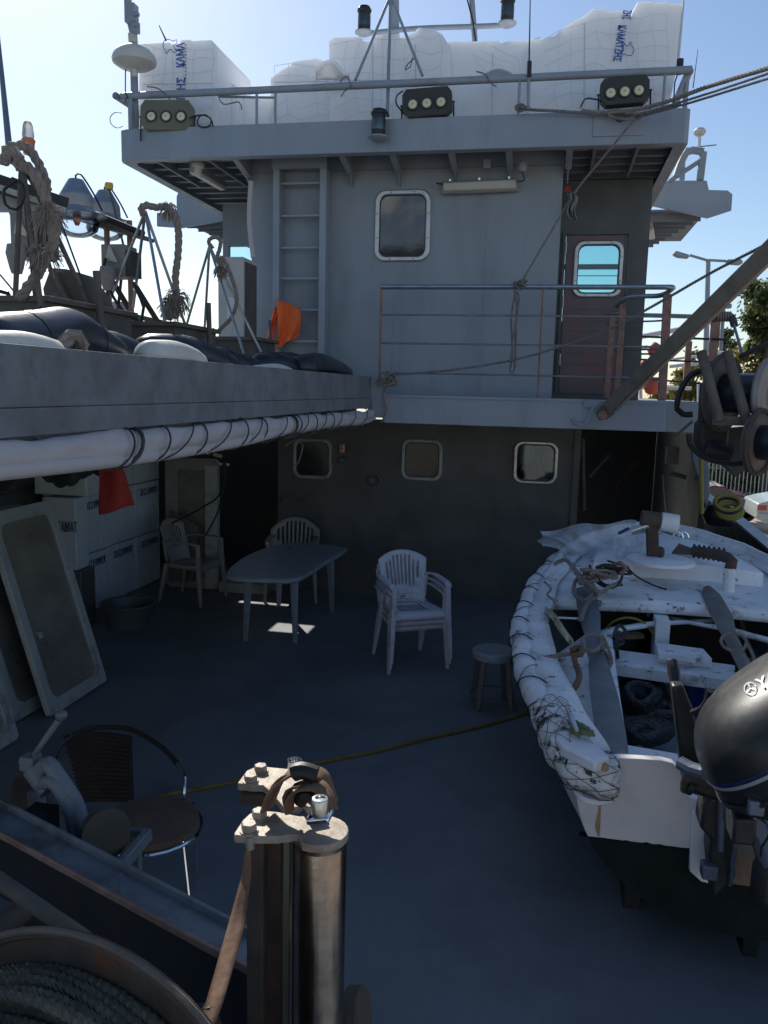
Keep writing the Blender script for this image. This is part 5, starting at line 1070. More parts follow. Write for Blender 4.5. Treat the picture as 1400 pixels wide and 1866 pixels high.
# pin and nut on the right
nb = P(580, 1494, Z=rz)
obj('hex_nut', MB().lathe([(.024, 0), (.024, .012), (.021, .015), (0, .015)], nb, None, 6), 'steel', fr_g)
obj('shackle_lug', MB().bar(P(563, 1490, Y=r0.y - .05), P(604, 1486, Y=r0.y - .05), .05, .016), 'chrome', fr_g, bev=.005)
obj('lug_plate', MB().prism([V((a.x, a.y, rz + .02)) for a in [P(*p, Z=rz + .02) for p in ((545, 1460), (575, 1452), (590, 1478), (560, 1484))]], (0, 0, .018)), 'plate_steel', fr_g, bev=.003)
nc = P(583, 1482, Y=r0.y - .055)
nt_ = MB().lathe([(.0205, 0), (.0205, .034), (.018, .038), (.012, .0385), (.011, .034), (0, .034)], nc, None, 24); obj('knurled_nut', nt_, 'steel', fr_g)
tn = P(537, 1402, Z=rz2 + .0); obj('sleeve', MB().lathe([(.0205, 0), (.0205, .028), (.0145, .028), (.0145, .006), (0, .006)], tn, None, 24), 'chrome', fr_g)
# strap looping over the top
def strapsurf(pts, w_, name='strap', m='strap_brown', par=None):
    p = crs(pts, .008); mb = MB(); n = len(p)
    def f(u, v):
        i = min(n - 1, int(u * (n - 1) + .5)); t = (p[min(i + 1, n - 1)] - p[max(i - 1, 0)]).normalized(); s_ = t.cross(V((0, 1, .2))).normalized() if False else V((.35, .93, .1)); s_ = (s_ - t * s_.dot(t)).normalized(); return p[i] + s_ * (v - .5) * w_
    return obj(name, MB().grid(f, n - 1, 3), m, par or fr_g, solid=.006, smooth=80)
yR = r0.y
S3 = lambda px, py, dy: P(px, py, Y=yR + dy)
strapsurf([S3(488, 1475, .04), S3(497, 1448, .04), S3(507, 1428, .05), S3(522, 1412, .06), S3(545, 1406, .07), S3(572, 1406, .07), S3(588, 1416, .06), S3(595, 1435, .05), S3(604, 1462, .03)], .045)
strapsurf([S3(482, 1478, .0), S3(492, 1450, .0), S3(506, 1430, .01), S3(528, 1414, .02)], .03)
strapsurf([S3(530, 1470, .02), S3(524, 1452, .02), S3(532, 1437, .03), S3(548, 1430, .04), S3(568, 1427, .04), S3(585, 1432, .03), S3(598, 1452, .01), S3(606, 1476, -.01)], .035)
strapsurf([S3(528, 1480, .0), S3(528, 1458, .0), S3(538, 1442, .0), S3(556, 1435, .0), S3(578, 1436, .0), S3(594, 1454, -.02), S3(602, 1476, -.03)], .03)
obj('tape', MB().tube(crs([S3(536, 1408, .03), S3(552, 1404, .03), S3(577, 1412, .03)], .01), .022, 10), 'cable', fr_g)
obj('strap_core', MB().tube(crs([S3(545, 1462, .03), S3(552, 1452, .03), S3(566, 1450, .03), S3(578, 1460, .02)], .01), .018, 8), 'cable', fr_g)
# hanging strap down-left
hs_ = [P(448, 1545, Y=1.72), P(440, 1600, Y=1.70), P(418, 1680, Y=1.62), P(395, 1760, Y=1.52), P(372, 1840, Y=1.42), P(350, 1900, Y=1.36)]
def hstrap(u, v):
    n = len(hs_) - 1; i = min(n - 1, int(u * n)); t = u * n - i; p = hs_[i].lerp(hs_[i + 1], t); w_ = .012 + .03 * min(1, u * 2.2) - .015 * max(0, u - .6); return p + V((.9, .3, .3)).normalized() * w_ * v
tag(obj('lashing_strap', MB().grid(hstrap, 24, 3), 'strap_brown', solid=.004, smooth=80, origin=hs_[0]), 'worn brown webbing strap hanging down left from the roller post', 'strap')
tp2 = P(378, 1835, Y=1.44); obj('tape_band', MB().box(tp2 + V((.0, -.01, -.02)), (.05, .02, .06), Euler((0, R(-20), 0)).to_matrix()), 'cable', bpy.data.objects['lashing_strap'])
# small second sheave right of the roller foot
single('sheave_cheek', MB().cyl(P(636, 1862, Y=1.9), P(664, 1862, Y=1.9), .085, 28), 'rusty', 'edge of a dark round sheave low on the right of the steel roller', 'sheave', bev=.004)
single('sheave_bracket', MB().bx(P(652, 1830, Y=2.05).x, P(666, 1830, Y=2.05).x, 2.0, 2.06, 0, P(655, 1803, Y=2.05).z), 'beam_paint', 'short grey upright plate behind the low sheave', 'bracket')

# big channel beam
bz = .8
B0, B1 = P(-60, 1436, Z=bz), P(455, 1706, Z=bz)      # back edge
F0, F1 = P(-60, 1490, Z=bz), P(455, 1772, Z=bz)      # front edge
bd = (B1 - B0).normalized()
bm_ = thing('channel_beam', 'worn grey steel channel beam slanting down across the lower left corner', 'beam', (B1.x, B1.y, 0))
obj('web', MB().prism([V((p.x, p.y, bz - .012)) for p in (B0, B1, F1, F0)], (0, 0, .012)), 'beam_paint', bm_)
obj('back_lip', MB().bar(B0 + V((0, 0, .012)), B1 + V((0, 0, .012)), .014, .03), 'beam_paint', bm_, bev=.003)
obj('front_lip', MB().bar(F0 + V((0, 0, .006)), F1 + V((0, 0, .006)), .014, .026), 'beam_edge', bm_, bev=.004)
dn = V((0, 0, -.24)); obj('front_flange', MB().prism([F0 + V((0, 0, -.013)), F1 + V((0, 0, -.013)), F1 + dn, F0 + dn], (B0 - F0) * .06), 'black_hull', bm_)
obj('foot_plate', MB().prism([F1 + V((0, 0, -.013)), B1 + V((0, 0, -.013)), V((B1.x + .05, B1.y, 0)), V((F1.x + .05, F1.y, 0))], bd * .015), 'beam_paint', bm_)
for t in (.3, .62):
    c_ = B0.lerp(B1, t).lerp(F0.lerp(F1, t), .5); obj('seam', MB().bar(B0.lerp(B1, t) + V((0, 0, .001)), F0.lerp(F1, t) + V((0, 0, .001)), .012, .004), 'beam_paint', bm_)
obj('leg', MB().bx(B0.x + .3, B0.x + .4, B0.y - .1, B0.y, 0, bz - .02), 'black_hull', bm_)
single('pipe_brace', MB().cyl(P(-30, 1585, Y=1.75), P(155, 1712, Y=1.62), .020, 14), 'brown_iron', 'worn slanting pipe between the channel beam and the wire drum', 'pipe')
single('drum_shaft', MB().cyl(P(-40, 1720, Y=1.7), P(45, 1655, Y=1.95), .035, 16), 'rusty', 'blurred brown shaft end at the left edge below the channel beam', 'shaft')
# wire drum
dr = thing('wire_drum', 'big rusty winch drum wound with steel wire rope in the lower left corner', 'winch', (0, 0, 0))
dc_ = P(160, 2042, Y=1.42); R_ = (P(160, 1706, Y=1.42) - dc_).length
ax = Euler((R(90), 0, R(-8))).to_matrix()
obj('flange', MB().lathe([(R_, -.012), (R_, .0), (R_ - .012, .012), (R_ - .02, .004), (0, .002), (0, -.012)], dc_, ax, 72), 'rusty', dr)
obj('rim', MB().tube([dc_ + ax @ V((R_ * math.cos(a), R_ * math.sin(a), .004)) for a in [k * math.pi / 36 for k in range(72)]], .008, 8, True), 'brown_iron', dr)
obj('core', MB().lathe([(.2, .0), (.2, .5)], dc_, ax, 48), 'rusty', dr)
axd = ax @ V((0, 0, 1))
for k in range(13):
    for lay, rad in ((0, R_ * .83),) if k % 4 else ((0, R_ * .83), (1, R_ * .90)):
        if lay == 1 and k < 3: continue
        c_ = dc_ + axd * (.018 + k * .0285 + lay * .012); N = 120
        obj('wire_turn', MB().rope([c_ + ax @ V(((rad + .008 * math.sin(3 * a + k)) * math.cos(a), (rad + .008 * math.sin(3 * a + k)) * math.sin(a), .006 * math.sin(a * 2 + k))) for a in [math.pi * 2 * q_ / N for q_ in range(N + 1)]], .0145, 5, 5, st=5, smooth=False), 'wire_rope', dr)
dr.location = (0, 0, 0)
# hydraulic valve with lever, hoses
hv = thing('valve_block', 'hydraulic control valve with ball ended lever behind the channel beam', 'valve', P(50, 1480, Y=3.0))
Yv = 2.75
obj('lever', MB().tube([P(62, 1376, Y=Yv), P(108, 1312, Y=Yv)], [.010, .013], 10), 'beam_paint', hv)
obj('knob', MB().lathe([(0, -.022), (.018, -.014), (.024, 0), (.018, .014), (0, .022)], P(112, 1303, Y=Yv), None, 16), 'beam_paint', hv)
obj('body', MB().prism([P(10, 1478, Y=Yv + .05), P(24, 1410, Y=Yv + .05), P(50, 1404, Y=Yv + .05), P(60, 1490, Y=Yv + .05)], (0, .12, 0)), 'rusty', hv, bev=.01)
obj('head', MB().box(P(56, 1388, Y=Yv), (.06, .07, .06)), 'beam_paint', hv, bev=.008)
obj('spool', MB().cyl(P(45, 1380, Y=Yv), P(66, 1405, Y=Yv), .03, 14).cyl(P(60, 1400, Y=Yv), P(90, 1440, Y=Yv - .02), .042, 14), 'beam_paint', hv)
obj('support', MB().bar(P(66, 1440, Y=Yv + .06), P(70, 1500, Y=Yv + .06), .05, .05), 'beam_paint', hv)
single('hydraulic_hose', MB().tube(crs([P(70, 1408, Y=Yv), P(88, 1392, Y=Yv - .02), P(104, 1412, Y=Yv - .03), P(122, 1438, Y=Yv - .04), P(138, 1465, Y=Yv - .04), P(150, 1505, Y=Yv - .05), P(160, 1540, Y=Yv - .05)], .02), .032, 14), 'beam_paint', 'thick grey sleeved hose bending down right from the valve', 'hose')
single('hydraulic_hose', MB().tube(crs([P(76, 1430, Y=Yv - .03), P(96, 1424, Y=Yv - .05), P(112, 1444, Y=Yv - .06), P(130, 1480, Y=Yv - .06), P(138, 1520, Y=Yv - .05)], .02), .028, 14), 'beam_paint', 'second grey sleeved hose beside the thick one below the valve', 'hose')
sw_ = thing('sheave_block', 'dark round sheave wheel in a grey bracket behind the channel beam', 'wheel', P(190, 1560, Y=2.6))
c_ = P(190, 1520, Y=2.6); m_ = Euler((R(80), 0, R(55))).to_matrix()
obj('wheel', MB().lathe([(.0, -.02), (.095, -.02), (.10, -.01), (.085, 0), (.10, .01), (.095, .02), (0, .02)], c_, m_, 36), 'lamp_dark', sw_)
obj('bracket', MB().bar(P(218, 1582, Y=2.55), P(272, 1518, Y=2.75), .03, .05).bar(P(262, 1518, Y=2.75), P(225, 1515, Y=2.8), .03, .03).bar(P(254, 1520, Y=2.75), P(254, 1600, Y=2.7), .02, .03), 'beam_paint', sw_, bev=.005)
# ================================================================== THE SMALL BOAT
import bisect
def lut(xs, ys, t):
    i = min(len(xs) - 2, max(0, bisect.bisect_right(xs, t) - 1)); k = (t - xs[i]) / (xs[i + 1] - xs[i]); k = k * k * (3 - 2 * k) * .4 + k * .6
    return ys[i] + (ys[i + 1] - ys[i]) * k
YB, LB = 3.4, 4.35
def half(s): return lut([0, .1, .25, .4, .6, .75, .85, .93, 1.0001], [.76, .86, .98, 1.04, .99, .85, .68, .42, .03], s)
def zg(s): return .90 + .30 * s * s
def zk(s): return .16 + (.75 * max(0, s - .75) ** 1.4 if s > .75 else 0)
def xc(s): return .95 + .06 * s
def hp(s, z, side, off=0):
    u = min(1, max(0, (zg(s) - z) / (zg(s) - zk(s)))); x = (half(s) - off) * max(.0, 1 - u ** 2.6) ** .55
    return V((xc(s) + side * x, YB + LB * s, z))
bt = thing('small_boat', 'worn white wooden boat with dark bottom, rope lashed gunwale and oars, chocked on the deck', 'boat', (.95, 5.5, 0))
for sd_ in (-1, 1):
    obj('hull_side', MB().grid(lambda u, v, q=sd_: hp(u, zg(u) + (.545 - zg(u)) * v, q), 48, 12), 'boat_white', bt, smooth=80)
    obj('hull_bottom', MB().grid(lambda u, v, q=sd_: hp(u, .545 + (zk(u) - .545) * v if zk(u) < .545 else .545, q), 48, 14), 'antifoul', bt, smooth=80)
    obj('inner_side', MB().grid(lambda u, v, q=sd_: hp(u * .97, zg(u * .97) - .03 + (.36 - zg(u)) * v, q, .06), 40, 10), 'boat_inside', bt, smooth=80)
kl = MB().grid(lambda u, v: V((xc(u) + (v - .5) * .05, YB + LB * u, zk(u) - .0)), 30, 1); kl.bx(xc(0) - .03, xc(0) + .03, YB, YB + 3.4, .08, .17)
obj('keel', kl, 'antifoul', bt)
ns = 26; poly = lambda z0, z1: [hp(0, z0 + (z1 - z0) * i / ns, -1) for i in range(ns + 1)] + [hp(0, z1 + (z0 - z1) * i / ns, 1) for i in range(ns + 1)]
Yt = YB
top = [P(*p, Y=Yt) for p in ((1112, 1381), (1160, 1383), (1205, 1386), (1226, 1391), (1238, 1402), (1243, 1420), (1243, 1438), (1256, 1452), (1290, 1464))]
mir = [V((2 * .95 - a.x, Yt, a.z)) for a in reversed(top)]
lowl = [hp(0, .53 + (.88 - .53) * i / 14, -1) for i in range(15)]; lowr = [V((1.9 - a.x, a.y, a.z)) for a in reversed(lowl)]
obj('transom', MB().prism([V((a.x, Yt, a.z)) for a in lowl] + top + mir + [V((a.x, Yt, a.z)) for a in lowr], (0, .045, 0)), 'transom_white', bt, bev=.004)
zz = [.16 + (.53 - .16) * i / 16 for i in range(17)]
rd = random.Random(3); edge = [V((.95 - half(0) * .95 + 1.9 * half(0) * .95 * i / 50, Yt, .532 + rd.uniform(-.006, .006))) for i in range(51)]
obj('transom_bottom', MB().prism([V((a.x, Yt - .003, a.z)) for a in [hp(0, z, -1) for z in zz]] + [V((a.x, Yt - .003, a.z)) for a in edge] + [V((a.x, Yt - .003, a.z)) for a in [hp(0, z, 1) for z in reversed(zz)]], (0, .04, 0)), 'antifoul', bt)
# decks and benches
def plank(name, pts, z, th=.03, m='boat_white', dz=None):
    q = [P(*p, Z=z) for p in pts]; return obj(name, MB().prism([V((a.x, a.y, z - th)) for a in q], (0, 0, th)), m, bt, bev=.004)
for sd_ in (-1, 1):
    obj('gunwale', MB().grid(lambda u, v, q=sd_: V((xc(u) + q * (half(u) + .01 - .15 * v * min(1, half(u) * 3)), YB + LB * u, zg(u) + .018)), 48, 2), 'boat_white_worn', bt, solid=.03, smooth=80)
    # side bench, lower than the gunwale
    obj('side_bench', MB().grid(lambda u, v, q=sd_: V((xc(u) + q * ((half(u) - .12) * (1 - v) + v * min(.52, half(u) - .2)), YB + .05 + 2.35 * u * 1.0, zg(u * .55) - .10)), 30, 2), 'boat_white_worn', bt, solid=.025)
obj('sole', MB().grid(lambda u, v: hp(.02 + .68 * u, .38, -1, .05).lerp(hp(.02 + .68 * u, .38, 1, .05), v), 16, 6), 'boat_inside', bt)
fy = 5.72
def fd(u, v, dz=0): s = (fy - YB) / LB + (1 - (fy - YB) / LB) * u; return V((xc(s) + (half(s) - .1) * (2 * v - 1), YB + LB * s, zg(s) - .02 + .03 * math.cos((2 * v - 1) * 1.5) + dz))
obj('foredeck', MB().grid(lambda u, v: fd(u * .985, v), 24, 16), 'boat_white_worn', bt, solid=.025, smooth=60)
obj('foredeck_beam', MB().grid(lambda u, v: fd(0, v, -.055 * u) + V((0, -.003, 0)), 1, 16), 'boat_white_worn', bt, solid=.03)
# raised cuddy
def cud(u, v):   # u around height, v across
    pass
cy0, cy1 = 6.3, 7.35
def cudw(t): return .60 - .26 * t ** 1.6
cudf = lambda t, v, z: V((1.0 + cudw(t) * (2 * v - 1), cy0 + (cy1 - cy0) * t, z))
obj('cuddy', MB().grid(lambda u, v: cudf(u, v, 1.14 + .04 * math.cos((2 * v - 1) * 1.5) + .03 * u), 12, 12)
    .grid(lambda u, v: cudf(0, u, .96 + .18 * v + .04 * v * math.cos((2 * u - 1) * 1.5)), 12, 4).grid(lambda u, v: cudf(1, u, 1.0 + .17 * v + .04 * v * math.cos((2 * u - 1) * 1.5)), 12, 4)
    .grid(lambda u, v: cudf(u, 0, .98 + (.163 + .03 * u) * v), 12, 3).grid(lambda u, v: cudf(u, 1, .98 + (.163 + .03 * u) * v), 12, 3), 'boat_white', bt, smooth=40)
hc = P(1205, 1022, Z=1.21); obj('hatch_ring', MB().lathe([(.24, -.01), (.24, .012), (.22, .018), (0, .02)], hc, None, 36), 'boat_white', bt)
# bow rail planks (raised bulwark round the foredeck)
for sd_ in (-1, 1):
    obj('bow_bulwark', MB().grid(lambda u, v, q=sd_: V((xc(.55 + .44 * u) + q * (half(.55 + .44 * u) - .02), YB + LB * (.55 + .44 * u), zg(.55 + .44 * u) + .0 + .09 * v * min(1, u * 2))), 24, 2), 'boat_white_worn', bt, solid=.04, smooth=80)
# thwarts
t1 = obj('thwart', MB().prism([P(1098, 1180, Z=.74), P(1340, 1212, Z=.74), P(1340, 1240, Z=.74), P(1098, 1207, Z=.74)], (0, 0, -.075)), 'boat_white_worn', bt, bev=.005)
obj('thwart_pillar', MB().bx(P(1192, 1130, Y=5.66).x, P(1218, 1130, Y=5.66).x, 5.55, 5.72, .36, .93), 'boat_white', bt, bev=.004)
obj('stern_bench', MB().prism([P(1128, 1355, Z=.80), P(1300, 1385, Z=.80), P(1300, 1400, Z=.80), P(1120, 1378, Z=.80)], (0, 0, -.03)), 'boat_white', bt)
obj('bulkhead', MB().bx(.45, .74, 6.25, 6.28, .36, .9).bx(.86, 1.5, 6.3, 6.33, .36, .9), 'dark_wood', bt)
# gunwale fender of rolled canvas with lashings
def fpath(side, n=110, s0=0.0, s1=.97, off=.03, dz=-.03): return [V((xc(s) + side * (half(s) + off), YB + LB * s, zg(s) + dz)) for s in [s0 + (s1 - s0) * i / n for i in range(n + 1)]]
for sd_ in (-1, 1):
    fp = fpath(sd_); n = len(fp)
    fm = MB().tube(fp, [.062 + .010 * abs(math.sin(i * .42)) for i in range(n)], 14)
    f_ = obj('gunwale_fender', fm, 'boat_white_worn', bt, smooth=80)
    if sd_ < 0:
        ls = MB(); sp_ = []
        for i in range(n * 4):
            t = i / (n * 4 - 1) * (n - 1); k = int(t); a = t * .42 * math.pi * .55; p = fp[k].lerp(fp[min(n - 1, k + 1)], t - k); sp_.append(p + V((math.cos(a), 0, math.sin(a))) * .079)
        obj('lashing', MB().tube(sp_, .004, 4), 'cable', f_)
        sp2 = []
        for i in range(n * 4):
            t = i / (n * 4 - 1) * (n - 1); k = int(t); a = -t * .42 * math.pi * .35; p = fp[k].lerp(fp[min(n - 1, k + 1)], t - k); sp2.append(p + V((math.cos(a), 0, math.sin(a))) * .078)
        obj('lashing', MB().tube(sp2, .0025, 4), 'strap_dark', f_)
# padded stern corner
pc = [V((.09, YB + .42, .90)), V((.115, YB + .22, .89)), V((.15, YB + .06, .875)), V((.21, YB - .03, .85)), V((.30, YB - .05, .835)), V((.355, YB - .045, .83))]
pcx = crs(pc, .015); n = len(pcx)
cf = obj('corner_fender', MB().tube(pcx, [.085 + .008 * math.sin(i * .9) for i in range(n)], 18), 'boat_peeled', bt, smooth=80)
nm_ = MB(); rd = random.Random(11)
fr3 = []
for i in range(n):
    t = (pcx[min(n - 1, i + 1)] - pcx[max(0, i - 1)]).normalized(); u_ = t.cross(V((0, 0, 1))).normalized(); fr3.append((u_, t.cross(u_)))
for sg in (-1, 1):
    for a0 in range(9):
        nm_.tube([pcx[i] + (fr3[i][0] * math.cos(a0 * math.pi / 4.5 + sg * i * .11) + fr3[i][1] * math.sin(a0 * math.pi / 4.5 + sg * i * .11)) * (.094 + .008 * math.sin(i * .9)) for i in range(0, n, 2)], .0016, 3)
obj('net_wrap', nm_, 'strap_dark', cf)
obj('corner_block', MB().prism([P(*p, Z=.95) for p in ((1020, 1312), (1062, 1330), (1112, 1378), (1085, 1388), (1030, 1362), (1008, 1340))], (0, 0, -.05)), 'boat_white', bt, bev=.01)
obj('bolt_head', MB().lathe([(0, 0), (.018, 0), (.018, .01), (.01, .014), (0, .014)], P(1102, 1397, Y=YB - .135), Euler((R(90), 0, 0)).to_matrix(), 16), 'rust_stain', bt)
obj('rust_streak', MB().grid(lambda u, v: P(1088 + (8 - 3 * v) * u + 3 * math.sin(7 * v) * (1 - u), 1462 + 62 * v, Y=YB - .004), 3, 8), 'rust_stain', bt)
obj('cleat', MB().tube(crs([P(1050, 1440, Y=YB - .01), P(1062, 1455, Y=YB - .05), P(1090, 1462, Y=YB - .05), P(1115, 1455, Y=YB - .03), P(1120, 1448, Y=YB - .01)], .02), .014, 8), 'boat_white', bt)
# chocks
for (x, y0, w_) in ((.47, 3.75, .08), (1.3, 3.8, .08)): single('timber_chock', MB().bx(x, x + w_, y0, y0 + .9, .0, .22), 'black_hull', 'dark timber chock on the deck under the %s quarter of the small boat' % ('left' if x < 1 else 'right'), 'chock', 'timber chocks under the boat', bev=.006)
single('keel_block', MB().bx(.5, 1.4, 4.4, 4.6, 0, .10), 'black_hull', 'dark cross timber under the keel of the small boat', 'block')
single('timber_chock', MB().bx(.3, 1.6, 6.0, 6.2, 0, .15), 'black_hull', 'dark cross timber under the forward bottom of the small boat', 'chock', 'timber chocks under the boat')
# oars
def oar(label, pts, ws, z, m, th=.03):
    mb = MB(); q = [P(*p, Z=z_) for p, z_ in zip(pts, z)]
    for i in range(len(q) - 1):
        pass
    L_, R__ = [], []
    for i, c_ in enumerate(q):
        t = (q[min(i + 1, len(q) - 1)] - q[max(0, i - 1)]).normalized(); n_ = t.cross(V((0, 0, 1))).normalized(); L_.append(c_ - n_ * ws[i] / 2); R__.append(c_ + n_ * ws[i] / 2)
    vs = []
    for l, r in zip(L_, R__): vs += [l, l + (r - l) * .5 + V((0, 0, th / 2)), r, l + (r - l) * .5 - V((0, 0, th / 2))]
    fs = [(i * 4 + j, i * 4 + (j + 1) % 4, (i + 1) * 4 + (j + 1) % 4, (i + 1) * 4 + j) for i in range(len(q) - 1) for j in range(4)] + [(3, 2, 1, 0), tuple((len(q) - 1) * 4 + j for j in range(4))]
    return single('oar', mb.add(vs, fs), m, label, 'oar', 'oars lying in the small boat', bev=.006)
oar('dark grey oar blade lying on the left bench near the bow of the small boat', [(1062, 1072), (1068, 1085), (1074, 1120), (1080, 1160), (1084, 1200)], [.10, .15, .15, .10, .08], [1.02, 1.02, .98, .95, .92], 'oar_grey')
oar('broad grey oar blade with white specks lying on the left bench towards the stern', [(1088, 1190), (1092, 1215), (1102, 1270), (1112, 1330), (1118, 1378)], [.09, .12, .145, .145, .14], [.93, .92, .90, .88, .87], 'oar_grey')
oar('brown oar on the right side of the small boat, blade pointing to the bow', [(1290, 1070), (1296, 1082), (1314, 1120), (1328, 1155), (1345, 1190), (1368, 1235), (1400, 1300)], [.06, .13, .15, .10, .09, .09, .09], [1.05, 1.04, 1.0, .98, .95, .93, .9], 'oar_wood')
for px, py, z, lab in ((1082, 1170, .98, 'rope loop round the left oar by the rail'), (1336, 1168, 1.0, 'rope loop round the right oar')):
    c_ = P(px, py, Z=z); single('oar_loop', MB().rope([c_ + V((.07 * math.cos(a), .03 * math.sin(a) - .02, .045 * math.sin(a))) for a in [k * math.pi / 6 for k in range(13)]] + [c_ + V((.1, -.1, -.08)), c_ + V((.05, -.2, -.12))], .010, 5), 'rope_tan', lab, 'rope')
def brope(label, pts, r, m='rope_grey', z=1.0, name='boat_rope'):
    q = [P(p[0], p[1], Z=p[2] if len(p) > 2 else z) for p in pts]; return single(name, MB().rope(q, r, 5), m, label, 'rope', 'ropes in the small boat')
brope('tan rope stretched across the left rail of the small boat to the oar', [(978, 1200, .93), (1010, 1196, .96), (1042, 1190, .98), (1065, 1185, .98), (1084, 1186, .98), (1096, 1175, .97), (1098, 1160, .96)], .014, 'rope_tan')
brope('knotted rope hanging on the left rail with a brown end', [(1042, 1185, 1.0), (1056, 1180, 1.0), (1060, 1192, .99), (1046, 1196, .99), (1050, 1210, .96), (1056, 1230, .94), (1050, 1250, .93), (1036, 1262, .92)], .018, 'strap_brown')
brope('grey rope tangle over the left bow rail of the small boat', [(1010, 1028, 1.14), (1030, 1020, 1.18), (1046, 1036, 1.18), (1060, 1052, 1.16), (1078, 1068, 1.14), (1096, 1080, 1.12), (1110, 1070, 1.12), (1130, 1062, 1.1)], .016, 'rope_tan')
brope('dark cable loops lying on the foredeck in front of the cuddy', [(1075, 1030, 1.18), (1084, 1055, 1.12), (1100, 1068, 1.1), (1120, 1070, 1.1), (1134, 1050, 1.14), (1120, 1032, 1.2), (1096, 1030, 1.2), (1086, 1046, 1.16), (1104, 1066, 1.1), (1134, 1066, 1.08)], .010, 'rope_dark')
brope('dark line trailing from the plastic sheet across the cuddy face', [(1140, 1030, 1.22), (1160, 1050, 1.16), (1190, 1066, 1.06), (1215, 1074, 1.04)], .007, 'cable')
for q, (cx_, cy_, rx_, ry_, lab, m, nt2, zz_) in enumerate(((1168, 1262, 46, 34, 'coil of grey rope on the boat floor behind the thwart', 'rope_dark', 6, .50), (1172, 1332, 56, 26, 'dark rope heap on the boat floor near the stern', 'rope_dark', 7, .50))):
    rd = random.Random(40 + q); pts = []
    for k in range(nt2 * 9):
        a = k * 2 * math.pi / 9; f_ = 1 - .09 * (k / 9) + rd.uniform(-.08, .08); pts.append(P(cx_ + rx_ * f_ * math.cos(a), cy_ + ry_ * f_ * math.sin(a), Z=zz_ + k * .003))
    single('rope_coil', MB().rope(pts, .020, 6), m, lab, 'rope coil')
brope('pale green rope on the boat floor beside the grey coil', [(1128, 1320, .5), (1140, 1345, .52), (1165, 1352, .52), (1160, 1370, .55)], .02, 'aluminium')
brope('green grey mooring line hanging from the thwart into the boat', [(1128, 1150, .96), (1124, 1180, .86), (1130, 1220, .6), (1136, 1260, .5), (1140, 1300, .48)], .013, 'rope_dark')
brope('dark knotted rope lump on the thwart left end', [(1112, 1172, .84), (1130, 1164, .86), (1140, 1150, .9), (1128, 1140, .92), (1120, 1160, .88), (1136, 1170, .84), (1116, 1180, .82)], .013, 'rope_dark')
single('cut_hoop', MB().tube([P(1145, 1165, Y=5.6) + V((.17 * math.cos(a), 0, .17 * math.sin(a) - .02)) for a in [math.pi * k / 14 for k in range(15)]], .008, 6), 'hose_yellow', 'thin yellow hoop standing behind the thwart of the small boat', 'hoop')
brope('green frayed rope wound on the stern corner of the small boat', [(1036, 1316, 1.0), (1050, 1318, 1.0), (1066, 1326, .99), (1080, 1338, .98), (1062, 1334, .98), (1046, 1324, .99), (1040, 1330, .98), (1058, 1338, .97)], .014, 'rope_green')
single('metal_spike', MB().tube([P(1032, 1290, Z=1.02), P(1042, 1310, Z=1.03), P(1052, 1332, Z=1.0)], [.004, .014, .008], 8), 'silver', 'short bright metal spike on the stern corner of the small boat', 'spike')
single('rowlock_bar', MB().cyl(P(1016, 1126, Z=.99), P(1064, 1128, Z=.99), .009, 8), 'steel', 'short steel bar across the left rail of the small boat', 'bar')
rg = MB().grid(lambda u, v: P(995 + 42 * u + 10 * v, 1105 + 60 * u + 8 * math.sin(6 * v) + 14 * v, Z=1.0 + .02 * math.sin(9 * u + 5 * v)), 12, 5)
single('yellow_rag', rg, 'yellow_tarp', 'crumpled pale yellow rag on the left rail of the small boat', 'rag', solid=.012, smooth=80)
bs = thing('board_stack', 'two short peeling boards stacked on the thwart of the small boat', 'boards', P(1246, 1200, Z=.74))
for k, z in enumerate((.742, .785)):
    dx = 6 * k; q = [P(*p, Z=z + .04) for p in ((1196 - dx * .3, 1176 - dx), (1282, 1188 - dx), (1298, 1206 - dx), (1200, 1196 - dx))]; obj('board', MB().prism([V((a.x, a.y, z)) for a in q], (0, 0, .04)), 'boat_white_worn', bs, bev=.004)
single('blue_can', MB().lathe([(.07, 0), (.085, .03), (.085, .22), (.06, .28), (.025, .31), (0, .31)], P(1255, 1300, Z=.37), None, 16), 'marine_blue', 'dark blue can standing in the small boat behind the tiller arm', 'can')
single('fuel_tray', MB().bx(1.28, 1.55, 5.05, 5.3, .74, .80), 'dark_wood', 'rusty brown tray at the right end of the thwart', 'tray')
# bow fittings
wb = thing('bow_post', 'rusty post with a white wooden crosshead on the cuddy of the small boat', 'post', P(1190, 1015, Z=1.2))
Yq = P(1190, 1020, Z=1.2).y
obj('post', MB().bar(P(1190, 1022, Y=Yq), P(1188, 945, Y=Yq), .085, .07, (0, 1, 0)), 'dark_wood', wb, bev=.008)
obj('head', MB().cyl(P(1168, 944, Y=Yq), P(1204, 949, Y=Yq), .062, 14), 'rusty', wb, bev=.006)
obj('crosshead', MB().cyl(P(1204, 950, Y=Yq), P(1236, 955, Y=Yq), .068, 18), 'boat_white_worn', wb, bev=.008)
obj('pin', MB().cyl(P(1150, 968, Y=Yq - .02), P(1182, 957, Y=Yq - .02), .026, 12), 'steel', wb)
obj('foot', MB().box(P(1180, 1022, Y=Yq), (.12, .1, .04)).cyl(P(1203, 1024, Z=1.2), P(1203, 1012, Z=1.2) + V((0, 0, .04)), .03), 'rusty', wb)
sb = thing('side_post', 'short peeling white post with a rope bound arm at the right bow', 'post', P(1330, 1090, Z=.98))
Ys = P(1330, 1090, Z=.98).y
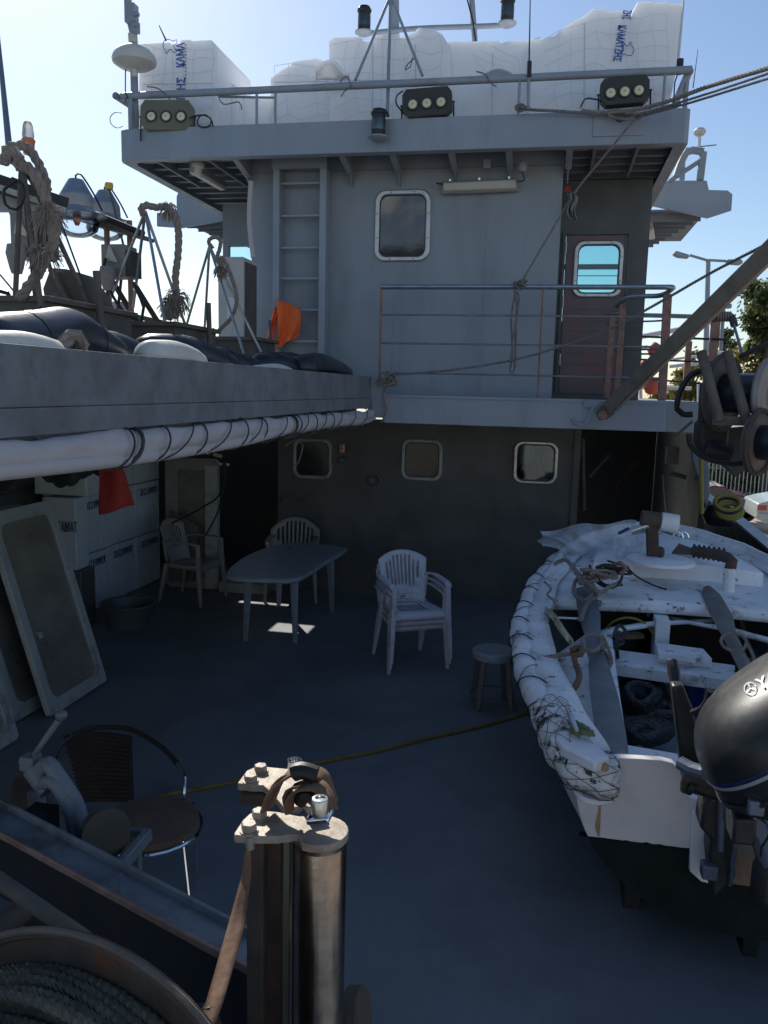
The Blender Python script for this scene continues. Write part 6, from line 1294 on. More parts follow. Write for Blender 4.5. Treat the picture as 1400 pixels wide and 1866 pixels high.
obj('post', MB().cyl(P(1327, 1092, Y=Ys), P(1330, 1035, Y=Ys), .042, 14), 'boat_white_worn', sb); obj('elbow', MB().tube(crs([P(1330, 1040, Y=Ys), P(1334, 1022, Y=Ys), P(1312, 1012, Y=Ys + .1), P(1265, 1004, Y=Ys + .3)], .04), .04, 12), 'rusty', sb)
ab = MB()
for k in range(7): p0 = P(1265 + 9 * k, 1004 + 1.3 * k, Y=Ys + .3 - .03 * k); ab.tube([p0 + V((0, .05 * math.cos(a), .05 * math.sin(a))) for a in [j * math.pi / 5 for j in range(10)]], .006, 5, True)
obj('binding', ab, 'rope_dark', sb)
obj('bracket', MB().prism([P(1226, 1010, Y=Ys + .4), P(1240, 992, Y=Ys + .4), P(1272, 1004, Y=Ys + .4), P(1262, 1012, Y=Ys + .4)], (0, .06, 0)), 'plastic_dark', sb)
for k, dx in enumerate((0, 10)): single('metal_hook', MB().tube(crs([P(1226 + dx, 1002, Y=7.2), P(1227 + dx, 978, Y=7.2), P(1232 + dx, 970, Y=7.2), P(1242 + dx, 972, Y=7.2), P(1245 + dx, 980, Y=7.2)], .01), .008, 8), 'chrome', '%s of two bent metal hooks at the bow of the small boat' % ('left' if not k else 'right'), 'hook', 'bent metal hooks at the bow')
rd = random.Random(21); single('rope_bundle', MB().rope([P(1352 + rd.uniform(-22, 22), 1068 + rd.uniform(-22, 18), Y=6.35 + rd.uniform(-.05, .05)) for _ in range(22)], .012, 5), 'rope_tan', 'tan rope tangle on the right bow rail of the small boat', 'rope', 'knotted rope bundles')
single('chain_line', MB().rope([P(1352, 1080, Y=6.3), P(1348, 1110, Y=6.2), P(1360, 1160, Y=6.0), P(1378, 1200, Y=5.8)], .013, 5), 'rope_tan', 'thin line hanging from the rope tangle down the right rail', 'rope')
# plastic film over the bow
def filmf(u, v):
    x = 984 + 176 * u; yt = 968 - 4 * math.sin(3 * u) - 18 * u; yb = 998 + 52 * u ** 1.2 - 6 * math.sin(7 * u)
    return P(x + 5 * math.sin(8 * v + 3 * u), yt + (yb - yt) * v + 3 * math.sin(12 * u + 5 * v), Y=6.75 + .10 * math.sin(7 * u + 4 * v) + .05 * math.sin(17 * u - 9 * v))
single('plastic_film', MB().grid(filmf, 34, 14), 'plastic_film', 'crumpled translucent plastic sheet spread over the left bow of the small boat', 'sheet', smooth=80)
def film2(u, v): return P(1112 + 60 * u + 18 * v * (1 - u) + 4 * math.sin(9 * v), 972 + 12 * math.sin(3 * u) + (62 - 4 * u) * v + 3 * math.sin(14 * u), Y=6.55 - .12 * math.sin(3 * v) + .05 * math.sin(11 * u + 4 * v))
single('plastic_film', MB().grid(film2, 18, 18), 'plastic_film', 'folded translucent plastic bag at the foot of the bow post', 'bag', smooth=80)
single('blue_strip', MB().bar(P(1128, 972, Y=6.5), P(1146, 963, Y=6.55), .02, .02), 'marine_blue', 'small blue strip on the plastic bag', 'strip')
single('yellow_label', MB().box(P(1170, 997, Y=6.9), (.03, .01, .09)), 'yellow', 'small yellow label behind the rusty bow post', 'label')

# ------------------------------------------------------------------ outboard motor
om = thing('outboard_motor', 'black outboard motor with silver stripe clamped to the transom of the small boat', 'motor', (.97, 3.1, .3))
CC = P(1452, 1335, Y=2.95); RX_, RY_, RZ_ = .34, .32, .25
TR = Matrix.Rotation(R(-42), 3, 'Y') @ Matrix.Rotation(R(-6), 3, 'X')
def cowlp(th, ph, k=1.0): # tilted superellipsoid
    f = lambda a, e: math.copysign(abs(a) ** e, a)
    return CC + TR @ V((RX_ * k * f(math.cos(ph), .7) * f(math.cos(th), .8), RY_ * k * f(math.cos(ph), .7) * f(math.sin(th), .8), RZ_ * k * f(math.sin(ph), .8)))
obj('cowl', MB().grid(lambda u, v: cowlp(u * 2 * math.pi, -.05 + v * (math.pi / 2 + .05)), 64, 24), 'cowl', om, smooth=80)
obj('cowl_stripe', MB().grid(lambda u, v: cowlp(u * 2 * math.pi, .10 + .04 * v, 1.004), 64, 2), 'silver', om, smooth=80)
obj('cowl_stripe', MB().grid(lambda u, v: cowlp(u * 2 * math.pi, .17 + .015 * v, 1.004), 64, 1), 'marine_blue', om, smooth=80)
obj('cowl_seam', MB().tube([cowlp(a * math.pi / 32, -.06, 1.012) for a in range(64)], .010, 8, True), 'motor_black', om)
obj('lower_cowl', MB().grid(lambda u, v: cowlp(u * 2 * math.pi, -.08 - .5 * v, 1.0 - .10 * v), 64, 8), 'motor_black', om, smooth=60)
obj('lower_pan', MB().grid(lambda u, v: cowlp(u * 2 * math.pi, -.58 - .3 * v, .9 * (1 - v) + .02), 64, 3), 'motor_black', om)
obj('latch', MB().box(cowlp(math.pi * 1.28, -.06, 1.02), (.05, .03, .05)), 'motor_grey', om, bev=.006)
def onto(px, py, k=1.022):    # a mark laid on the curved cowl
    d = RM @ V((px - 700, 933 - py, -F)); o = V((0, 0, H)); best = None
    for i in range(700):
        p = o + d * ((2.2 + i * .002) / d.y); q = TR.transposed() @ (p - CC)
        f = (abs(q.x / (RX_ * k)) ** 2.5 + abs(q.y / (RY_ * k)) ** 2.5) ** (.4 * 2 / .7) + abs(q.z / (RZ_ * k)) ** 2.5
        if f <= 1: return p
    return None
def mark(mb, ox, oy, ang, name, m):
    ca, sa = math.cos(R(ang)), math.sin(R(ang)); vs = []
    for a in mb.v: vs.append(onto(ox + a.x * ca - a.y * sa, oy - a.x * sa - a.y * ca))
    ok = [i for i, p in enumerate(vs) if p is not None]; mp = {i: k for k, i in enumerate(ok)}
    m2 = MB().add([vs[i] for i in ok], [tuple(mp[i] for i in f) for f in mb.f if all(i in mp for i in f)])
    if m2.f: obj(name, m2, m, om, smooth=0)
tm = text_mesh('YAMAHA', 30, 0, .6); mark(tm, 1385, 1257, 26, 'printed_text', 'white_pipe')
rg_ = MB(); NN = 28
rg_.add([V((11.5 * math.cos(2 * math.pi * i / NN), 11.5 * math.sin(2 * math.pi * i / NN), 0)) for i in range(NN)] + [V((9.8 * math.cos(2 * math.pi * i / NN), 9.8 * math.sin(2 * math.pi * i / NN), 0)) for i in range(NN)], [(i, (i + 1) % NN, NN + (i + 1) % NN, NN + i) for i in range(NN)])
for a in (90, 210, 330):
    u_ = V((math.cos(R(a)), math.sin(R(a)), 0)); w2 = V((-u_.y, u_.x, 0)); rg_.add([-u_ * 1 - w2 * .8, u_ * 9.8 - w2 * .8, u_ * 9.8 + w2 * .8, -u_ * 1 + w2 * .8], [(0, 1, 2, 3)])
    for t in (4.5, 7.2): rg_.add([u_ * t - w2 * 2.6, u_ * (t + 1) - w2 * 2.6, u_ * (t + 1) + w2 * 2.6, u_ * t + w2 * 2.6], [(0, 1, 2, 3)])
mark(rg_, 1367, 1254, 20, 'emblem', 'white_pipe')
tm = text_mesh('Enduro', 11, 0, .2) if False else text_mesh('four stroke', 9, 0, .1)
# tiller arm
Ym = 3.15
obj('tiller', MB().tube([P(1225, 1204, Y=3.5), P(1228, 1222, Y=3.47), P(1232, 1250, Y=3.43)], [.022, .026, .022], 10), 'motor_black', om, bev=.002)
obj('tiller_arm', MB().prism([P(*p, Y=3.3) for p in ((1224, 1250), (1246, 1250), (1262, 1290), (1280, 1360), (1288, 1402), (1262, 1412), (1240, 1398), (1233, 1330))], (0, .07, 0)), 'motor_black', om, bev=.012)
obj('tiller_pivot', MB().tube(crs([P(1240, 1390, Y=3.22), P(1262, 1402, Y=3.18), P(1284, 1408, Y=3.15)], .02), .028, 10), 'motor_grey', om)
obj('shift_lever', MB().tube(crs([P(1262, 1298, Y=3.2), P(1280, 1290, Y=3.15), P(1292, 1270, Y=3.12), P(1294, 1258, Y=3.1)], .02), .012, 8), 'motor_black', om)
obj('hose', MB().tube(crs([P(1248, 1440, Y=3.25), P(1252, 1418, Y=3.22), P(1275, 1422, Y=3.2), P(1288, 1438, Y=3.2), P(1310, 1446, Y=3.15)], .02), .018, 8), 'rusty', om)
obj('clamp_screw', MB().cyl(P(1262, 1432, Y=3.24), P(1312, 1448, Y=3.2), .026, 12).cyl(P(1252, 1428, Y=3.24), P(1262, 1432, Y=3.24), .04, 12), 'motor_black', om)
obj('transom_pad', MB().prism([P(*p, Y=YB - .035) for p in ((1262, 1482), (1282, 1470), (1300, 1480), (1300, 1612), (1278, 1607), (1257, 1588))], (0, .03, 0)), 'boat_white', om, bev=.004)
obj('clamp_bracket', MB().prism([P(*p, Y=3.2) for p in ((1282, 1470), (1335, 1420), (1342, 1600), (1300, 1640), (1292, 1560), (1296, 1530), (1276, 1510))], (0, .13, 0)), 'motor_black', om, bev=.012)
obj('clamp_plate', MB().prism([P(*p, Y=3.17) for p in ((1310, 1450), (1324, 1446), (1320, 1556), (1308, 1556))], (0, .03, 0)).box(P(1292, 1585, Y=3.2), (.06, .06, .06)), 'motor_grey', om, bev=.008)
obj('wood_pad', MB().bx(P(1318, 1560, Y=3.28).x, P(1400, 1560, Y=3.28).x, 3.25, 3.36, P(1340, 1600, Y=3.3).z, P(1340, 1540, Y=3.3).z), 'bare_wood', om, bev=.004)
obj('mid_section', MB().prism([P(*p, Y=2.95) for p in ((1345, 1415), (1420, 1415), (1420, 1500), (1405, 1640), (1382, 1560), (1352, 1505))], (0, .16, 0)), 'motor_grey', om, bev=.03)
obj('mount_block', MB().prism([P(*p, Y=2.9) for p in ((1338, 1492), (1382, 1492), (1378, 1544), (1334, 1540))], (0, .18, 0)), 'motor_black', om, bev=.012)
obj('drive_leg', MB().prism([P(*p, Y=2.95) for p in ((1395, 1560), (1460, 1540), (1470, 1700), (1420, 1690), (1372, 1650), (1378, 1590))], (0, .1, 0)), 'motor_black', om, bev=.04)
obj('tilt_rod', MB().cyl(P(1340, 1545, Y=3.1), P(1330, 1612, Y=3.2), .010, 8), 'steel', om)
obj('anode', MB().lathe([(0, 0), (.014, 0), (.014, .012), (0, .014)], P(1377, 1483, Y=2.89), Euler((R(90), 0, 0)).to_matrix(), 12), 'silver', om)
obj('wire', MB().tube(crs([P(1378, 1486, Y=2.88), P(1396, 1500, Y=2.86), P(1402, 1520, Y=2.86), P(1388, 1545, Y=2.87), P(1386, 1560, Y=2.88)], .02), .004, 6), 'cable', om)

# more loose gear in the boat
brope('grey rope looped twice on the foredeck left of the cuddy', [(1048, 1040, 1.2), (1062, 1062, 1.14), (1080, 1078, 1.1), (1066, 1094, 1.06), (1046, 1080, 1.08), (1052, 1056, 1.14), (1074, 1060, 1.14), (1088, 1084, 1.08), (1070, 1100, 1.04), (1058, 1130, 1.0)], .015, 'rope_grey')
brope('tan cord zigzagging over the left rail forward of the yellow rag', [(992, 1060, 1.1), (1004, 1072, 1.08), (998, 1084, 1.06), (1010, 1096, 1.04), (1006, 1112, 1.02)], .008, 'rope_tan')
brope('thick grey rope bight hanging over the oar into the boat', [(1096, 1180, .98), (1108, 1200, .9), (1104, 1240, .86), (1112, 1290, .8), (1124, 1330, .7)], .012, 'rope_grey')
single('clamp', MB().tube(crs([P(1118, 1030, Z=1.22), P(1132, 1026, Z=1.26), P(1140, 1036, Z=1.22), P(1130, 1046, Z=1.18)], .02), .014, 8), 'rust_wood', 'small rusty clamp lying among the cables on the foredeck', 'clamp')
single('wood_scrap', MB().box(P(1150, 1158, Z=.78), (.16, .07, .03), Euler((0, 0, R(20))).to_matrix()), 'bare_wood', 'small bare wood scrap on the thwart beside the rope lump', 'scrap')
single('bilge_board', MB().bx(.62, 1.25, 4.5, 4.62, .39, .42), 'bare_wood', 'narrow bare board across the boat floor between the rope coils', 'board')

def rtangle(label, cx_, cy_, z, wx_, wy_, n_, r, m, seed):
    rd = random.Random(seed); c_ = P(cx_, cy_, Z=z); pts = [c_ + V((wx_ * rd.uniform(-1, 1), wy_ * rd.uniform(-1, 1), .05 * rd.uniform(0, 1) + .06 * k / n_)) for k in range(n_)]
    return single('rope_tangle', MB().rope(pts, r, 5), m, label, 'rope', 'rope tangles in the small boat')
rtangle('grey rope tangle filling the boat floor between the two coils', 1190, 1300, .42, .22, .2, 26, .017, 'rope_grey', 61)
rtangle('dark rope tangle on the boat floor under the thwart', 1175, 1225, .40, .25, .15, 22, .018, 'rope_dark', 62)
rtangle('tan rope tangle on the foredeck beside the plastic sheet', 1086, 1062, 1.12, .13, .14, 20, .013, 'rope_tan', 63)
rtangle('dark line tangle at the foot of the cuddy', 1120, 1052, 1.13, .12, .10, 16, .009, 'rope_dark', 64)
rtangle('grey rope tangle under the foredeck edge', 1150, 1140, .6, .25, .1, 18, .016, 'rope_grey', 65)
for sd_ in (-1, 1):
    for k in range(9):
        u_ = .08 + .07 * k; obj('frame_rib', MB().tube([hp(u_, zg(u_) - .06 - (zg(u_) - .42) * j / 6, sd_, .07) for j in range(7)], .018, 4), 'boat_inside', bt)
obj('floor_slat', MB().bx(.60, .62 + .08, 3.7, 5.3, .385, .40), 'bare_wood', bt); obj('floor_slat', MB().bx(1.1, 1.2, 3.7, 5.3, .385, .40), 'bare_wood', bt)
# ================================================================== STARBOARD GEAR AND BEYOND
bo = thing('derrick_boom', 'square steel boom rising to the upper right from the deck edge', 'boom', P(1100, 750, Y=7.85))
A_, B_ = P(1112, 742, Y=7.8), P(1400, 461, Y=6.2); D_ = (B_ - A_)
obj('boom', MB().bar(A_, A_ + D_ * 1.45, .125, .10, (0, -1, .3)), 'boom', bo, bev=.012)
obj('flange_strip', MB().bar(A_ + V((0, -.06, .0)), A_ + D_ * 1.45 + V((0, -.06, 0)), .02, .014, (0, -1, .3)), 'boom', bo)
obj('lug', MB().prism([P(*p, Y=7.82) for p in ((1086, 752), (1098, 738), (1112, 738), (1122, 752), (1108, 764), (1092, 766))], (0, .06, 0)), 'brown_iron', bo, bev=.006)
obj('pin', MB().lathe([(0, 0), (.04, 0), (.04, .02), (.02, .03), (0, .03)], P(1098, 757, Y=7.82), Euler((R(90), 0, 0)).to_matrix(), 18), 'rust_wood', bo)
obj('hook_bar', MB().tube(crs([P(1042, 763, Y=7.9), P(1050, 773, Y=7.9), P(1062, 774, Y=7.9), P(1072, 765, Y=7.9), P(1080, 745, Y=7.9), P(1092, 733, Y=7.9)], .03), .014, 8), 'hull_grey_light', bo)
obj('bracket_plate', MB().bar(P(1065, 736, Y=7.95), P(1095, 737, Y=7.95), .05, .012, (0, 1, 0)).bar(P(1065, 772, Y=7.95), P(1095, 776, Y=7.95), .05, .012, (0, 1, 0)), 'hull_grey', bo)
# net hauler
nh = thing('net_hauler', 'heavy rusty net hauler with two black drums between round flanges at the right edge', 'hauler', P(1360, 850, Y=6.2))
axm = Euler((0, R(90), R(-36))).to_matrix()
def drum(cx_, cy_, Y, rp, L_, rc, second=True):
    c_ = P(cx_, cy_, Y=Y); k = (P(cx_ + 50, cy_, Y=Y) - P(cx_ - 50, cy_, Y=Y)).length / 100; r = rp * k; d = axm @ V((0, 0, 1))
    d = -d if d.x < 0 else d
    m_ = axm if (axm @ V((0, 0, 1))).x > 0 else axm @ Matrix.Rotation(math.pi, 3, 'X')
    f_ = obj('flange', MB().lathe([(r * .6, .01), (r * .92, .0), (r, .03), (r, -.03), (r * .93, -.04), (0, -.04), (0, .01)], c_, m_, 48), 'brown_iron', nh)
    obj('flange_rim', MB().tube([c_ + m_ @ V((r * math.cos(a), r * math.sin(a), .0)) for a in [j * math.pi / 24 for j in range(48)]], .018, 8, True), 'rusty', f_)
    obj('drum', MB().lathe([(r * rc, .0), (r * rc, L_)], c_, m_, 36), 'black_rubber', nh)
    if second:
        e = c_ + d * L_; obj('flange', MB().lathe([(0, .0), (r * .9, -.0), (r * .95, .02), (r * .9, .05), (r * .6, .06), (0, .06)], e, m_, 48), 'box_grey', nh)
        obj('hub', MB().lathe([(r * .5, .058), (r * .42, .075), (r * .2, .075), (r * .14, .10), (0, .10)], e, m_, 32), 'rust_wood', nh)
    return c_
drum(1318, 716, 6.3, 72, .30, .52)
drum(1384, 806, 5.9, 62, .3, .55, False)
for a, b in (((1278, 640), (1312, 768)), ((1325, 640), (1362, 772))): obj('frame_bar', MB().cyl(P(*a, Y=6.0), P(*b, Y=5.9), .034, 12), 'brown_iron', nh)
obj('frame_bar', MB().bar(P(1300, 766, Y=5.95), P(1375, 768, Y=5.95), .07, .06), 'brown_iron', nh)
obj('side_frame', MB().prism([P(*p, Y=6.4) for p in ((1278, 700), (1300, 690), (1330, 780), (1440, 770), (1440, 850), (1370, 850), (1340, 870), (1320, 850), (1300, 800), (1270, 796), (1275, 760))], (0, .08, 0)), 'lamp_dark', nh, bev=.01)
obj('gearbox', MB().box(P(1296, 798, Y=6.5), (.22, .25, .26)), 'black_metal', nh, bev=.03)
obj('motor', MB().cyl(P(1288, 818, Y=6.3), P(1330, 830, Y=6.3), .07, 16), 'black_metal', nh)
obj('column', MB().bx(P(1452, 800, Y=6.6).x, P(1500, 800, Y=6.6).x, 6.6, 6.9, 1.2, 2.6), 'lamp_dark', nh)
def hz(label, pts, Y, r=.016, m='cable'): return single('hydraulic_hose', MB().tube(crs([P(*p, Y=Y) for p in pts], .03), r, 8), m, label, 'hose')
hz('black hose curving down left of the net hauler to the deck edge', [(1290, 672), (1262, 682), (1244, 705), (1235, 732), (1234, 745), (1245, 755), (1262, 755)], 6.4, .022)
hz('black hose arching off the upper right of the net hauler', [(1348, 650), (1370, 640), (1395, 628), (1430, 618)], 6.2, .018)
hz('black hoses drooping under the net hauler gearbox', [(1256, 790), (1258, 810), (1280, 832), (1310, 842), (1340, 846), (1360, 842)], 6.0, .018)
hz('second drooping hose just above the lower one under the hauler', [(1268, 800), (1278, 822), (1300, 834), (1322, 838)], 6.1, .014)
hz('thin rod slanting from the dark passage to the hauler', [(1228, 797), (1248, 780), (1262, 768)], 7.0, .012, 'brown_iron')
ra = thing('rope_bound_arm', 'rusty pipe arm bound with rope above the hauler, in front of the red post', 'arm', P(1320, 575, Y=7.5))
obj('arm', MB().tube(crs([P(1296, 582, Y=7.5), P(1310, 578, Y=7.5), P(1332, 577, Y=7.5), P(1338, 592, Y=7.4)], .03), .03, 10), 'rusty', ra)
obj('rod', MB().cyl(P(1337, 590, Y=7.4), P(1354, 648, Y=7.0), .012, 8), 'rail_steel', ra)
ab = MB()
for k in range(6): c_ = P(1308 + 4.5 * k, 577, Y=7.5); ab.tube([c_ + V((0, .038 * math.cos(a), .038 * math.sin(a))) for a in [j * math.pi / 5 for j in range(10)]], .008, 5, True)
obj('binding', ab, 'rope_tan', ra)
# paddle shape, pole, yellow hose roll, bag on the bulwark
single('pale_board', MB().prism([P(*p, Y=8.6) for p in ((1257, 800), (1270, 806), (1284, 830), (1293, 850), (1294, 900), (1288, 924), (1279, 910), (1272, 870), (1262, 840))], (0, .04, 0)), 'motor_grey', 'pale blue blade shaped board standing by the bulwark under the hauler', 'board', bev=.01)
single('green_pole', MB().cyl(P(1277, 800, Y=8.4), P(1279, 936, Y=8.4), .022, 10), 'hose_yellow', 'thin yellowish green pole in front of the pale blue board', 'pole')
yh = thing('hose_roll', 'roll of yellow hose on the bulwark rail beside the red car', 'hose', P(1325, 925, Y=8.7))
for k in range(4): c_ = P(1326 + 1.5 * k, 916 + 3 * k, Y=8.7); obj('turn', MB().tube([c_ + V((.12 * math.cos(a), .05 * math.sin(a), .07 * math.sin(a) - .012 * k)) for a in [j * math.pi / 10 for j in range(20)]], .022, 8, True), 'hose_yellow' if k != 1 else 'black_rubber', yh)
single('dark_sack', MB().lathe([(0, -.12), (.14, -.1), (.18, 0), (.14, .08), (.06, .12), (0, .12)], P(1312, 938, Y=8.9), None, 16), 'black_rubber', 'black sack on the bulwark rail under the yellow hose', 'sack', smooth=80)
single('green_box', MB().box(P(1345, 914, Y=8.8), (.12, .1, .07), Euler((0, R(8), 0)).to_matrix()), 'motor_grey', 'small grey box lying on the yellow hose roll', 'box', bev=.008)
# side rails with red posts beyond the house corner
sr = thing('side_railing', 'rusty red posts with thin black rails beyond the right corner of the deck', 'railing', P(1255, 700, Y=11.5))
for a, b, w_ in (((1256, 622), (1250, 700), .075), ((1306, 580), (1295, 694), .10)): obj('post', MB().bar(P(*a, Y=11.2), P(*b, Y=11.2), w_, .05, (0, 1, 0)), 'rust_wood', sr, bev=.006)
for (x0, y0, x1, y1, r) in ((1160, 574, 1270, 577, .028), (1160, 613, 1325, 619, .014), (1165, 645, 1200, 645, .012), (1165, 655, 1300, 660, .012), (1170, 690, 1290, 700, .012)):
    obj('rail', MB().cyl(P(x0, y0, Y=11.15), P(x1, y1, Y=11.15), r, 8), 'cable' if r < .02 else 'rail_steel', sr)
single('cord', MB().tube([P(1297, 585, Y=11), P(1288, 700, Y=11)], .01, 6), 'rope_grey', 'thin pale cord hanging beside the taller red post', 'cord')
# neighbouring vessel: white pipes and red floats
nv = thing('moored_boat', 'white railed boat moored beyond, with pale pipes showing behind the deck rail', 'boat', P(1200, 720, Y=17))
for a, b, r in (((1160, 615), (1250, 598), .05), ((1250, 598), (1310, 585), .04), ((1160, 637), (1180, 632), .04), ((1165, 706), (1260, 708), .035), ((1220, 668), (1290, 660), .035), ((1274, 700), (1274, 735), .04), ((1166, 640), (1168, 735), .035), ((1225, 655), (1320, 642), .025)):
    obj('pipe', MB().cyl(P(*a, Y=17), P(*b, Y=17), r, 8), 'white_pipe', nv)
obj('hull', MB().prism([P(*p, Y=18) for p in ((1160, 732), (1300, 740), (1296, 790), (1160, 790))], (0, 2, 0)), 'white_pipe', nv)
for lab, px, py, s_ in (('upper red float hanging on the moored boat behind the rail', 1193, 638, .14), ('lower red float on the moored boat near the deck edge', 1187, 704, .16), ('dull red float beside the upper one behind the rail', 1176, 664, .10)):
    single('red_float', MB().lathe([(0, -s_), (s_ * .6, -s_ * .8), (s_, 0), (s_ * .7, s_ * .7), (s_ * .25, s_ * 1.0), (0, s_ * 1.1)], P(px, py, Y=16.6), None, 18), 'red_float', lab, 'float', 'red floats on the moored boat', smooth=80)
# street lamp
sl2 = thing('street_lamp', 'tall grey street lamp with two heads beyond the ship', 'street lamp', P(1282, 745, Y=24))
obj('post', MB().tube([P(1281, 860, Y=24), P(1291, 474, Y=24)], [.10, .06], 10), 'lamp_post', sl2)
obj('arm', MB().cyl(P(1291, 475, Y=24), P(1257, 465, Y=24), .035, 8), 'lamp_post', sl2); obj('arm', MB().cyl(P(1291, 474, Y=24), P(1328, 476, Y=24), .035, 8), 'lamp_post', sl2)
obj('lamp_head', MB().prism([P(*p, Y=23.9) for p in ((1226, 463), (1232, 456), (1258, 464), (1256, 470), (1236, 468))], (0, .25, 0)), 'lamp_post', sl2, bev=.04)
obj('lamp_head', MB().prism([P(*p, Y=23.9) for p in ((1324, 472), (1352, 472), (1356, 478), (1350, 482), (1326, 480))], (0, .25, 0)), 'lamp_post', sl2, bev=.04)
sl3 = thing('street_lamp', 'small far lamp head peeping above the boom', 'street lamp', P(1322, 740, Y=40))
obj('lamp_head', MB().box(P(1322, 558, Y=40), (.5, .3, .2)), 'lamp_post', sl3, bev=.04); obj('post', MB().cyl(P(1319, 600, Y=40) - V((0, 0, 5)), P(1319, 560, Y=40), .08), 'lamp_post', sl3)
# trees
def tree(label, px0, px1, pyt, pyb, Y, m, seed, n=2600, dens=9, leaf=.11):
    rd = random.Random(seed); c0_ = P((px0 + px1) / 2, (pyt + pyb) / 2, Y=Y); w_ = (P(px1, pyt, Y=Y) - P(px0, pyt, Y=Y)).length / 2; h_ = (P(px0, pyt, Y=Y) - P(px0, pyb, Y=Y)).length / 2
    o = thing('tree', label, 'tree', (c0_.x, Y, -1.25), 'trees beyond the quay'); gz = -1.25
    tr_ = MB().tube(crs([V((c0_.x + .3, Y, gz)), V((c0_.x + .1, Y, gz + (c0_.z - gz) * .5)), c0_ + V((0, 0, -h_ * .2))], .6), .16, 8)
    cl_ = []
    for k in range(dens * 3):
        while True:
            q = V((rd.uniform(-1, 1), rd.uniform(-1, 1), rd.uniform(-1, 1)))
            if q.length < 1: break
        cl_.append((c0_ + V((q.x * w_, q.y * w_, q.z * h_)), rd.uniform(.16, .34) * min(w_, h_) * 1.2))
    for c_, r in cl_[::2]:
        tr_.tube(crs([V((c0_.x, Y, c0_.z - h_ * .6)), (V((c0_.x, Y, c0_.z - h_ * .3)) + c_) / 2, c_], .5), [.05] * 0 or .035, 5)
    obj('trunk', tr_, 'bark', o)
    lf_ = MB()
    for c_, r in cl_:
        for k in range(n // len(cl_)):
            d = V((rd.gauss(0, 1), rd.gauss(0, 1), rd.gauss(0, .75))); p = c_ + d * r * .55; u_ = V((rd.gauss(0, 1), rd.gauss(0, 1), rd.gauss(-.6, 1))).normalized(); s_ = u_.orthogonal().normalized() * leaf * .35; L2 = leaf * rd.uniform(.7, 1.4)
            lf_.add([p, p + u_ * L2 * .5 + s_, p + u_ * L2, p + u_ * L2 * .5 - s_], [(0, 1, 2, 3)])
    obj('crown', lf_, m, o, smooth=0)
tree('tall green tree at the right picture edge above the net hauler', 1345, 1470, 480, 640, 34, 'leaf_green', 1, 5200, 10, .20)
tree('olive yellow tree behind the hauler at the right edge', 1330, 1450, 575, 700, 36, 'leaf_olive', 2, 4200, 9, .18)
tree('rounded olive tree between the two red posts', 1222, 1292, 640, 745, 38, 'leaf_olive', 3, 3600, 9, .17)
tree('small green tree top behind the taller red post', 1292, 1345, 600, 680, 42, 'leaf_green', 4, 2400, 7, .18)
tree('low olive tree between the moored boat and the blade shaped board', 1170, 1240, 700, 790, 44, 'leaf_olive', 5, 2600, 8, .2)
# fence, hedge, wall, cars
fe_ = thing('iron_fence', 'long fence of thin iron pickets beyond the parked cars', 'fence', P(1350, 900, Y=33)); fy_ = 33
pk = MB(); x = 10.5
fx0, fx1 = P(1275, 880, Y=fy_).x, P(1500, 880, Y=fy_).x; z0, z1 = P(1350, 906, Y=fy_).z, P(1350, 846, Y=fy_).z
x = fx0
while x < fx1: pk.bx(x, x + .03, fy_, fy_ + .03, z0, z1); x += .14
obj('pickets', pk, 'lamp_post', fe_); obj('rail', MB().bx(fx0, fx1, fy_ + .03, fy_ + .07, z1 - .22, z1 - .16), 'fence_iron', fe_); obj('rail', MB().bx(fx0, fx1, fy_ + .03, fy_ + .07, z0 + .1, z0 + .16), 'fence_iron', fe_); obj('base_wall', MB().bx(fx0, fx1, fy_ - .05, fy_ + .15, -1.25, z0), 'wall_pale', fe_)
hd = MB(); rd = random.Random(77)
for k in range(9000):
    p = V((rd.uniform(fx0 - 2, fx1 + 3), rd.uniform(34, 36), rd.uniform(-1.2, z1 + .1 + .8 * math.sin(k) * .2))); u_ = V((rd.gauss(0, 1), rd.gauss(0, 1), rd.gauss(0, 1))).normalized(); s_ = u_.orthogonal().normalized() * .06
    hd.add([p, p + u_ * .12 + s_, p + u_ * .24, p + u_ * .12 - s_], [(0, 1, 2, 3)])
single('hedge', hd, 'leaf_green', 'dense green hedge growing behind the iron fence', 'hedge', smooth=0)
single('boundary_wall', MB().bx(fx0 - 1, fx1 + 4, 37, 37.3, -1.25, P(1300, 838, Y=37).z), 'wall_pale', 'pale boundary wall far behind the hedge', 'wall')
cr = thing('parked_car', 'dark red car parked on the quay seen past the bulwark', 'car', P(1340, 945, Y=25))
Yc = 25
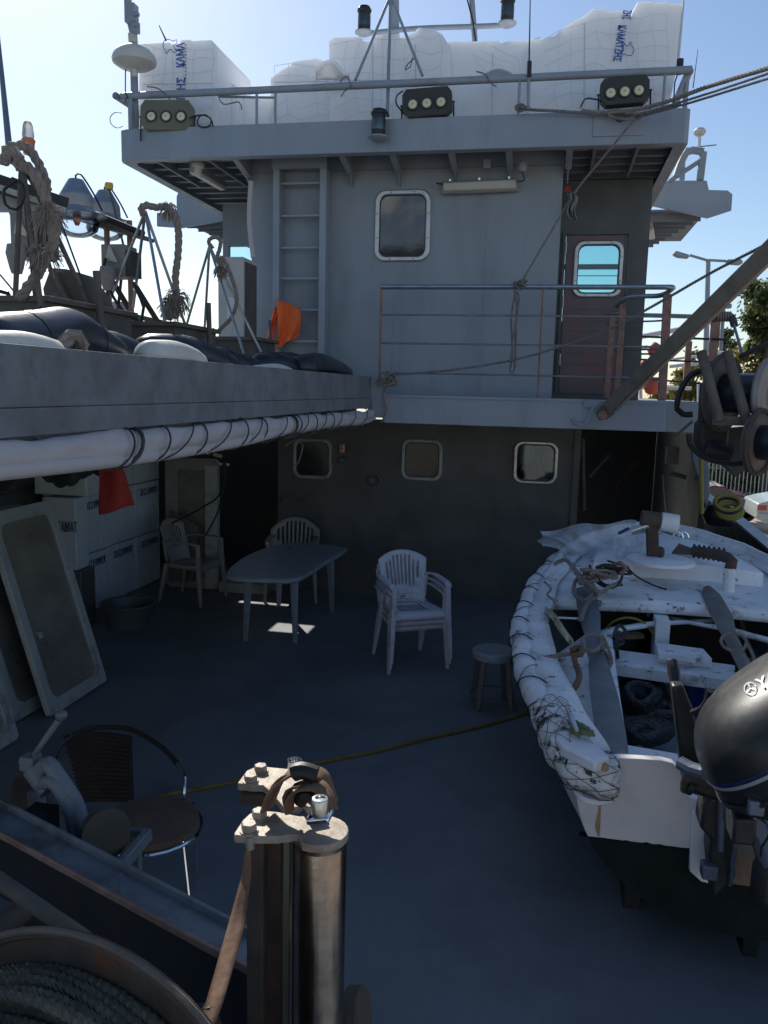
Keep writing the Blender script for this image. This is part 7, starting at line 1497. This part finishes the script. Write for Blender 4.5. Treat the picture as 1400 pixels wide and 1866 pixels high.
body = [P(*p, Y=Yc) for p in ((1240, 940), (1240, 905), (1262, 900), (1300, 885), (1322, 887), (1340, 901), (1372, 907), (1382, 916), (1384, 934), (1376, 938), (1374, 930), (1360, 915), (1346, 922), (1342, 940))]
obj('body', MB().prism(body, (0, 1.6, 0)), 'car_red', cr, bev=.03)
obj('side_window', MB().prism([P(*p, Y=Yc - .01) for p in ((1285, 893), (1300, 889), (1318, 890), (1333, 902), (1288, 904))], (0, .02, 0)), 'glass_dark', cr)
wc_ = P(1359, 932, Y=Yc - .02)
for dx in (0, -2.45):
    w1_ = obj('wheel', MB().lathe([(.2, 0), (.3, 0), (.32, .03), (.32, .18), (.3, .2), (.2, .2)], wc_ + V((dx, .0, 0)), Euler((R(-90), 0, 0)).to_matrix(), 24), 'tyre', cr); obj('rim', MB().lathe([(0, .02), (.05, .01), (.19, .03), (.2, 0)], wc_ + V((dx, 0, 0)), Euler((R(-90), 0, 0)).to_matrix(), 16), 'silver', w1_)
cp2 = thing('parked_car', 'pale green car with red tail lamp at the right picture edge', 'car', P(1400, 958, Y=23))
Yc = 23
obj('body', MB().prism([P(*p, Y=Yc) for p in ((1379, 932), (1382, 918), (1398, 914), (1440, 906), (1500, 904), (1500, 956), (1395, 954), (1388, 950), (1380, 946))], (0, 1.6, 0)), 'car_pale', cp2, bev=.03)
obj('tail_lamp', MB().bx(P(1380, 926, Y=Yc).x, P(1397, 926, Y=Yc).x, Yc - .02, Yc, P(1390, 930, Y=Yc).z, P(1390, 921, Y=Yc).z), 'red_float', cp2)
obj('bumper', MB().bx(P(1378, 938, Y=Yc).x, P(1450, 938, Y=Yc).x, Yc - .05, Yc, P(1390, 946, Y=Yc).z, P(1390, 935, Y=Yc).z), 'car_pale', cp2, bev=.02)
obj('wheel', MB().lathe([(0, 0), (.3, 0), (.32, .03), (.32, .18), (.3, .2), (0, .2)], P(1440, 950, Y=Yc - .02), Euler((R(-90), 0, 0)).to_matrix(), 24), 'tyre', cp2)
